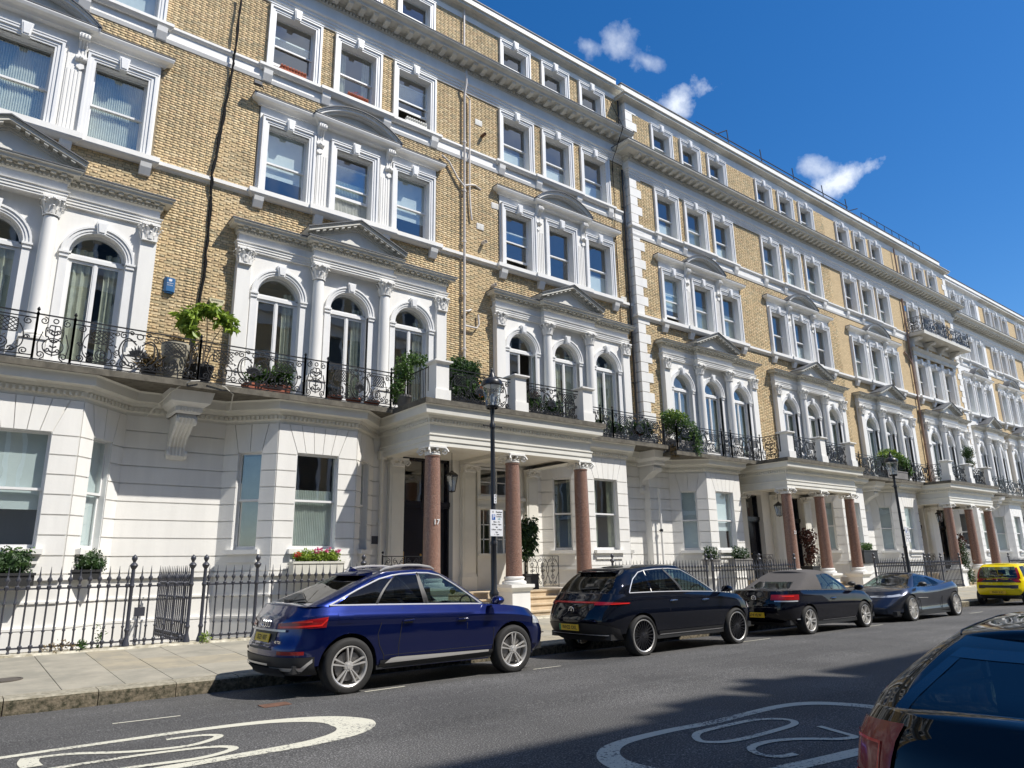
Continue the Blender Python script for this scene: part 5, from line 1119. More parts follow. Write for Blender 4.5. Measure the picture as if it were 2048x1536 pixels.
def sign(x, y, z, label, detail=True):
    S = thing('parking_sign', label, 'sign', (x, y, z), 0, 'white parking signs on the lamp posts'); w, h = .155, .262
    b = MB(); b.box(-w, w, -.008, .008, -h, h); b.build('plate', SIGNW, S)
    b = MB(); b.box(-.05, .05, .008, .03, h-.14, h-.10); b.box(-.05, .05, .008, .03, -h+.1, -h+.14); b.lathe([(.062, h-.15), (.066, h-.15), (.066, h-.09), (.062, h-.09)], 0, .07, 12); b.build('bracket', IRON, S)
    b = MB(); b.box(-.118, -.035, -.0105, -.0085, .06, .165); b.build('blue_panel', SIGNB, S)
    text_mesh('lettering', 'P', .115, SIGNW, S, (-.077, -.0125, .112), depth=.0008)
    rows = [('Resident', .215, .042, .062), ('permit', .17, .042, .062), ('holders', .125, .042, .062), ('only', .08, .042, .062), ('Mon - Fri', .018, .04, 0), ('8.30am - 10pm', -.032, .037, 0), ('Sat', -.082, .038, 0), ('8.30am - 6.30pm', -.132, .036, 0), ('Sun', -.182, .038, 0), ('1 - 5pm', -.228, .038, 0)]
    for s, zz, sz, xx in rows: text_mesh('lettering', s, sz*1.05, TXT if s not in ('only',) else SIGNT, S, (xx, -.0095, zz), depth=.0008)
    MB().lathe([(.001, .0), (.012, .0), (.012, .002), (.001, .002)], -.09, 0, 8, .215, axis='y') if False else None
    b = MB(); b.prism_y([(-.095, .2), (-.083, .2), (-.078, .225), (-.089, .24), (-.1, .225)], -.0105, -.0085); b.build('crest', TXT, S)
    return S
sign(8.74, 11.69, 2.47, 'white resident permit parking sign with blue P on the nearer lamp post')
sign(26.82, 11.69, 2.5, 'white parking sign on the farther lamp post')
St = thing('number_sticker', 'small white sticker plate on the nearer lamp post above the parking sign', 'sticker', (8.735, 11.715, 2.95)); MB().box(-.03, .03, -.003, .003, -.09, .09).build('plate', SIGNW, St)
for i, ch in enumerate('006'): text_mesh('lettering', ch, .055, TXT, St, (0, -.0045, .055-.055*i), depth=.0005)
# ------------------------------------------------------------------ pipes, cables, boxes on the walls
def pipe_thing(label, paths, m, cat='drainpipe', r=.05, name='drainpipe', collars=True, loc=None):
    p0 = paths[0][0]; T = thing(name, label, cat, tuple(p0)); 
    for i, pa in enumerate(paths):
        rr_ = r if i == 0 else r*.8; b = MB(); b.tube([tuple(Vector(q)-Vector(p0)) for q in pa], rr_, 8); b.build('pipe' if cat == 'drainpipe' else 'cable_run', m, T, smooth=True)
    if collars:
        a, d = paths[0][0], paths[0][-1]; n = int(abs(d[2]-a[2])/1.9); bb = None
        for q in range(n): z = min(a[2], d[2])+.6+q*1.9; inst(('col', r), lambda: MB().lathe([(r, 0), (r+.015, .01), (r+.015, .09), (r, .1)], 0, 0, 10).box(-r-.04, r+.04, -.01, .06, .03, .06), 'collar', m, T, (0, 0, z-p0[2]), smooth=True)
    return T
W1 = 18.5
pipe_thing('tall white drainpipe running down the brickwork between the first two arched window groups', [[(12.52, W1-.12, 5.95), (12.52, W1-.12, 18.0), (12.52, W1-.24, 18.4), (12.52, W1-.24, 18.9)],
    [(12.52, W1-.13, 14.35), (12.25, W1-.1, 14.6), (11.9, W1-.1, 15.1), (11.6, W1-.1, 15.25)], [(12.52, W1-.13, 14.4), (12.85, W1-.08, 14.55), (13.0, W1-.05, 14.6), (13.3, W1-.0, 14.55)],
    [(12.85, W1-.08, 13.2), (12.80, W1-.08, 13.6), (12.76, W1-.08, 14.2), (12.76, W1-.1, 17.9), (12.5, W1-.12, 18.1)], [(12.52, W1-.13, 9.3), (13.0, W1-.12, 9.3), (13.12, W1-.1, 9.45), (13.1, W1-.08, 9.8)], [(12.52, W1-.13, 9.8), (12.7, W1-.1, 9.85), (12.85, W1-.02, 9.95)], [(12.52, W1-.1, 19.9), (12.52, W1-.1, 22.0)]], PIPEM, r=.042)
pipe_thing('black soil pipe in the corner beside the tall white quoins', [[(20.62, W1-.1, 6.0), (20.62, W1-.1, 17.9)], [(20.62, W1-.1, 19.6), (20.62, W1-.1, 21.3)]], IRON, r=.045)
pipe_thing('brownish drainpipe beside the upper iron balcony on the far brick house', [[(45.6, 18.08, 5.8), (45.6, 18.08, 17.6)], [(45.6, 18.08, 13.3), (45.2, 18.1, 13.8), (44.9, 18.15, 14.0)], [(45.55, 18.05, 19.0), (45.5, 18.05, 21.0)]], mat('pipe_brown', (.30, .20, .15), .5, var=.2), r=.06)
pipe_thing('white drainpipe with hopper beside the bay left of the porch', [[(9.66, 18.38, .3), (9.66, 18.38, 4.75), (9.8, 18.0, 5.3)]], PORCHM, r=.05)
pipe_thing('slim white pipe under the right hand balcony console', [[(21.15, 18.0, .3), (21.15, 18.0, 4.4)]], STU, r=.045)
MB().box(-.11, .11, -.1, .1, 4.66, 4.9).build('hopper', PORCHM, None).parent = [o for o in C.objects if o.get('label', '').startswith('white drainpipe with hopper')][0]
h_ = [o for o in C.objects if o.name.startswith('hopper')][0]; h_.location = (0, 0, -.3)
def cable(label, pts, r=.018, wob=.05, n=3, m=None, seed=1):
    T = thing('cable', label, 'cable', tuple(pts[0])); q = random.Random(seed)
    for k in range(n):
        P = []
        for (a, b_) in zip(pts[:-1], pts[1:]):
            for t in range(6): u = t/6.; P.append(tuple(a[i]+(b_[i]-a[i])*u-pts[0][i]+(q.uniform(-wob, wob) if i == 0 else 0) for i in range(3)))
        P.append(tuple(pts[-1][i]-pts[0][i] for i in range(3))); b = MB(); b.tube(P, r, 5); b.build('strand', m or CABLEM, T, smooth=True)
    return T
cable('bundle of black cables hanging down the brickwork left of the second window group', [(4.66, W1-.16, 17.9), (4.62, W1-.2, 16.0), (4.62, W1-.1, 15.3), (4.5, W1-.06, 13.6), (4.35, W1-.14, 11.9), (4.4, W1-.05, 11.3), (4.42, W1-.06, 9.4), (4.3, W1-.08, 7.2), (4.2, W1-.1, 6.1)], r=.024, wob=.03)
cable('thin black cables running down beside the quoins of the nearer house', [(20.1, W1-.06, 21.2), (20.1, W1-.78, 19.4), (20.05, W1-.1, 18.1), (20.0, W1-.15, 15.9), (20.05, W1-.05, 15.2), (20.1, W1-.05, 11.0), (20.05, W1-.05, 8.2)], r=.012, wob=.02, n=2)
cable('pale cable looped over the balcony edge above the left console', [(3.4, 18.3, 5.2), (3.7, 17.3, 5.66), (4.0, 16.98, 5.86), (4.2, 17.0, 5.9)], r=.012, wob=.01, n=2, m=mat('cable_white', (.6, .58, .52), .6))
cable('pale cable looped down to the right of the left console', [(4.4, 17.0, 5.9), (4.75, 17.0, 5.84), (5.0, 17.1, 5.7), (5.1, 17.6, 5.4)], r=.012, wob=.01, n=2, m=MATS['cable_white'])
# alarm boxes
T = thing('alarm_box', 'blue burglar alarm box on the brick wall', 'alarm box', (3.62, W1, 8.62)); b = MB(); b.prism_z([(-.13, 0), (-.13, -.05), (-.08, -.11), (.08, -.11), (.13, -.05), (.13, 0)], -.19, .17); b.prism_z([(-.10, -.01), (-.07, -.09), (.07, -.09), (.10, -.01)], -.23, -.19); b.build('case', mat('alarm_blue', (.03, .14, .33), .35), T)
for i, s in enumerate(('SECURITY', 'SYSTEMS')): text_mesh('lettering', s, .035, SIGNW, T, (0, -.112, .02-.055*i), depth=.001)
MB().prism_y([(-.03, .07), (.03, .07), (.045, .12), (0, .14), (-.045, .12)], -.114, -.11).build('emblem', SIGNW, T)
T = thing('alarm_box', 'cream triangular alarm box with dark lettering beside the cables', 'alarm box', (4.78, W1-.0, 8.35)); b = MB(); b.prism_y([(-.18, .14), (.18, .14), (.19, .08), (.04, -.17), (-.04, -.17), (-.19, .08)], -.09, 0); b.build('case', mat('alarm_cream', (.62, .57, .36), .5), T)
text_mesh('lettering', 'BANHAM', .07, TXT, T, (0, -.092, .085), depth=.001); text_mesh('lettering', '1926', .05, TXT, T, (0, -.092, .01), depth=.001)
T = thing('alarm_box', 'small blue alarm box beside the far upper iron balcony', 'alarm box', (45.95, 18.2, 17.05)); MB().prism_z([(-.13, 0), (-.13, -.08), (.13, -.08), (.13, 0)], -.17, .17).build('case', MATS['alarm_blue'], T)
T = thing('security_camera', 'small white dome camera on the far wall above the balcony', 'camera', (46.0, 18.1, 8.3)); b = MB(); b.box(-.05, .05, -.1, .1, .05, .12); b.sphere((0, -.12, 0), .11, 8); b.build('dome', PAINT, T, smooth=True)
for x, z, hid in ((13.2, 17.2, 0), (13.25, 13.1, 1), (20.35, 12.0, 2), (13.9, 14.1, 3)):
    T = thing('air_brick', ['pale air vent high on the brickwork under the main cornice', 'white square vent on the brickwork beside the drainpipe', 'white ventilation grille beside the corner quoins', 'pale grille beside the curved pipe'][hid], 'vent', (x, W1, z)); b = MB(); b.box(-.15, .15, -.03, 0, -.11, .11); b.build('plate', STU, T)
    b = MB(); [b.box(-.12+i*.06, -.09+i*.06, -.04, -.03, -.08, .08) for i in range(5)]; b.build('slots', PORCHM, T)
for i, (x, z) in enumerate(((13.35, 16.7), (13.35, 12.5), (13.75, 11.0))):
    T = thing('flue_outlet', ['rusty flue outlet high on the brickwork', 'pale boiler flue below the white square vent', 'short flue stub near the hood of the arched windows'][i], 'flue', (x, W1, z)); b = MB(); b.lathe([(.05, -.22), (.06, -.22), (.06, 0), (.05, 0)], 0, 0, 12, axis='y'); b.build('pipe', PIPEM if i else mat('rusty_iron', (.16, .08, .05), .8), T, smooth=True)
# floodlight and gear at hood ends
T = thing('floodlight', 'small floodlight fixed at the left end of the second window hood', 'light', (5.28, W1-.35, 15.05)); MB().box(-.12, .1, -.06, .06, -.05, .05).tube([(.1, 0, 0), (.2, .1, -.05)], .015, 5).build('body', IRONG, T)
T = thing('porch_lantern', 'black iron lantern in the nearest porch, in front of its dark door', 'lantern', (11.15, 17.0, 4.55))
def lantern(T):
    b = MB(); b.tube([(0, 0, .25), (0, 0, -.28)], .008, 4); b.build('chain', IRON, T)
    b = MB(); b.lathe([(.19, -.42), (.20, -.40), (.13, -.34), (.06, -.3), (.03, -.26)], 0, 0, 6); b.lathe([(.10, -.86), (.11, -.84), (.02, -.88)], 0, 0, 6)
    for k in range(6): a = 2*PI*k/6; b.tube([(.105*math.cos(a), .105*math.sin(a), -.85), (.18*math.cos(a), .18*math.sin(a), -.42)], .008, 4)
    b.build('frame', IRON, T); MB().lathe([(.10, -.85), (.175, -.42)], 0, 0, 6).build('glass', LAMPGL, T); MB().lathe([(.02, -.8), (.03, -.66), (.02, -.55), (.001, -.52)], 0, 0, 8).build('bulb', MATS['mantle_and_disc_white'], T, smooth=True)
lantern(T)
T = thing('porch_lantern', 'black iron lantern hanging in the middle porch, behind the convertible', 'lantern', (27.5, 17.0, 4.35)); lantern(T)
T = thing('porch_lantern', 'black iron lantern hanging in the far porch beside the yellow car', 'lantern', (43.2, 17.0, 4.5)); lantern(T)
for i, (x, z) in enumerate(((9.52, 2.4), (9.52, 1.62))):
    T = thing('meter_box', ['small grey vent box on the stucco left of the porch, upper one', 'small grey vent box on the stucco left of the porch, lower one'][i], 'vent', (x, 18.44, z)); b = MB(); b.box(-.13, .13, -.03, 0, -.14, .14); b.build('frame', STU, T); MB().box(-.1, .1, -.04, -.03, -.11, .11).build('grille', IRONG, T)
# rooftop gear
T = thing('scaffold_guard_rail', 'grey scaffold guard rail standing along the roof edge', 'guard rail', (29.5, 18.9, 22.2)); b = MB()
xs_ = [0, 3.0, 6.2, 9.4, 12.2]
b.tube([(-2.6, 0, .9), (12.4, 0, .95)], .03, 6); b.build('rail', IRONG, T)
for i, x in enumerate(xs_): MB().tube([(x+.2, 0, -.5), (x, 0, 1.45)], .03, 6).build('upright', IRONG, T)
MB().tube([(-1.8, .4, .4), (-.6, -.4, 1.0)], .03, 6).build('brace', IRONG, T); MB().tube([(11.6, .4, .4), (12.8, -.4, .8)], .03, 6).build('brace', IRONG, T)
T = thing('roof_railing', 'thin dark roof railing near the end of the brick row', 'railing', (43.6, 18.9, 22.2)); 
for z in (.55, 1.1): MB().tube([(0, 0, z), (8.4, 0, z)], .025, 5).build('rail', IRONG, T)
for i in range(9): MB().tube([(i*1.05, 0, -.4), (i*1.05, 0, 1.1)], .022, 5).build('upright', IRONG, T)
def stack(x, y, label):
    T = thing('chimney_stack', label, 'chimney', (x, y, 21.5), 0, 'chimney stacks above the parapet'); MB().box(-.35, .35, -.5, 1.5, -.5, 1.0).build('stack', FARB, T); MB().box(-.42, .42, -.57, 1.57, 1.0, 1.12).build('cap', STU, T)
    for i in range(2): b = MB(); b.lathe([(.12, 1.12), (.12, 1.4), (.14, 1.42), (.14, 1.5), (.1, 1.5)], 0, -.2+i*.6, 10); b.build('chimney_pot', TERRA, T)
    MB().box(.7, 1.5, -.2, .9, .8, 1.0).build('flue_slab', LEAD, T)
stack(27.2, 19.6, 'low chimney with a terracotta pot beside the scaffold rail'); stack(40.9, 19.6, 'low chimney beyond the scaffold rail on the far roof')
# terracotta troughs in the upper windows
def trough(x, z, label, m=TERRA, w=.8, fl=None):
    T = thing('window_trough', label, 'planter', (x, W1-.02, z)); b = MB(); b.box(-w/2, w/2, -.08, .08, 0, .14)
    for i in range(9): b.sphere((-w/2+w*(i+.5)/9, -.08, .15), .05, 5)
    b.build('trough', m, T)
    if fl: foliage_part(T, 'flowers', [((0, 0, .22), (w*.5, .1, .1))], 90, .05, LEAF[fl])
def leaf_cloud(blobs, n, size, seed=0, droop=0, lw=.5, core=0):
    q = np.random.default_rng(seed); b = MB(); tot = sum(bl[1][0]*bl[1][1]*bl[1][2] for bl in blobs) or 1
    for c, r in blobs:
        k = max(6, int(n*r[0]*r[1]*r[2]/tot)); 
        d = q.normal(size=(k, 3)); d /= np.linalg.norm(d, axis=1)[:, None]; rad = q.random(k)**.33*(0.82+.25*np.sin(d[:, 0]*5+seed)*np.cos(d[:, 2]*4)); P = d*rad[:, None]*np.array(r)+np.array(c)
        for i in range(k):
            a = q.normal(size=3); a /= np.linalg.norm(a); a[2] -= droop; u = np.cross(a, q.normal(size=3)); u /= np.linalg.norm(u); s = size*q.uniform(.6, 1.3); p = P[i]
            t = a*s; m_ = u*s*lw*.5; nn = np.cross(a, u)*s*.12
            b.add([tuple(p), tuple(p+t*.5+m_+nn), tuple(p+t), tuple(p+t*.5-m_+nn)], [(0, 1, 2, 3)])
    q2 = np.random.default_rng(seed+9)
    for c, r in (blobs if core else []):
        V = []; m = 7
        for i in range(m):
            for j in range(10):
                th = PI*(i+.5)/m; ph = 2*PI*j/10; s = core*q2.uniform(.75, 1.05); V.append((c[0]+r[0]*s*math.sin(th)*math.cos(ph), c[1]+r[1]*s*math.sin(th)*math.sin(ph), c[2]+r[2]*s*math.cos(th)))
        b.add(V, [(i*10+j, i*10+(j+1) % 10, i*10+10+(j+1) % 10, i*10+10+j) for i in range(m-1) for j in range(10)]+[tuple(range(10)), tuple(range((m-1)*10+9, (m-1)*10-1, -1))])
    return b
def foliage_part(T, name, blobs, n, size, m, seed=0, droop=0, lw=.5, core=0): return leaf_cloud(blobs, n, size, seed, droop, lw, core).build(name, m, T, kind='stuff')
trough(6.35, LV1['s3t']+.02, 'scalloped terracotta trough in the left open window under the cornice'); trough(8.46, LV1['s3t']+.02, 'terracotta trough with red flowers in the middle window under the cornice', fl='petal_red', w=.7); trough(10.6, LV1['s3t']+.02, 'striped cream trough in the right open window under the cornice', PORCHM)
# ------------------------------------------------------------------ plants
def shrub(name, label, loc, blobs, n, size, m, stems=(), pot=None, cat='plant', droop=0, seed=1, extra=None, group=None, lw=.5):
    T = thing(name, label, cat, loc, 0, group)
    foliage_part(T, 'foliage', blobs, int(n*1.5), size*1.1, LEAF[m], seed, droop, max(lw, .2)*1.25, core=.72 if m == 'leaf_dark' and 'tree' not in name and 'climber' not in name else 0)
    if extra:
        for nm, bl, nn, sz, mm in extra: foliage_part(T, nm, bl, nn, sz, LEAF[mm], seed+5, 0, .8)
    for s in stems: b = MB(); b.tube(s, [.02-.012*i/(len(s)-1) for i in range(len(s))], 5); b.build('stem', mat('bark', (.12, .09, .06), .9), T)
    if pot:
        k, w, d, h, mm = pot; b = MB()
        if k == 'box': b.box(-w/2, w/2, -d/2, d/2, 0, h); b.box(-w/2-.02, w/2+.02, -d/2-.02, d/2+.02, h-.05, h)
        else: b.lathe([(w*.3, 0), (w*.34, .02), (w*.46, h*.8), (w*.5, h*.85), (w*.5, h), (w*.42, h), (w*.4, h*.9), (.01, h*.9)], 0, 0, 18)
        b.build('pot' if k != 'box' else 'planter', mm, T, smooth=(k != 'box'))
    return T
POTG = mat('pot_grey', (.22, .21, .2), .8, var=.2); POTB = mat('pot_black', (.03, .03, .03), .5); POTT = mat('pot_terracotta', (.38, .12, .07), .8, var=.3); TROW = mat('trough_white', (.68, .66, .58), .6, var=.15)
POTST = mat('pot_stone', (.48, .44, .34), .85, var=.25, vscale=8)
shrub('hedge_planter', 'wide clipped dark hedge in a window planter at the left edge', (.78, 17.25, 1.40), [((0, 0, .42), (.75, .22, .32)), ((.4, 0, .45), (.4, .2, .34)), ((-.5, 0, .4), (.4, .2, .3))], 2600, .05, 'leaf_dark', pot=('box', 1.5, .3, .25, POTB), extra=[('dry_tips', [((.45, 0, .66), (.3, .1, .14)), ((-.1, 0, .66), (.2, .1, .1))], 50, .07, 'leaf_mid')])
shrub('clipped_shrub', 'small round clipped shrub in the second window planter from the left', (2.45, 17.8, 1.5), [((0, 0, .38), (.36, .26, .3)), ((.25, 0, .3), (.2, .2, .2))], 1500, .045, 'leaf_dark', pot=('box', .6, .3, .2, POTB))
shrub('flower_trough', 'white window trough with pink and red geraniums beside the blue car roof', (7.35, 17.2, 1.52), [((0, 0, .42), (.62, .2, .17)), ((-.35, 0, .4), (.25, .2, .16)), ((.35, 0, .4), (.28, .2, .16))], 1500, .06, 'leaf_lime', pot=('box', 1.3, .3, .3, TROW), extra=[('flowers', [((.0, -.1, .58), (.12, .08, .05)), ((.2, -.1, .56), (.08, .06, .05)), ((.5, -.1, .54), (.08, .08, .06)), ((-.05, -.1, .5), (.08, .06, .04)), ((.28, -.1, .62), (.05, .05, .04))], 130, .05, 'petal_pink'), ('red_flowers', [((-.55, -.12, .46), (.09, .06, .07))], 40, .05, 'petal_red')])
shrub('potted_tree', 'small tree with lime green palmate leaves beside the party railing', (4.35, 17.55, 5.9), [((-.42, 0, 1.72), (.3, .25, .13)), ((.05, 0, 1.98), (.35, .28, .13)), ((.45, 0, 1.80), (.3, .25, .12)), ((-.25, 0, 1.85), (.22, .2, .1)), ((-.35, .0, 1.38), (.2, .2, .12)), ((.62, 0, 1.6), (.12, .15, .12)), ((-.5, .1, 1.5), (.16, .15, .12))], 430, .17, 'leaf_lime', stems=[[(0, 0, .3), (.0, 0, .9), (-.2, 0, 1.4), (-.4, 0, 1.65)], [(0, 0, .4), (.05, 0, 1.2), (.0, 0, 1.9)], [(0, 0, .4), (.2, 0, 1.2), (.45, 0, 1.7)]], pot=('round', .55, .5, .5, POTB), cat='tree', droop=.5, lw=.45)
shrub('stone_urn', 'tall pale stone urn standing left of the party railing on the balcony', (3.72, 17.55, 5.9), [((0, 0, 1.0), (.18, .18, .12))], 120, .08, 'leaf_dry', pot=('round', .62, .6, .92, POTST), cat='urn')
shrub('succulent_pot', 'low spiky plant in a pot at the foot of the stone urn', (3.2, 17.5, 5.9), [((0, 0, .38), (.26, .2, .2))], 150, .17, 'leaf_dry', pot=('round', .36, .36, .26, POTB), lw=.2)
shrub('balcony_shrub', 'low leafy shrub in a trough behind the railing under the leftmost arched window', (5.85, 17.5, 5.9), [((0, 0, .42), (.55, .25, .3)), ((.35, 0, .5), (.3, .2, .25))], 900, .075, 'leaf_mid', pot=('box', 1.0, .32, .22, POTT), extra=[('flowers', [((-.2, -.2, .55), (.2, .1, .15))], 18, .05, 'petal_white')])
shrub('grassy_pot', 'grassy plant in a terracotta pot beside the leafy balcony shrub', (6.35, 17.5, 5.9), [((0, 0, .5), (.22, .2, .38))], 300, .16, 'leaf_mid', pot=('round', .4, .4, .26, POTT), lw=.15)
for i, x in enumerate((7.7, 8.25, 8.8)):
    T = thing('terracotta_dish', ['left', 'middle', 'right'][i]+'most of the three terracotta bowls on the balcony behind the railing', 'pot', (x, 17.4, 5.89), 0, 'terracotta bowls on the balcony'); b = MB(); b.lathe([(.12, 0), (.2, .13), (.22, .15), (.22, .18), (.18, .18), (.01, .12)], 0, 0, 16); b.build('bowl', POTT, T, smooth=True)
shrub('porch_roof_bush', 'light green loose bush left of the first balcony pier', (9.55, 17.0, 5.9), [((0, 0, 1.1), (.35, .35, .45)), ((.35, 0, 1.45), (.5, .3, .22)), ((-.2, 0, .5), (.25, .3, .4))], 1200, .07, 'leaf_mid', stems=[[(0, 0, .2), (0, 0, 1.2)]], pot=('round', .45, .4, .35, POTG))
shrub('porch_roof_hedge', 'dense dark bush filling the gap between two balcony piers over the porch', (11.05, 16.35, 5.9), [((0, 0, .75), (.75, .4, .7)), ((.1, 0, 1.25), (.7, .4, .32)), ((.5, 0, .6), (.5, .35, .5)), ((-.45, 0, 1.05), (.35, .3, .35))], 5200, .065, 'leaf_dark', stems=[[(0, 0, .2), (0, 0, 1.2)]], pot=('box', 1.5, .4, .3, POTG), extra=[('berries', [((.42, -.35, .55), (.1, .1, .3))], 90, .05, 'petal_orange'), ('light_leaves', [((.0, 0, 1.3), (.7, .4, .3))], 700, .07, 'leaf_mid')])
shrub('purple_plant', 'dark plants behind the railing between the balcony piers right of the lamp', (13.9, 16.2, 5.9), [((-.3, 0, .55), (.35, .2, .35)), ((.45, 0, .45), (.5, .2, .35))], 900, .07, 'leaf_dark', pot=('box', 1.4, .3, .25, POTG), extra=[('red_leaves', [((-.35, -.1, .75), (.2, .15, .14))], 60, .08, 'leaf_bronze')])
shrub('balcony_climber', 'pots of mixed dark foliage along the balcony left of the quoins', (18.2, 17.45, 5.9), [((-.8, 0, .4), (.5, .25, .35)), ((.2, 0, .4), (.6, .25, .32)), ((1.2, 0, .5), (.55, .25, .42)), ((1.9, 0, .55), (.35, .25, .45))], 2600, .07, 'leaf_dark', pot=('box', 4.2, .3, .2, POTG), extra=[('red_leaves', [((1.2, -.1, .4), (.3, .15, .25))], 150, .07, 'leaf_bronze')])
shrub('corner_shrub', 'large bright green shrub with white blossom at the quoined corner of the balcony', (21.55, 17.1, 5.7), [((-.2, 0, 1.1), (.8, .5, .5)), ((.3, 0, .8), (.7, .5, .6)), ((-.6, 0, 1.25), (.5, .4, .25)), ((.7, 0, .6), (.4, .4, .5)), ((.55, -.35, .25), (.25, .2, .5))], 4200, .075, 'leaf_mid', stems=[[(0, 0, .1), (0, 0, 1.0)]], pot=('box', 1.2, .5, .4, POTG), extra=[('blossom', [((.0, -.1, .9), (.7, .4, .45))], 260, .06, 'petal_white'), ('light_leaves', [((-.2, 0, 1.35), (.7, .4, .3))], 700, .08, 'leaf_lime')])
shrub('ledge_weeds', 'dry weeds growing from the broken ledge end beside the right hand console', (21.0, 16.95, 5.55), [((0, 0, .12), (.3, .15, .22))], 260, .12, 'leaf_dry', lw=.2)
shrub('far_balcony_shrub', 'bright leafy shrub on the far balcony near the second lamp', (38.4, 17.0, 5.7), [((0, 0, 1.1), (1.1, .5, .45)), ((.9, 0, .9), (.8, .5, .45)), ((-.7, 0, .9), (.6, .5, .4)), ((1.5, 0, .5), (.4, .4, .5))], 3200, .11, 'leaf_mid', stems=[[(0, 0, .1), (0, 0, 1.0)]], pot=('box', 2.2, .5, .4, POTG), extra=[('light_leaves', [((0, 0, 1.2), (1.1, .5, .35))], 800, .11, 'leaf_lime')])
shrub('standard_tree', 'thin ball-headed little tree in front of the white house, far right balcony', (46.2, 16.1, 5.7), [((0, 0, 1.9), (.45, .4, .45)), ((.1, 0, 1.3), (.3, .3, .3))], 700, .08, 'leaf_dark', stems=[[(0, 0, .2), (0, 0, 1.6)]], pot=('round', .4, .4, .4, POTG), cat='tree')
shrub('far_lime_plant', 'small lime green plant on the farthest balcony at the right edge', (60.5, 17.2, 5.7), [((0, 0, .7), (.5, .4, .4))], 300, .12, 'leaf_lime', pot=('round', .4, .4, .3, POTG))
shrub('porch_tree', 'potted dark tree with drooping leaves behind the middle column of the porch numbered 17', (14.15, 17.4, .95), [((.15, 0, 1.95), (.3, .3, .3)), ((.1, 0, 1.5), (.32, .3, .42)), ((.0, 0, 1.1), (.25, .25, .25)), ((-.25, 0, 1.7), (.3, .3, .4))], 650, .14, 'leaf_dark', stems=[[(0, 0, .3), (.02, 0, 2.0)]], pot=('box', .5, .5, .45, POTB), cat='tree', droop=.6, lw=.35)
shrub('bronze_tree', 'small bronze leaved tree in a black planter in the porch numbered 21', (29.3, 16.9, .95), [((0, 0, 1.7), (.4, .4, .4)), ((.1, 0, 1.2), (.35, .3, .4)), ((0, 0, .8), (.25, .25, .35))], 800, .1, 'leaf_bronze', stems=[[(0, 0, .3), (0, 0, 1.7)]], pot=('box', .6, .5, .5, POTB), cat='tree')
shrub('bay_hedge', 'left of the two round clipped shrubs in white planters behind the black SUV bonnet', (22.6, 16.95, 1.55), [((0, 0, .42), (.4, .26, .3))], 1100, .055, 'leaf_dark', pot=('box', .7, .3, .22, POTG), extra=[('blossom', [((0, -.1, .45), (.4, .25, .28))], 160, .05, 'petal_white')])
shrub('bay_hedge', 'right of the two round clipped shrubs in white planters behind the black SUV bonnet', (24.1, 16.75, 1.55), [((0, 0, .42), (.48, .26, .3)), ((.3, 0, .4), (.3, .2, .25))], 1300, .055, 'leaf_dark', pot=('box', 1.1, .3, .22, POTG), extra=[('blossom', [((0, -.1, .45), (.45, .25, .28))], 160, .05, 'petal_white')])
shrub('box_hedge', 'square clipped hedge in a dark planter behind the columns numbered 21', (33.9, 16.7, 1.5), [((0, 0, .75), (.6, .25, .22))], 700, .06, 'leaf_mid', pot=('box', 1.3, .35, .6, POTB))
shrub('porch_olive', 'small potted tree with reddish leaves in the porch numbered 25', (45.0, 16.9, .95), [((0, 0, 1.6), (.45, .4, .6)), ((0, 0, .8), (.4, .3, .5))], 700, .1, 'leaf_bronze', stems=[[(0, 0, .2), (0, 0, 1.4)]], pot=('box', .5, .5, .4, POTB), cat='tree')
shrub('porch_climber', 'silvery climber on the column numbered 25', (42.3, 15.75, .3), [((0, 0, 1.2), (.3, .25, 1.2)), ((.3, 0, .5), (.35, .25, .5))], 900, .08, 'leaf_dark', extra=[('blossom', [((0, -.1, 1.2), (.35, .3, 1.2))], 260, .07, 'petal_white')], stems=[[(0, 0, 0), (0, 0, 1.9)]])
q_ = random.Random(5)
for i, (x, y, lab) in enumerate(((2.55, 15.66, 'tall weed at the foot of the railing left of the gate'), (2.25, 15.5, 'flat patch of weeds at the coping left of the gate'), (4.35, 15.45, 'yellow green weed at the foot of the double railing posts'), (1.9, 15.5, 'thin reddish weeds along the coping by the hedge planters'), (.45, 11.38, 'tuft of grass in the gutter at the left edge'))):
    z = pv(y) if y > 11.4 else -.08
    shrub('weed', lab, (x, y, z), [((0, 0, .12 if i else .22), (.10 if i != 3 else .35, .05, .12 if i else .3))], 70 if i else 60, .06, 'leaf_lime' if i in (2, 4) else ('leaf_dry' if i == 3 else 'leaf_mid'), lw=.25, cat='weed', seed=i+20)
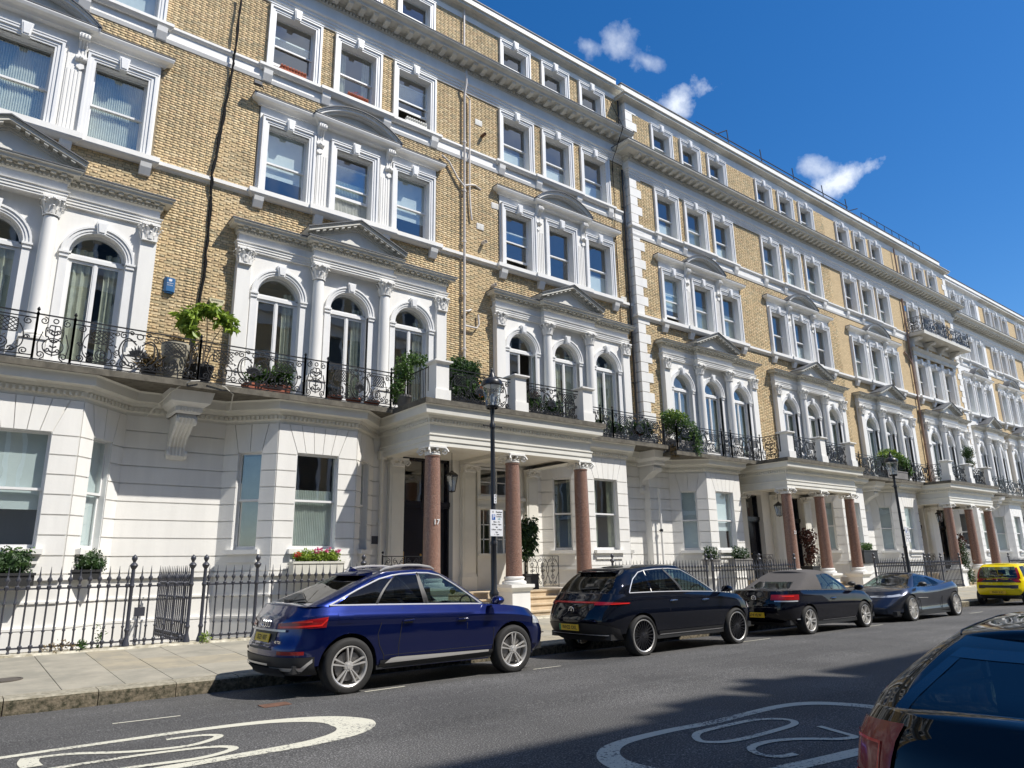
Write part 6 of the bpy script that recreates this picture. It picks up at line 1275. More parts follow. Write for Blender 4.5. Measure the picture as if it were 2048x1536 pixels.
# ------------------------------------------------------------------ cars
def carpaint(name, col, metal=.35, rough=.28):
    m, nt, p = nodes_mat(name); p.inputs['Base Color'].default_value = (*col, 1); p.inputs['Metallic'].default_value = metal; p.inputs['Roughness'].default_value = rough
    p.inputs['Coat Weight'].default_value = 1; p.inputs['Specular IOR Level'].default_value = .5 if metal else 0; p.inputs['Coat Roughness'].default_value = .02; return m
def pchip(xs, ys):
    xs = np.array(xs, float); ys = np.array(ys, float); h = np.diff(xs); d = np.diff(ys)/h; m = np.zeros(len(xs)); m[0] = d[0]; m[-1] = d[-1]
    for i in range(1, len(xs)-1):
        if d[i-1]*d[i] > 0: w1 = 2*h[i]+h[i-1]; w2 = h[i]+2*h[i-1]; m[i] = (w1+w2)/(w1/d[i-1]+w2/d[i])
    def f(x):
        x = min(max(x, xs[0]), xs[-1]); i = min(int(np.searchsorted(xs, x, 'right'))-1, len(xs)-2); i = max(i, 0); t = (x-xs[i])/h[i]
        return float((2*t**3-3*t*t+1)*ys[i]+(t**3-2*t*t+t)*h[i]*m[i]+(-2*t**3+3*t*t)*ys[i+1]+(t**3-t*t)*h[i]*m[i+1])
    return f
OUTL = [(0, 0), (.001, .2), (.004, .4), (.010, .58), (.019, .72), (.032, .83), (.050, .91), (.075, .96), (.11, .985), (.16, .997)]
OUTF = [(.84, .997), (.885, .985), (.92, .955), (.945, .905), (.963, .83), (.977, .72), (.987, .58), (.994, .4), (.998, .2), (1, 0)]
class Car:
    def __init__(s, wb, hw, rw, xr, xf, zt, sill, wv, plan, arch=None, gxr=None, gxf=None, groof=None, gw=None, crown=.03, deck=.03, zuf=None):
        """xr/xf: functions of v (rear/front outline), zt(x) belt/bonnet line, wv(v) side section, plan(x) half width factor"""
        s.wb, s.hw, s.rw = wb, hw, rw; s.R = arch or rw*1.13; s.xr, s.xf, s.zt, s.sill, s.wv, s.plan = xr, xf, zt, sill, wv, plan
        s.gxr, s.gxf, s.groof, s.gw, s.crown, s.deck = gxr, gxf, groof, gw, crown, deck; s.zuf = zuf or (lambda x: sill)
        tt = []
        x0, x1 = xr(.3), xf(.3)
        base = list(OUTL)
        mids = []
        for xc in (-wb/2, wb/2):
            for a in np.linspace(-PI/2, PI/2, 17): mids.append((xc+s.R*math.sin(a)-x0)/(x1-x0))
            mids += [(xc-s.R-.004-x0)/(x1-x0), (xc+s.R+.004-x0)/(x1-x0)]
        mids += list(np.linspace((-wb/2+s.R+.05-x0)/(x1-x0), (wb/2-s.R-.05-x0)/(x1-x0), 9)[1:-1])
        e_of = pchip([p[0] for p in OUTL[4:]]+[.5]+[p[0] for p in OUTF[:6]], [p[1] for p in OUTL[4:]]+[1.]+[p[1] for p in OUTF[:6]])
        def inner(t): return OUTL[-1][0] < t < OUTF[0][0]
        s.ou = sorted([p for p in OUTL if p[0] < .99]+[(t, e_of(t)) for t in mids if .02 < t < .98]+OUTF, key=lambda p: (p[0], p[1] if p[0] < .5 else -p[1]))
    def zb(s, x, e):
        z = s.zuf(x)
        if e > .75:
            for xc in (-s.wb/2, s.wb/2):
                d = abs(x-xc)
                if d < s.R: z = max(z, s.rw+math.sqrt(max(0, s.R**2-d*d)))
        return z
    def S(s, t, e, v, side=-1, off=0.):
        x = s.xr(v)+(s.xf(v)-s.xr(v))*t; zb = s.zb(x, e); zt = s.zt(x); z0 = s.zuf(x); z = max(zb, z0+(zt-z0)*v)
        # section uses absolute height so that arches do not squeeze the flank
        va = (z-s.sill)/(max(zt-s.sill, .01)); y = s.hw*s.wv(va)*e*s.plan(x)
        return Vector((x, side*(y+off), z))
    def e_at(s, t):
        o = s.ou
        for i in range(len(o)-1):
            if o[i][0] <= t <= o[i+1][0] and o[i+1][0] > o[i][0]: f = (t-o[i][0])/(o[i+1][0]-o[i][0]); return o[i][1]+(o[i+1][1]-o[i][1])*f
        return 1.
    def SP(s, x, z, side=-1, off=0.):    # point on the flank at given x,z
        zt = s.zt(x); va = (z-s.sill)/(zt-s.sill); t = (x-s.xr(va))/(s.xf(va)-s.xr(va)); t = min(max(t, 0), 1); y = s.hw*s.wv(va)*s.e_at(t)*s.plan(x); return Vector((x, side*(y+off), z))
    def TP(s, y, z, rear=True, off=0.):  # point on tail / nose at given y,z
        o = s.ou[:30] if rear else s.ou[::-1][:30]; zt = s.zt(s.xr(.5) if rear else s.xf(.5)); va = min(max((z-s.sill)/(zt-s.sill), 0), 1.)
        w = s.hw*s.wv(va)*s.plan(s.xr(va) if rear else s.xf(va)); e = min(abs(y)/w, .999)
        t = None
        for i in range(len(o)-1):
            a, b_ = o[i], o[i+1]
            if a[1] <= e <= b_[1] and b_[1] > a[1]: t = a[0]+(b_[0]-a[0])*(e-a[1])/(b_[1]-a[1]); break
        if t is None: t = o[-1][0]
        x = s.xr(va)+(s.xf(va)-s.xr(va))*t; return Vector((x+(-off if rear else off), y, z))
    def shell(s, P, m, nv=12):
        b = MB(); vs_ = [0, .02, .05, .09, .14, .19, .24, .29, .34, .39, .44, .49, .54, .59, .64, .69, .735, .78, .825, .87, .91, .945, .975, 1.0]; n = len(s.ou)
        for side in (-1, 1):
            V = [s.S(t, e, v, side)[:] for t, e in s.ou for v in vs_]; k = len(vs_)
            F = [(i*k+j, (i+1)*k+j, (i+1)*k+j+1, i*k+j+1) for i in range(n-1) for j in range(k-1)]; b.add(V, F)
            # top deck from belt to centre line
            qs = [0, .04, .1, .2, .4, .6, .8, 1.]; V = []
            for t, e in s.ou:
                p = s.S(t, e, 1., side)
                for q in qs: V.append((p.x, p.y*(1-q), p.z+(s.deck*(1-(1-q)**2.2)*min(1, e*1.2))))
            k = len(qs); b.add(V, [(i*k+j, (i+1)*k+j, (i+1)*k+j+1, i*k+j+1) for i in range(n-1) for j in range(k-1)])
        o = b.build('body', m, P, smooth=True, angle=28)
        md = None
        b = MB(); L0, L1 = s.xr(.1)+.15, s.xf(.1)-.15; z0 = s.sill+.03
        b.box(L0, -s.wb/2-s.R, -s.hw*.85, s.hw*.85, z0, z0+.1); b.box(-s.wb/2+s.R, s.wb/2-s.R, -s.hw*.93, s.hw*.93, z0-.04, z0+.1); b.box(s.wb/2+s.R, L1, -s.hw*.85, s.hw*.85, z0, z0+.1); b.box(-s.wb/2-s.R, -s.wb/2+s.R, -s.hw*.6, s.hw*.6, z0+.05, z0+.15); b.box(s.wb/2-s.R, s.wb/2+s.R, -s.hw*.6, s.hw*.6, z0+.05, z0+.15)
        for xc in (-s.wb/2, s.wb/2):
            for side in (-1, 1):
                pr = [(s.R*.985*math.cos(a), s.R*.985*math.sin(a)) for a in np.linspace(0, PI, 17)]
                y0, y1 = side*(s.hw*.975), side*(s.hw-.42); V = [(xc+c, y0 if 0 else side*(abs(s.SP(xc+c*.98, min(s.rw+d_, s.zt(xc)-.05), 1).y)-.02), s.rw+d_) for c, d_ in pr]+[(xc+c, y1, s.rw+d_) for c, d_ in pr]
                b.add(V, [(i, i+1, i+18, i+17) for i in range(16)]+[tuple(range(17, 34))])
        b.build('underbody', PLASTIC, P)
        return o
    def G(s, t, e, v, side=-1, off=0.):
        xr, xf = s.gxr(v), s.gxf(v); x = xr+(xf-xr)*t
        xr0, xf0 = s.gxr(0), s.gxf(0); xb = xr0+(xf0-xr0)*t; zb = s.zt(xb)-.01; z = zb+(s.groof(xr+(xf-xr)*t)-zb)*v; y = s.gw(v)*e*s.plan(x)
        return Vector((x, side*(y+off), z))
    def greenhouse(s, P, m, panes, roofm=None, framem=None):
        """panes: list (name, t0,t1 (outline t), v0,v1, material, both sides?)"""
        OU = [(0, 0), (.0015, .25), (.005, .5), (.011, .68), (.018, .78), (.026, .85), (.036, .90), (.05, .945), (.07, .975), (.10, .99)]
        OF = [(.90, .99), (.925, .975), (.945, .945), (.96, .90), (.97, .85), (.979, .78), (.987, .68), (.9945, .5), (.998, .25), (1, 0)]
        ts = sorted(set(np.round(np.linspace(.13, .87, 23), 4)) | {p[1] for p in panes if .1 < p[1] < .9} | {p[2] for p in panes if .1 < p[2] < .9})
        ou = OU+[(t, 1.) for t in ts]+OF; vs_ = sorted({0, .05, .2, .35, .5, .65, .8, .9, .96, 1.} | {p[3] for p in panes} | {p[4] for p in panes}); n = len(ou); k = len(vs_)
        eps = 1e-6; fb = {}; names = {}
        for pi, p in enumerate(panes): fb[pi] = {-1: [], 1: []}
        body = MB()
        for side in (-1, 1):
            V = [s.G(t, e, v, side)[:] for t, e in ou for v in vs_]; F = []
            for i in range(n-1):
                for j in range(k-1):
                    tm = (ou[i][0]+ou[i+1][0])/2; vm = (vs_[j]+vs_[j+1])/2; hit = None
                    for pi, p in enumerate(panes):
                        ea = p[7] if len(p) > 7 else None
                        if p[1]-eps <= tm <= p[2]+eps and p[3]-eps <= vm <= p[4]+eps:
                            hit = pi; break
                    q = (i*k+j, (i+1)*k+j, (i+1)*k+j+1, i*k+j+1)
                    if hit is None: F.append(q)
                    else: fb[hit][side].append([V[a] for a in q])
            body.add(V, F)
            qs = [0, .06, .14, .26, .42, .6, .8, 1.]; V = []
            for t, e in ou:
                p = s.G(t, e, 1., side)
                for q in qs: V.append((p.x, p.y*(1-q), p.z+s.crown*(1-(1-q)**2.4)*min(1, e*1.1)))
            k2 = len(qs); body.add(V, [(i*k2+j, (i+1)*k2+j, (i+1)*k2+j+1, i*k2+j+1) for i in range(n-1) for j in range(k2-1)])
        body.build('roof', roofm or m, P, smooth=True, angle=30)
        for pi, p in enumerate(panes):
            if p[6]:   # wraps centre line: one object
                groups = [fb[pi][-1]+fb[pi][1]]
            else: groups = [fb[pi][-1], fb[pi][1]]
            for g in groups:
                if not g: continue
                b = MB(); idx = {}; F = []
                for q in g:
                    f = []
                    for v in q:
                        kk = tuple(round(c, 5) for c in v)
                        if kk not in idx: idx[kk] = len(b.v); b.v.append(v)
                        f.append(idx[kk])
                    if len(set(f)) > 2: b.f.append(tuple(dict.fromkeys(f))); b.mi.append(0)
                b.build(p[0], p[5], P, smooth=True)
    def patch(s, P, name, m, x0, x1, z0, z1, side=-1, off=.006, shape=None, n=8):
        b = MB(); V = []
        for i in range(n+1):
            for j in range(5):
                u, v = i/n, j/4; x, z = (x0+(x1-x0)*u, z0+(z1-z0)*v) if shape is None else shape(u, v); V.append(s.SP(x, z, side, off+.003)[:])
        b.add(V, [(i*5+j, (i+1)*5+j, (i+1)*5+j+1, i*5+j+1) for i in range(n) for j in range(4)]); return b.build(name, m, P, smooth=True)
    def tpatch(s, P, name, m, y0, y1, z0, z1, rear=True, off=.008, shape=None, n=12, mz=4, smooth=True):
        b = MB(); V = []
        for i in range(n+1):
            for j in range(mz+1):
                u, v = i/n, j/mz; y, z = (y0+(y1-y0)*u, z0+(z1-z0)*v) if shape is None else shape(u, v); V.append(s.TP(y, z, rear, off+.006)[:])
        k = mz+1; b.add(V, [(i*k+j, (i+1)*k+j, (i+1)*k+j+1, i*k+j+1) for i in range(n) for j in range(mz)]); return b.build(name, m, P, smooth=smooth)
    def wrap(s, P, name, m, z0, z1, i0, i1, side=-1, off=.014, n=14, shape=None, x_ext=0):
        b = MB(); V = []
        def pt(i, z):
            i = max(0, min(i, len(s.ou)-1.001)); k = int(i); f = i-k; t = s.ou[k][0]+(s.ou[k+1][0]-s.ou[k][0])*f; e = s.ou[k][1]+(s.ou[k+1][1]-s.ou[k][1])*f; va = .8
            for _ in range(4): x = s.xr(va)+(s.xf(va)-s.xr(va))*t; va = min(1, (z-s.zuf(x))/(s.zt(x)-s.zuf(x)))
            return Vector((x, s.hw*s.wv(va)*e*s.plan(x)))
        for a in range(n+1):
            for j in range(5):
                u, v = a/n, j/4; ii, z = (i0+(i1-i0)*u, z0+(z1-z0)*v) if shape is None else shape(u, v)
                p = pt(ii, z); d = (pt(ii+.15, z)-pt(ii-.15, z)).normalized(); q = p+Vector((-d.y, d.x))*off; V.append((q.x, side*q.y, z))
        b.add(V, [(a*5+j, (a+1)*5+j, (a+1)*5+j+1, a*5+j+1) for a in range(n) for j in range(4)]); return b.build(name, m, P, smooth=True)
    def seam(s, P, pts, r=.006, name='panel_gap', m=None, side=-1, off=0.): b = MB(); b.tube([s.SP(x, z, side, off)[:] for x, z in pts], r, 4); return b.build(name, m or PLASTIC, P)
    def tseam(s, P, pts, r=.006, name='panel_gap', m=None, rear=True, off=0.): b = MB(); b.tube([s.TP(y, z, rear, off)[:] for y, z in pts], r, 4); return b.build(name, m or PLASTIC, P)
    def gseam(s, P, tv, r=.006, name='window_trim', m=None, side=-1, off=.003, close=False): b = MB(); b.tube([s.G(t, 1., v, side, off)[:] for t, v in tv], r, 5, closed=close); return b.build(name, m or TRIM, P, smooth=True)
def wheel(P, x, y, rw, tw, spokes, m, side, rimr=None, double=True, twist=0, lip=None, ywob=0, rot=0.3, style='double'):
    rr_ = rimr or rw*.72; s = side
    key = ('tyre', rw, tw, rr_)
    def ty():
        b = MB(); b.lathe([(rr_, -tw/2+.012), (rr_+.012, -tw/2), (rr_+(rw-rr_)*.55, -tw/2-.006), (rw-.022, -tw/2+.006), (rw-.004, -tw/2+.03), (rw, -tw/4)]+[(rw-.0, -.004), (rw-.006, 0), (rw, .004)]+[(rw, tw/4), (rw-.004, tw/2-.03), (rw-.022, tw/2-.006), (rr_+.012, tw/2), (rr_, tw/2-.012)], 0, 0, 40, axis='y')
        return b
    w = inst(key, ty, 'wheel', TYRE, P, (x, y, rw), smooth=True)
    key = ('rim', rw, spokes, style, m.name, lip.name if lip else '')
    def rim():
        b = MB(); f = -tw/2+.01   # outer face at -y
        b.cm = 1 if lip else 0; b.lathe([(rr_+.004, f), (rr_-.008, f-.004), (rr_-.022, f+.006)], 0, 0, 44, axis='y'); b.cm = 0
        b.lathe([(rr_-.022, f+.006), (rr_-.03, f+.04), (rr_-.035, tw/2-.02)], 0, 0, 40, axis='y')
        hub = .055
        for k in range(spokes):
            a = 2*PI*k/spokes+rot
            def bar(a0, a1, w0, w1, y0=0.0, cmm=0):
                r0, r1 = hub*.7, rr_-.018; p0 = Vector((r0*math.cos(a0), 0, r0*math.sin(a0))); p1 = Vector((r1*math.cos(a1), 0, r1*math.sin(a1))); d = (p1-p0).normalized(); nn = Vector((-d.z, 0, d.x)); vs = []
                for p, ww, yy in ((p0, w0, f+.018), ((p0+p1)/2, (w0+w1)/2*.9, f+.008), (p1, w1, f+.004)):
                    for q, dy in ((-1, 0), (1, 0), (1.2, .03), (-1.2, .03)): vv = p+nn*ww*q/2; vs.append((vv.x, yy+dy, vv.z))
                b.add(vs, [(i*4+j, i*4+(j+1) % 4, i*4+4+(j+1) % 4, i*4+4+j) for i in range(2) for j in range(4)])
            if style == 'double': bar(a-.22, a-.15, .014, .024); bar(a+.22, a+.15, .014, .024)
            elif style == 'y': bar(a, a-.20, .02, .018); bar(a, a+.20, .02, .018)
            elif style == 'multi': bar(a, a+.02, .012, .016)
            elif style == 'ten': bar(a, a+(.13 if k % 2 else -.13), .026, .022)
            else: bar(a, a, .035, .03)
        b.lathe([(.001, f+.006), (.03, f+.006), (.034, f+.012), (.06, f+.016), (.07, f+.04)], 0, 0, 20, axis='y')
        for k in range(5): a = 2*PI*k/5; b.lathe([(.001, f+.008), (.009, f+.01), (.009, f+.03)], .045*math.cos(a), 0, 6, .045*math.sin(a), axis='y')
        return b
    o = inst(key, rim, 'rim', [m, lip] if lip else m, w, rz=0 if side < 0 else PI, smooth=True)
    def disc():
        b = MB(); f = -tw/2+.07; b.lathe([(.06, f), (rr_*.72, f), (rr_*.72, f+.025), (.06, f+.025)], 0, 0, 28, axis='y'); return b
    inst(('disc', rw), disc, 'brake_disc', mat('brake_steel', (.3, .29, .28), .4, metal=1), w, rz=0 if side < 0 else PI, smooth=True)
    return w
def plate(P, c, y, z, text, m, rear=True, off=.018, w=.52, h=.112, green=False, zrot=0):
    p = c.TP(y, z, rear, off); p2 = c.TP(y, z+.05, rear, off); tilt = math.atan2((p2.x-p.x)*(1 if rear else -1), .05)
    sg = 1 if rear else -1
    o = bpy.data.objects.new('number_plate', MB().box(-w/2, w/2, -.006, .004, -h/2, h/2).mesh('number_plate', m)); link(o, P); o.location = p; o.rotation_euler = (tilt*-1, 0, -PI/2 if rear else PI/2)
    text_mesh('plate_text', text, h*.82, TXT, o, (.02 if green else 0, -.0075, -.002), depth=.0008, sx=.86)
    if green: MB().box(-w/2, -w/2+.045, -.0075, -.006, -h/2, h/2).build('green_band', PLATEG, o)
    return o
def mirror(P, x, y, z, m, side):
    b = MB(); vs = []; prof = [(0, .06, .045), (.02, .085, .065), (.09, .09, .07), (.16, .075, .058), (.2, .05, .04)]
    for k, (d, a, h) in enumerate(prof):
        for i in range(10): an = 2*PI*i/10; vs.append((-.02+d*.7-.02+.0*i, side*(.12+a*1.25*math.cos(an)), h*math.sin(an)))
    b.add(vs, [(k*10+i, k*10+(i+1) % 10, k*10+10+(i+1) % 10, k*10+10+i) for k in range(4) for i in range(10)]+[tuple(range(10)), tuple(range(49, 39, -1))])
    o = b.build('door_mirror', m, P, smooth=True, loc=(x, y, z), angle=50); MB().tube([(0.03, -side*.02, -.05), (.04, side*.09, -.02)], .022, 6).build('mirror_arm', PLASTIC, o); return o
def handle(P, c, x, z, side, m, w=.2):
    p = c.SP(x, z, side, 0); b = MB(); b.tube([(-w/2, side*.0, 0), (-w/2+.02, side*.03, .003), (w/2-.02, side*.032, .008), (w/2, side*.0, .008)], [.009, .013, .013, .009], 6); b.build('door_handle', m, P, smooth=True, loc=p)
    c.patch(P, 'handle_recess', PLASTIC, x-.07, x+.07, z-.035, z+.03, side, .002)
def seats(P, xs, hw, z, top=.62):
    for x in xs:
        for s in (-1, 1):
            b = MB(); b.prism_y([(-.22, 0), (.3, 0), (.32, .12), (-.18, .14)], -.24, .24); b.prism_y([(-.22, .05), (-.1, .1), (-.2, top), (-.32, top)], -.23, .23); b.prism_y([(-.24, top+.02), (-.17, top+.02), (-.19, top+.2), (-.27, top+.2)], -.12, .12); b.build('seat', SEAT, P, loc=(x, s*hw*.45, z))
def steering(P, x, y, z): b = MB(); b.tube([(.0+.06*math.sin(a)*.6, .18*math.cos(a), .18*math.sin(a)) for a in np.linspace(0, 2*PI, 20)[:-1]], .014, 5, closed=True); b.tube([(0, 0, 0), (.3, 0, -.12)], .03, 5); b.box(-.02, .03, -.16, .16, -.02, .03); b.build('steering_wheel', PLASTIC, P, loc=(x, y, z))
def wcurve(pts): return pchip(*zip(*pts))
def full_wheels(P, c, rw, tw, sp, m, style, inset=.02, rimr=None, lip=None, rots=(.3, .9, .1, .5)):
    for i, (x, s) in enumerate(((-c.wb/2, -1), (c.wb/2, -1), (-c.wb/2, 1), (c.wb/2, 1))): wheel(P, x, s*(c.hw-tw/2-inset), rw, tw, sp, m, s, rimr=rimr, style=style, lip=lip, rot=rots[0])

# ---- blue coupe-backed SUV
BLUE = carpaint('blue_car_paint', (.004, .0125, .105), .8, .3)
P = thing('parked_car', 'metallic dark blue coupe-style SUV, nearest parked car on the left', 'car', (5.98, 10.40, -.02)); P.rotation_euler = (0, 0, math.radians(.6))
c = Car(2.84, .95, .365, wcurve([(0, -2.24), (.15, -2.33), (.35, -2.34), (.55, -2.27), (.8, -2.23), (1, -2.12)]), wcurve([(0, 2.16), (.2, 2.31), (.5, 2.34), (.8, 2.24), (1, 2.08)]),
        wcurve([(-2.4, 1.10), (-2.0, 1.16), (-1.2, 1.14), (0, 1.10), (1.0, 1.065), (1.5, 1.02), (1.9, .94), (2.2, .86), (2.4, .78)]), .29, wcurve([(0, .90), (.1, .955), (.3, .968), (.55, .98), (.735, .988), (.80, 1.0), (.87, .975), (1, .925)]),
        wcurve([(-2.4, .955), (-1.7, .995), (0, 1.), (1.6, .995), (2.4, .94)]), arch=.425, gxr=wcurve([(0, -2.10), (.3, -1.86), (.6, -1.52), (.85, -1.14), (1, -.86)]), gxf=wcurve([(0, 1.12), (.3, .90), (.6, .64), (.85, .38), (1, .18)]),
        groof=wcurve([(-2.2, 1.20), (-1.6, 1.44), (-.9, 1.575), (-.2, 1.61), (.3, 1.585), (.8, 1.50), (1.2, 1.3)]), gw=wcurve([(0, .87), (.25, .845), (.6, .76), (.85, .68), (1, .60)]), crown=.045, zuf=wcurve([(-2.4, .34), (-1.9, .28), (0, .27), (1.9, .25), (2.4, .3)]))
c.shell(P, BLUE)
c.greenhouse(P, BLUE, [('rear_window', -1, .018, .22, .93, CARDARK, True), ('windscreen', .979, 2, .05, .95, CARGL, True), ('quarter_window', .14, .33, .07, .80, CARDARK, False), ('rear_side_window', .345, .585, .07, .86, CARDARK, False), ('front_side_window', .615, .90, .07, .88, CARGL, False), ('door_pillar', .33, .345, .07, .86, PLASTIC, False), ('door_pillar', .585, .615, .07, .88, PLASTIC, False)])
for sd in (-1, 1):
    c.gseam(P, [(.11, .05), (.2, .04), (.35, .035), (.6, .035), (.8, .035), (.91, .035)], .011, side=sd)
    c.gseam(P, [(.11, .05), (.118, .3), (.14, .55), (.2, .80), (.3, .875), (.4, .9), (.6, .915), (.75, .91), (.86, .86), (.89, .6), (.905, .3), (.92, .05)], .011, side=sd, off=.006)
    c.gseam(P, [(.337, .05), (.337, .85)], .012, 'window_pillar', PLASTIC, side=sd); c.gseam(P, [(.60, .05), (.60, .9)], .028, 'window_pillar', PLASTIC, side=sd, off=-.012)
    b = MB(); b.tube([(c.G(t, 1., 1, sd).x, c.G(t, 1., 1, sd).y*.96, c.G(t, 1., 1, sd).z+.035+h) for t, h in ((.05, -.02), (.12, .01), (.3, .03), (.5, .035), (.7, .03), (.88, .01), (.95, -.02))], [.012, .018, .02, .02, .02, .018, .012], 6); b.build('roof_rail', ALLOY, P, smooth=True)
    c.seam(P, [(-.66, .36), (-.66, .6), (-.62, .9), (-.60, 1.09)], side=sd); c.seam(P, [(.52, .33), (.52, .8), (.50, 1.08)], side=sd); c.seam(P, [(1.02, .36), (1.03, .7), (1.0, 1.05)], side=sd); c.seam(P, [(-.95, .9), (-1.0, .75), (-.97, .6), (-.9, .48), (-.88, .36)], side=sd); c.seam(P, [(-.9, .46), (.1, .46), (1.0, .46)], .004, side=sd)
    handle(P, c, -.52, .90, sd, BLUE); handle(P, c, .42, .87, sd, BLUE)
    c.patch(P, 'sill_trim', PLASTIC, -.95, 1.0, .29, .40, sd, .012); c.patch(P, 'sill_blade', ALLOY, -.86, .9, .36, .42, sd, .022, shape=lambda u, v: (-.88+1.8*u, .355+.015*u+(.03+.045*(1-u))*v*(1 if u > .06 else u/.06)), n=20)
    mirror(P, 1.0, sd*.93, 1.13, BLUE, sd)
    c.patch(P, 'fuel_flap', BLUE, -1.6, -1.38, .92, 1.06, sd, .004) if sd < 0 else None
    c.patch(P, 'headlamp', CLEARL, 1.86, 2.16, .72, .84, sd, .008, shape=lambda u, v: (1.84+.34*u, .74+.10*v-.03*u+(.02*v)))
    c.wrap(P, 'tail_lamp', REDL, .86, 1.0, 2.2, 8.6, sd, .012, shape=lambda u, v: (2.2+6.3*u+.5*v*u, .865+v*(.07+.075*u)+.02*u))
    c.wrap(P, 'lamp_strip', REDB, 0, 0, 0, 0, sd, .017, shape=lambda u, v: (2.6+5.0*u, .88+.022*u+.022*v)); c.wrap(P, 'lamp_strip', REDB, 0, 0, 0, 0, sd, .017, shape=lambda u, v: (7.35+.25*u+.55*v, .905+.085*v), n=3); c.wrap(P, 'lamp_strip', REDB, 0, 0, 0, 0, sd, .017, shape=lambda u, v: (4.2+2.4*u, .945+.01*u+.018*v))
c.tpatch(P, 'chrome_strip', ALLOY, -.62, .62, .835, .862, True, .03); c.tpatch(P, 'plate_recess', PLASTIC, -.40, .40, .60, .83, True, .004)
[c.wrap(P, 'bumper', PLASTIC, .29, .52, 0, 7.6, sg, .012, n=22) for sg in (-1, 1)]; [c.wrap(P, 'bumper_reflector', REDL, .55, .595, 3.3, 6.6, sg, .014) for sg in (-1, 1)]
for sg in (-1, 1): c.wrap(P, 'bumper_trim', ALLOY, 0, 0, 0, 0, sg, .026, shape=lambda u, v: (2.0+5.4*u, (.345 if u < .8 else .345+(u-.8)*.55)+.045*v))
c.tpatch(P, 'bumper_trim', ALLOY, -.38, .38, .41, .435, True, .03); c.tpatch(P, 'diffuser', PLASTIC, -.6, .6, .27, .38, True, .02)
plate(P, c, 0, .745, 'SG21 NXF', PLATEY, w=.52)
for i in range(4): p = c.TP(-.12+.08*i, .93, True, .014); b = MB(); b.lathe([(.047, -.004), (.055, -.004), (.055, .004), (.047, .004)], 0, 0, 20, axis='y'); o = b.build('ring_badge', CHROME, P, smooth=True); o.location = p; o.rotation_euler = (0, 0, -PI/2)
p = c.TP(-.5, .70, True, .02); text_mesh('model_badge', '40 TDI', .05, CHROME, P, p, rot=(PI/2, 0, -PI/2+.2), depth=.002)
b = MB(); q0 = [c.G(t, e, .97, sd) for sd, t, e in ((-1, .02, .8), (-1, .005, .5), (-1, .0, 0), (1, .005, .5), (1, .02, .8))]; V = []
for q in q0: V += [(q.x, q.y, q.z+.03), (q.x-.2, q.y*.98, q.z-.0), (q.x-.2, q.y*.98, q.z-.02), (q.x+.02, q.y, q.z-.03)]
b.add(V, [(i*4+j, i*4+(j+1) % 4, i*4+4+(j+1) % 4, i*4+4+j) for i in range(4) for j in range(4)]+[(0, 1, 2, 3), (19, 18, 17, 16)]); b.build('roof_spoiler', BLUE, P, smooth=True)
p = c.G(.0, 0, .2, 1); MB().tube([(p.x+.03, .1, p.z+.02), (p.x+.1, -.35, p.z+.06)], .012, 5).box(p.x-.0, p.x+.08, .03, .16, p.z-.0, p.z+.05).build('rear_wiper', PLASTIC, P)
MB().prism_y([(-.08, 0), (.09, 0), (-.05, .07)], -.015, .015).build('roof_aerial', BLUE, P, loc=(-.95, 0, 1.60))
c.tpatch(P, 'grille', PLASTIC, -.5, .5, .35, .72, False, .006)
seats(P, (-.75, .3), .85, .52); steering(P, .85, -.38, 1.02)
T = thing('air_freshener', 'yellow round tag seen inside the front side window of the blue car', 'tag', (6.40, 9.72, 1.26)); MB().lathe([(.001, 0), (.05, 0), (.05, .006), (.001, .006)], 0, 0, 12, axis='y').build('disc', mat('tag_yellow', (.75, .6, .02), .5), T)
full_wheels(P, c, .365, .235, 5, ALLOY, 'double', inset=.0, rimr=.262)
# ---- black electric SUV
NAVY = carpaint('black_car_paint', (.003, .004, .009), 0, .5)
P = thing('parked_car', 'glossy black SUV with green-banded yellow plate parked in front of the blue car', 'car', (11.86, 10.38, -.02))
c = Car(2.87, .945, .36, wcurve([(0, -2.20), (.15, -2.36), (.35, -2.43), (.6, -2.38), (.8, -2.30), (1, -2.16)]), wcurve([(0, 2.15), (.2, 2.30), (.5, 2.33), (.8, 2.24), (1, 2.05)]),
        wcurve([(-2.4, 1.08), (-2.0, 1.12), (-1.0, 1.12), (0, 1.10), (1.0, 1.06), (1.5, 1.01), (1.9, .94), (2.2, .84), (2.4, .74)]), .29, wcurve([(0, .88), (.1, .94), (.3, .97), (.6, 1.), (.85, .985), (1, .93)]),
        wcurve([(-2.4, .93), (-1.7, .99), (0, 1.), (1.6, .99), (2.4, .93)]), arch=.415, gxr=wcurve([(0, -2.11), (.4, -1.98), (.8, -1.78), (1, -1.58)]), gxf=wcurve([(0, 1.12), (.3, .90), (.6, .62), (.85, .34), (1, .12)]),
        groof=wcurve([(-2.1, 1.42), (-1.6, 1.52), (-.9, 1.585), (-.2, 1.60), (.3, 1.575), (.8, 1.49), (1.2, 1.3)]), gw=wcurve([(0, .86), (.25, .83), (.6, .75), (.85, .68), (1, .61)]), crown=.04, zuf=wcurve([(-2.4, .40), (-2.1, .30), (0, .27), (1.9, .25), (2.4, .3)]))
c.shell(P, NAVY)
c.greenhouse(P, NAVY, [('rear_window', -1, .022, .15, .90, CARDARK, True), ('windscreen', .979, 2, .05, .95, CARGL, True), ('quarter_window', .15, .31, .07, .80, CARDARK, False), ('rear_side_window', .33, .59, .07, .85, CARDARK, False), ('front_side_window', .615, .90, .07, .87, CARGL, False), ('door_pillar', .59, .615, .07, .87, PLASTIC, False)])
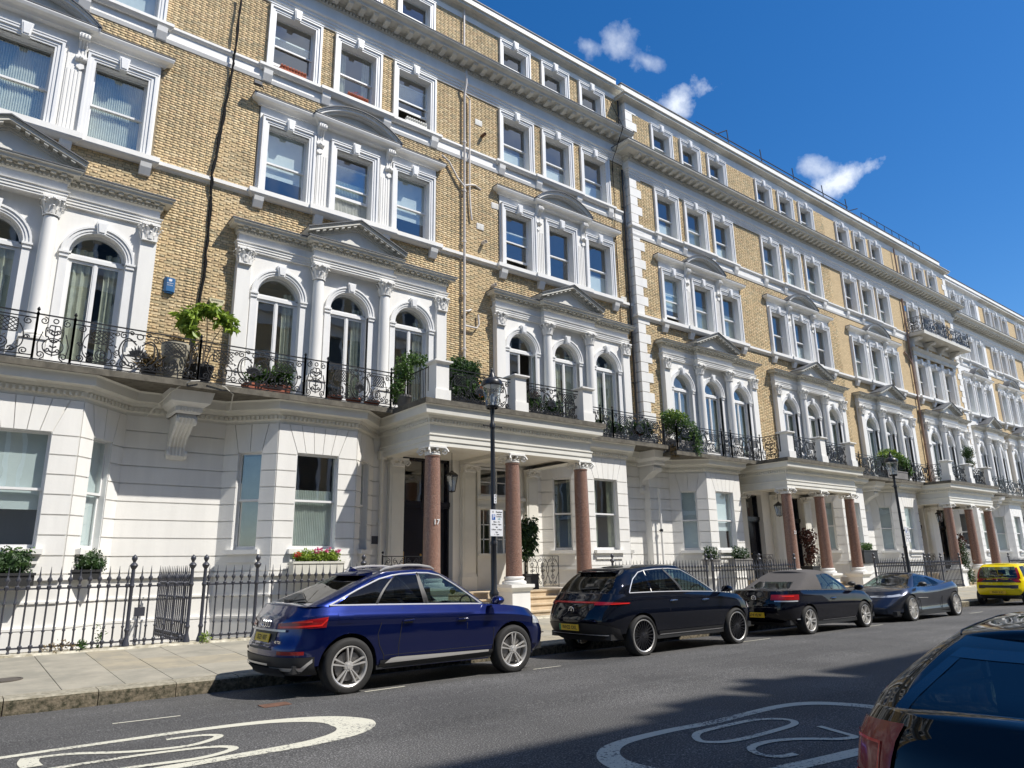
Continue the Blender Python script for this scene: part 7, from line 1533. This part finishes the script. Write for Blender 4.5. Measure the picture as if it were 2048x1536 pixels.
for sd in (-1, 1):
    c.gseam(P, [(.13, .04), (.3, .035), (.6, .035), (.91, .035)], .009, side=sd); c.gseam(P, [(.13, .04), (.14, .3), (.17, .6), (.24, .84), (.33, .89), (.5, .91), (.7, .905), (.85, .87), (.885, .6), (.905, .3), (.92, .05)], .009, side=sd, off=.005)
    c.gseam(P, [(.32, .05), (.32, .87)], .012, 'window_trim', ALLOY, side=sd); c.gseam(P, [(.60, .05), (.60, .9)], .026, 'window_pillar', PLASTIC, side=sd, off=-.012); c.gseam(P, [(.40, .05), (.37, .85)], .006, 'window_pillar', PLASTIC, side=sd)
    c.seam(P, [(-.66, .36), (-.66, .8), (-.62, 1.1)], side=sd); c.seam(P, [(.52, .33), (.50, 1.08)], side=sd); c.seam(P, [(1.02, .36), (1.0, 1.05)], side=sd); handle(P, c, -.55, .95, sd, CHROME); handle(P, c, .42, .93, sd, CHROME)
    c.patch(P, 'sill_trim', PLASTIC, -.98, 1.0, .28, .42, sd, .012); c.patch(P, 'sill_strip', CHROME, -.95, .98, .345, .365, sd, .02, n=14); mirror(P, 1.0, sd*.93, 1.13, NAVY, sd)
    c.wrap(P, 'tail_lamp', REDL, 0, 0, 0, 0, sd, .012, shape=lambda u, v: (3.0+6.2*u, .925+.06*v*(1-u*.6)+.012*u)); c.wrap(P, 'lamp_strip', REDB, 0, 0, 0, 0, sd, .017, shape=lambda u, v: (5.5+3.0*u, .935+.012*v+.01*u))
    c.patch(P, 'headlamp', CLEARL, 1.86, 2.16, .72, .84, sd, .008)
[c.wrap(P, 'tail_lamp_bar', REDL, .955, .985, 0, 3.4, sg, .012) for sg in (-1, 1)]
[c.wrap(P, 'bumper', PLASTIC, .30, .6, 0, 7.4, sg, .010, shape=lambda u, v: (7.4*u, .31+v*(.30-.10*u**4)), n=22) for sg in (-1, 1)]; [c.wrap(P, 'chrome_strip', TRIM, .395, .412, 0, 6.0, sg, .022) for sg in (-1, 1)]; c.tpatch(P, 'diffuser', PLASTIC, -.8, .8, .29, .38, True, .01)
c.tseam(P, [(-.88, .63), (-.8, .66), (-.5, .68), (.5, .68), (.8, .66), (.88, .63)], .004)
plate(P, c, 0, .53, 'WH22 OKL', PLATEY, green=True)
p = c.TP(0, .82, True, .014); b = MB(); b.lathe([(.062, -.005), (.072, -.005), (.072, .005), (.062, .005)], 0, 0, 24, axis='y')
for k in range(3): a = PI/2+2*PI*k/3; b.add([(0.012*math.cos(a+PI/2), -.004, .012*math.sin(a+PI/2)), (.066*math.cos(a), -.004, .066*math.sin(a)), (-.012*math.cos(a+PI/2), -.004, -.012*math.sin(a+PI/2))], [(0, 1, 2)])
o = b.build('star_badge', CHROME, P, smooth=True); o.location = p; o.rotation_euler = (0, 0, -PI/2)
p = c.G(.0, 0, .2, 1); MB().tube([(p.x-.0, .05, p.z+.02), (p.x+.03, -.4, p.z+.05)], .012, 5).build('rear_wiper', PLASTIC, P)
b = MB(); q0 = [c.G(t, e, .97, sd) for sd, t, e in ((-1, .02, .8), (-1, .005, .5), (-1, .0, 0), (1, .005, .5), (1, .02, .8))]; V = []
for q in q0: V += [(q.x+.05, q.y, q.z+.03), (q.x-.14, q.y*.98, q.z+.005), (q.x-.14, q.y*.98, q.z-.015), (q.x+.02, q.y, q.z-.03)]
b.add(V, [(i*4+j, i*4+(j+1) % 4, i*4+4+(j+1) % 4, i*4+4+j) for i in range(4) for j in range(4)]+[(0, 1, 2, 3), (19, 18, 17, 16)]); b.build('roof_spoiler', NAVY, P, smooth=True)
seats(P, (-.75, .3), .85, .52); steering(P, .85, -.38, 1.02); full_wheels(P, c, .365, .25, 22, ALLOYD, 'multi', inset=.0, rimr=.285, lip=ALLOY)
# ---- dark convertible
BLK = carpaint('convertible_paint', (.004, .004, .008), 0, .5); HOOD = mat('fabric_hood', (.085, .078, .075), .95, bump=.3, bscale=200)
P = thing('parked_car', 'dark convertible with closed grey-brown fabric roof and a yellow plate reading LG14 HLW', 'car', (17.35, 10.30, -.02))
c = Car(2.58, .895, .325, wcurve([(0, -1.98), (.15, -2.14), (.35, -2.19), (.7, -2.16), (1, -2.05)]), wcurve([(0, 2.02), (.2, 2.18), (.5, 2.22), (.8, 2.12), (1, 1.9)]),
        wcurve([(-2.2, .98), (-1.6, 1.0), (-.8, .99), (0, .97), (.9, .93), (1.4, .89), (1.8, .82), (2.1, .74), (2.25, .66)]), .22, wcurve([(0, .88), (.1, .94), (.3, .97), (.6, 1.), (.85, .98), (1, .93)]),
        wcurve([(-2.2, .93), (-1.6, .99), (0, 1.), (1.6, .99), (2.25, .92)]), arch=.375, gxr=wcurve([(0, -1.62), (.4, -1.36), (.8, -.98), (1, -.72)]), gxf=wcurve([(0, 1.0), (.3, .82), (.6, .58), (.85, .34), (1, .16)]),
        groof=wcurve([(-1.7, 1.15), (-1.1, 1.30), (-.5, 1.39), (.0, 1.40), (.4, 1.37), (.8, 1.28), (1.1, 1.1)]), gw=wcurve([(0, .80), (.25, .77), (.6, .69), (.85, .61), (1, .53)]), crown=.05, zuf=wcurve([(-2.2, .28), (0, .2), (2.2, .22)]))
c.shell(P, BLK)
c.greenhouse(P, BLK, [('rear_window', -1, .008, .18, .62, CARGL, True), ('windscreen', .979, 2, .05, .93, CARGL, True), ('side_window', .42, .60, .05, .84, CARGL, False), ('front_side_window', .60, .90, .05, .88, CARGL, False), ('windscreen_frame', .90, .979, .0, 1, BLK, False)], roofm=HOOD)
for sd in (-1, 1):
    c.seam(P, [(-.35, .28), (-.38, .7), (-.33, .97)], side=sd); c.seam(P, [(.95, .28), (.93, .92)], side=sd); handle(P, c, -.2, .78, sd, CHROME); mirror(P, .86, sd*.88, 1.0, BLK, sd)
    c.patch(P, 'sill_strip', CHROME, -.7, .85, .30, .308, sd, .006, n=12); c.seam(P, [(-2.0, .975), (-1.2, .995), (0, .965), (.9, .925)], .008, 'belt_trim', CHROME, sd, .004)
    c.wrap(P, 'tail_lamp', REDL, .79, .91, 2.6, 8.2, sd, .012); c.wrap(P, 'lamp_strip', REDB, .865, .89, 4.5, 7.0, sd, .016); c.wrap(P, 'reversing_lamp', CLEARL, .755, .782, 3.2, 7.8, sd, .012); c.patch(P, 'reflector', CLEARL, -1.76, -1.66, .36, .38, sd, .008); c.gseam(P, [(.60, .05), (.60, .87)], .012, 'window_pillar', PLASTIC, side=sd)
c.tseam(P, [(-.45, .96), (-.45, .6), (.45, .6), (.45, .96)], .004); c.tseam(P, [(-.86, .56), (-.4, .56), (.4, .56), (.86, .56)], .004); plate(P, c, -.02, .46, 'LG14 HLW', PLATEY); c.tpatch(P, 'diffuser', PLASTIC, -.7, .7, .22, .30, True, .01)
p = c.TP(0, .83, True, .014); b = MB(); b.lathe([(.055, -.005), (.064, -.005), (.064, .005), (.055, .005)], 0, 0, 24, axis='y')
for pp in ([(-.035, 0, .042), (-.012, 0, .004), (0, 0, .03), (.012, 0, .004), (.035, 0, .042)], [(-.052, 0, .01), (-.022, 0, -.046), (0, 0, -.004), (.022, 0, -.046), (.052, 0, .01)]): b.tube([(x, -.004, z) for x, _, z in pp], .006, 4)
o = b.build('round_badge', CHROME, P, smooth=True); o.location = p; o.rotation_euler = (0, 0, -PI/2)
seats(P, (-.5, .3), .78, .40, .52); steering(P, .78, -.36, .92); full_wheels(P, c, .325, .225, 10, ALLOY, 'ten', inset=.0, rimr=.238)
# ---- grey sports coupe facing the camera
GREY = carpaint('grey_sports_paint', (.045, .05, .07), .8, .3)
P = thing('parked_car', 'low dark grey sports coupe parked nose towards the convertible', 'car', (22.68, 10.36, -.02), PI)
c = Car(2.86, .98, .35, wcurve([(0, -1.98), (.2, -2.12), (.5, -2.16), (.8, -2.10), (1, -1.98)]), wcurve([(0, 2.20), (.2, 2.32), (.5, 2.30), (.8, 2.14), (1, 1.86)]),
        wcurve([(-2.2, .96), (-1.6, 1.0), (-1.0, .96), (-.4, .90), (.3, .88), (1.0, .90), (1.45, .88), (1.8, .80), (2.1, .66), (2.35, .52)]), .16, wcurve([(0, .90), (.12, .95), (.3, .93), (.55, .965), (.8, 1.), (.9, .97), (1, .90)]),
        wcurve([(-2.2, .93), (-1.5, 1.), (-.3, .955), (.3, .945), (1.4, 1.), (2.35, .87)]), arch=.385, gxr=wcurve([(0, -1.75), (.3, -1.5), (.6, -1.15), (.85, -.75), (1, -.48)]), gxf=wcurve([(0, 1.05), (.3, .85), (.6, .58), (.85, .28), (1, .04)]),
        groof=wcurve([(-1.8, .98), (-1.2, 1.13), (-.6, 1.22), (-.1, 1.25), (.3, 1.22), (.7, 1.12), (1.1, .95)]), gw=wcurve([(0, .78), (.25, .745), (.6, .65), (.85, .56), (1, .47)]), crown=.035, zuf=wcurve([(-2.2, .22), (0, .14), (2.3, .15)]), deck=.02)
c.shell(P, GREY)
c.greenhouse(P, GREY, [('rear_window', -1, .018, .15, .9, CARDARK, True), ('windscreen', .970, 2, .05, .96, CARGL, True), ('quarter_window', .30, .45, .06, .72, CARDARK, False), ('side_window', .46, .90, .06, .88, CARGL, False)])
for sd in (-1, 1):
    c.seam(P, [(-.55, .25), (-.62, .6), (-.55, .88)], side=sd); c.seam(P, [(.78, .24), (.82, .55), (.7, .88)], side=sd); mirror(P, .78, sd*.90, .98, PLASTIC, sd); c.patch(P, 'sill_blade', PLASTIC, -1.0, 1.0, .15, .24, sd, .02)
    c.patch(P, 'headlamp', CLEARL, 0, 0, 0, 0, sd, .008, shape=lambda u, v: (1.80+.26*u, .70-.07*u+v*(.045-.02*u))); c.patch(P, 'side_strake', ALLOYD, .88, 1.0, .55, .60, sd, .008); c.seam(P, [(.3, .60), (.98, .62)], .006, 'side_strake', ALLOY, sd, .006)
c.tpatch(P, 'grille', PLASTIC, 0, 0, 0, 0, False, .008, shape=lambda u, v: (-.62+1.24*u, .24+v*(.26-.14*abs(2*u-1)**2)), n=18)
for i in range(4): c.tpatch(P, 'grille_bar', ALLOYD, 0, 0, 0, 0, False, .016, shape=lambda u, v, i=i: (-.56+.06*i+(1.12-.12*i)*u, .27+.055*i+.012*v), n=14, mz=1)
c.tpatch(P, 'splitter', PLASTIC, -.86, .86, .15, .19, False, .03); plate(P, c, 0, .33, 'R15 JC', PLATEW, rear=False, off=.03)
c.tseam(P, [(-.62, .24), (-.6, .38), (-.45, .5), (0, .52), (.45, .5), (.6, .38), (.62, .24)], .01, 'grille_frame', ALLOYD, False, .012); seats(P, (-.15,), .75, .28, .5); steering(P, .55, -.36, .82); full_wheels(P, c, .35, .27, 10, ALLOY, 'y', inset=.0, rimr=.27)
# ---- small yellow hatchback
YEL = carpaint('yellow_car_paint', (.80, .62, .005), 0, .35)
P = thing('parked_car', 'small bright yellow hatchback at the right edge of the photo', 'car', (32.3, 10.5, -.02))
c = Car(2.34, .815, .285, wcurve([(0, -1.50), (.15, -1.62), (.4, -1.66), (.7, -1.60), (1, -1.52)]), wcurve([(0, 1.65), (.2, 1.78), (.5, 1.80), (.8, 1.7), (1, 1.5)]),
        wcurve([(-1.7, .88), (-1.2, .95), (0, .93), (.8, .93), (1.3, .88), (1.6, .78), (1.8, .68)]), .22, wcurve([(0, .90), (.1, .96), (.3, .985), (.6, 1.), (.85, .985), (1, .94)]),
        wcurve([(-1.7, .95), (-1.2, 1), (0, 1.), (1.2, .99), (1.8, .92)]), arch=.335, gxr=wcurve([(0, -1.50), (.4, -1.44), (.8, -1.32), (1, -1.16)]), gxf=wcurve([(0, 1.1), (.3, .92), (.6, .68), (.85, .42), (1, .2)]),
        groof=wcurve([(-1.5, 1.37), (-1., 1.43), (-.3, 1.45), (.2, 1.42), (.7, 1.32), (1.1, 1.1)]), gw=wcurve([(0, .755), (.25, .74), (.6, .69), (.85, .63), (1, .57)]), crown=.035, zuf=wcurve([(-1.7, .34), (-1.4, .24), (1.8, .22)]))
c.shell(P, YEL)
c.greenhouse(P, YEL, [('rear_window', -1, .022, .02, .88, CARGL, True), ('tail_lamp', .022, .05, .0, .82, REDL, False), ('windscreen', .979, 2, .05, .95, CARGL, True), ('quarter_window', .11, .36, .10, .85, CARDARK, False), ('rear_side_window', .39, .56, .07, .87, CARDARK, False), ('front_side_window', .585, .90, .07, .87, CARGL, False), ('door_pillar', .56, .585, .07, .87, PLASTIC, False)])
c.tpatch(P, 'window_base', PLASTIC, -.56, .56, .80, .89, True, .010); c.tpatch(P, 'bumper_insert', PLASTIC, 0, 0, 0, 0, True, .012, shape=lambda u, v: (-.70+1.4*u, .585+(.12-.0*u)*v*(1-.25*(abs(2*u-1) < .55))+(.02 if abs(2*u-1) < .55 else 0)), n=22); c.tpatch(P, 'valance', PLASTIC, -.7, .7, .22, .35, True, .006)
plate(P, c, 0, .45, 'FN59 SUO', PLATEY, off=.016)
for sg in (-1, 1): c.tpatch(P, 'tail_lamp', REDL, sg*.60, sg*.74, .80, .93, True, .010); c.patch(P, 'tail_lamp', REDL, -1.55, -1.42, .80, .94, sg, .010); c.seam(P, [(-.2, .3), (-.22, .93)], side=sg); handle(P, c, 0, .8, sg, YEL); mirror(P, .85, sg*.8, .98, YEL, sg)
p = c.TP(0, .86, True, .02); text_mesh('lion_badge', 'X', .1, CHROME, P, p, rot=(PI/2, 0, -PI/2), depth=.003)
seats(P, (-.6, .25), .72, .42, .6); full_wheels(P, c, .285, .17, 8, ALLOY, 'plain', inset=.01, rimr=.19)
# ---- foreground dark hatchback
DKF = carpaint('foreground_car_paint', (.004, .0035, .003), 0, .5)
P = thing('parked_car', 'dark glossy hatchback cut off by the bottom right corner of the photo', 'car', (5.25, 1.08, -.10), math.radians(0))
c = Car(2.62, .895, .32, wcurve([(0, -1.86), (.15, -1.98), (.35, -2.03), (.6, -1.99), (.85, -1.93), (1, -1.84)]), wcurve([(0, 2.0), (.2, 2.16), (.5, 2.18), (.8, 2.08), (1, 1.9)]),
        wcurve([(-2.1, 1.02), (-1.6, 1.05), (-.8, 1.02), (0, .99), (.9, .96), (1.4, .93), (1.8, .86), (2.1, .76), (2.25, .66)]), .24, wcurve([(0, .90), (.1, .95), (.3, .975), (.6, 1.), (.85, .98), (1, .92)]),
        wcurve([(-2.1, .94), (-1.6, .99), (0, 1.), (1.6, .99), (2.25, .93)]), arch=.37, gxr=wcurve([(0, -1.79), (.35, -1.68), (.7, -1.44), (.9, -1.26), (1, -1.10)]), gxf=wcurve([(0, 1.05), (.3, .85), (.6, .58), (.85, .3), (1, .1)]),
        groof=wcurve([(-1.7, 1.20), (-1.3, 1.29), (-.8, 1.355), (-.2, 1.39), (.2, 1.37), (.7, 1.28), (1.1, 1.1)]), gw=wcurve([(0, .808), (.25, .79), (.6, .73), (.85, .66), (1, .60)]), crown=.045, zuf=wcurve([(-2.1, .30), (0, .22), (2.2, .22)]))
c.shell(P, DKF)
c.greenhouse(P, DKF, [('rear_window', -1, .020, .10, .84, CARGL, True), ('windscreen', .979, 2, .05, .95, CARGL, True), ('quarter_window', .14, .26, .07, .80, CARDARK, False), ('rear_side_window', .28, .56, .07, .86, CARDARK, False), ('front_side_window', .59, .90, .07, .88, CARGL, False), ('door_pillar', .56, .59, .07, .86, PLASTIC, False)])
# dark band of the tailgate glass
b = MB()
for sd in (-1, 1):
    tv = [(0, 0), (.0015, .25), (.005, .5), (.011, .68), (.018, .78), (.02, .80)]
    for (v0, v1) in ((.035, .11), (.83, .92)):
        V = [tuple(c.G(t, e, v, sd)+Vector((-.004, 0, .001))) for t, e in tv for v in (v0, v1)]; b.add(V, [(2*i, 2*i+2, 2*i+3, 2*i+1) for i in range(len(tv)-1)])
    V = [tuple(c.G(t, e, v, sd)+Vector((-.004, 0, .001))) for v in (.035, .2, .4, .6, .8, .92) for t, e in ((.0135, .72), (.020, .80))]; b.add(V, [(2*i, 2*i+2, 2*i+3, 2*i+1) for i in range(5)])
b.build('window_surround', PIANO, P, smooth=True)
for sd in (-1, 1):
    c.wrap(P, 'tail_lamp', REDL, 0, 0, 0, 0, sd, .012, shape=lambda u, v: (3.9+4.3*u-.3*v*(1-u), .745+.265*v-.02*u), n=18)
    c.wrap(P, 'lamp_strip', REDB, 0, 0, 0, 0, sd, .017, shape=lambda u, v: (4.3+3.2*u, .92+.012*v)); c.wrap(P, 'lamp_strip', REDB, 0, 0, 0, 0, sd, .017, shape=lambda u, v: (4.3+3.2*u, .775+.012*v)); c.wrap(P, 'lamp_strip', REDB, 0, 0, 0, 0, sd, .017, shape=lambda u, v: (4.3+.08*u, .785+.135*v), n=2)
    c.wrap(P, 'indicator_lens', CLEARL, .675, .735, 4.1, 8.0, sd, .012)
    c.seam(P, [(-.55, .3), (-.55, 1.0)], side=sd); handle(P, c, -.4, .88, sd, DKF); mirror(P, .95, sd*.88, 1.05, DKF, sd)
    b = MB(); b.tube([c.G(t, e, 1., sd)[:] for t, e in ((.05, .945), (.12, .99), (.3, 1.), (.6, 1.), (.87, 1.))], .006, 4); b.build('roof_seam', PLASTIC, P)
c.tseam(P, [(-.5, .98), (-.5, .74), (-.47, .70), (-.2, .66), (.2, .66), (.47, .70), (.5, .74), (.5, .98)], .004); c.tseam(P, [(-.88, .62), (-.5, .63), (.5, .63), (.88, .62)], .005); plate(P, c, 0, .58, 'LT16 EHV', PLATEY)
p = c.G(0, 0, .1, 1); MB().box(p.x-.05, p.x+.03, -.05, .08, p.z-.02, p.z+.04).tube([(p.x-.0, .0, p.z+.04), (p.x+.05, -.45, p.z+.08)], .01, 5).build('rear_wiper', PLASTIC, P)
seats(P, (-.75, .3), .78, .45, .58); steering(P, .8, -.38, .95); full_wheels(P, c, .32, .215, 5, ALLOY, 'double', inset=.0, rimr=.23)
# ------------------------------------------------------------------ the other side of the street (behind the camera): casts the shade on the road, shows in the glass
OB = -9.3
q_ = random.Random(11)
for i in range(9):
    x0 = -26+i*8.4; hh = [24.6, 24.9, 24.6, 24.6, 24.65, 24.65, 25.7, 24.9, 25.2][i]; T = thing('terraced_house', ['opposite brick house with white bays, %s in its row' % s for s in ('first', 'second', 'third', 'fourth', 'fifth', 'sixth', 'seventh', 'eighth', 'ninth')][i], 'house', (x0, OB, 0), 0, 'houses on the opposite side of the street')
    MB().box(0, 8.4, -9, 0, 5.6, hh-1).build('wall', FARB, T); MB().box(0, 8.4, -9, .25, -1, 5.6).build('ground_floor_wall', STU, T)
    b = MB(); b.box(0, 8.4, 0, .7, 18.6, 19.1); b.box(0, 8.4, 0, .2, 17.9, 18.6); b.box(0, 8.4, -.4, .3, hh-1, hh); b.box(0, 8.4, 0, 1.3, 5.6, 5.8); b.box(0, 8.4, 0, .15, 11.6, 11.8); b.box(0, 8.4, 0, .15, 15.4, 15.9); b.box(.9, 7.5, 0, .5, 10.2, 10.7); b.build('stucco_bands', STU, T)
    for z0, z1, w in ((1.8, 4.4, 1.1), (6, 9.4, 1.2), (11.9, 14.1, 1.1), (16, 17.9, 1.1), (19.7, 21.2, 1.0)):
        for k in range(3): x = 2.1+k*2.1; MB().box(x-w/2-.2, x+w/2+.2, .0, .06, z0-.1, z1+.2).build('window', STU, T); MB().box(x-w/2, x+w/2, .061, .07, z0, z1).build('pane', mat('opposite_pane', (.03, .04, .05), .05), T)
    if i == 5:
        for xa_, xb__, ht in ((17.0, 17.9, 25.0), (17.9, 19.0, 25.45), (19.5, 21.2, 25.75), (20.3, 20.7, 26.25), (21.7, 24.4, 25.7)): MB().box(xa_-x0, xb__-x0, -1.6, .3, hh-.01, ht).build('roof_block', FARB, T)
    if i % 2 == 0 and i != 4: b = MB(); b.box(-.6, .6, -4, -2.2, hh-1, hh+1.6+q_.random()*.5); [b.lathe([(.12, hh+1.6), (.12, hh+2.2), (.001, hh+2.2)], -.35+.35*k_, -3, 8) for k_ in range(3)]; b.build('chimney', FARB, T)
    if i in (3,): MB().box(3, 4.6, -.9, .2, hh, hh+.5).build('dormer', STU, T)

# plain continuation of the street beyond the last houses in view
for i in range(6):
    x0 = 80.2+8*i; T = thing('terraced_house', ['brick terraced house beyond the end of the detailed row, %s of six' % s for s in ('nearest', 'second', 'third', 'fourth', 'fifth', 'farthest')][i], 'house', (x0, 18.5, 0), 0, 'far continuation of the row')
    MB().box(0, 8, 0, 9, 5.6, 21.6).build('wall', FARB, T); MB().box(0, 8, -.3, 9, -2.4, 5.6).build('ground_floor_wall', STU, T)
    b = MB(); b.box(0, 8, -.7, 0, 18, 18.4); b.box(0, 8, -.2, 0, 17.3, 18); b.box(0, 8, -.3, 0, 20.9, 21.6); b.box(0, 8, -1.4, 0, 5.5, 5.7); b.box(.9, 7.1, -.5, 0, 9.8, 10.3); b.build('stucco_bands', STU, T)
    for z0, z1, w in ((1.8, 4.3, 1.1), (5.9, 9.2, 1.1), (11.4, 13.5, 1.0), (15.3, 17.0, .95), (18.9, 20.3, .9)):
        for k in range(3): x = 2.0+k*2.0; MB().box(x-w/2-.2, x+w/2+.2, -.06, 0, z0-.1, z1+.2).build('window', STU, T); MB().box(x-w/2, x+w/2, -.07, -.061, z0, z1).build('pane', MATS['opposite_pane'], T)
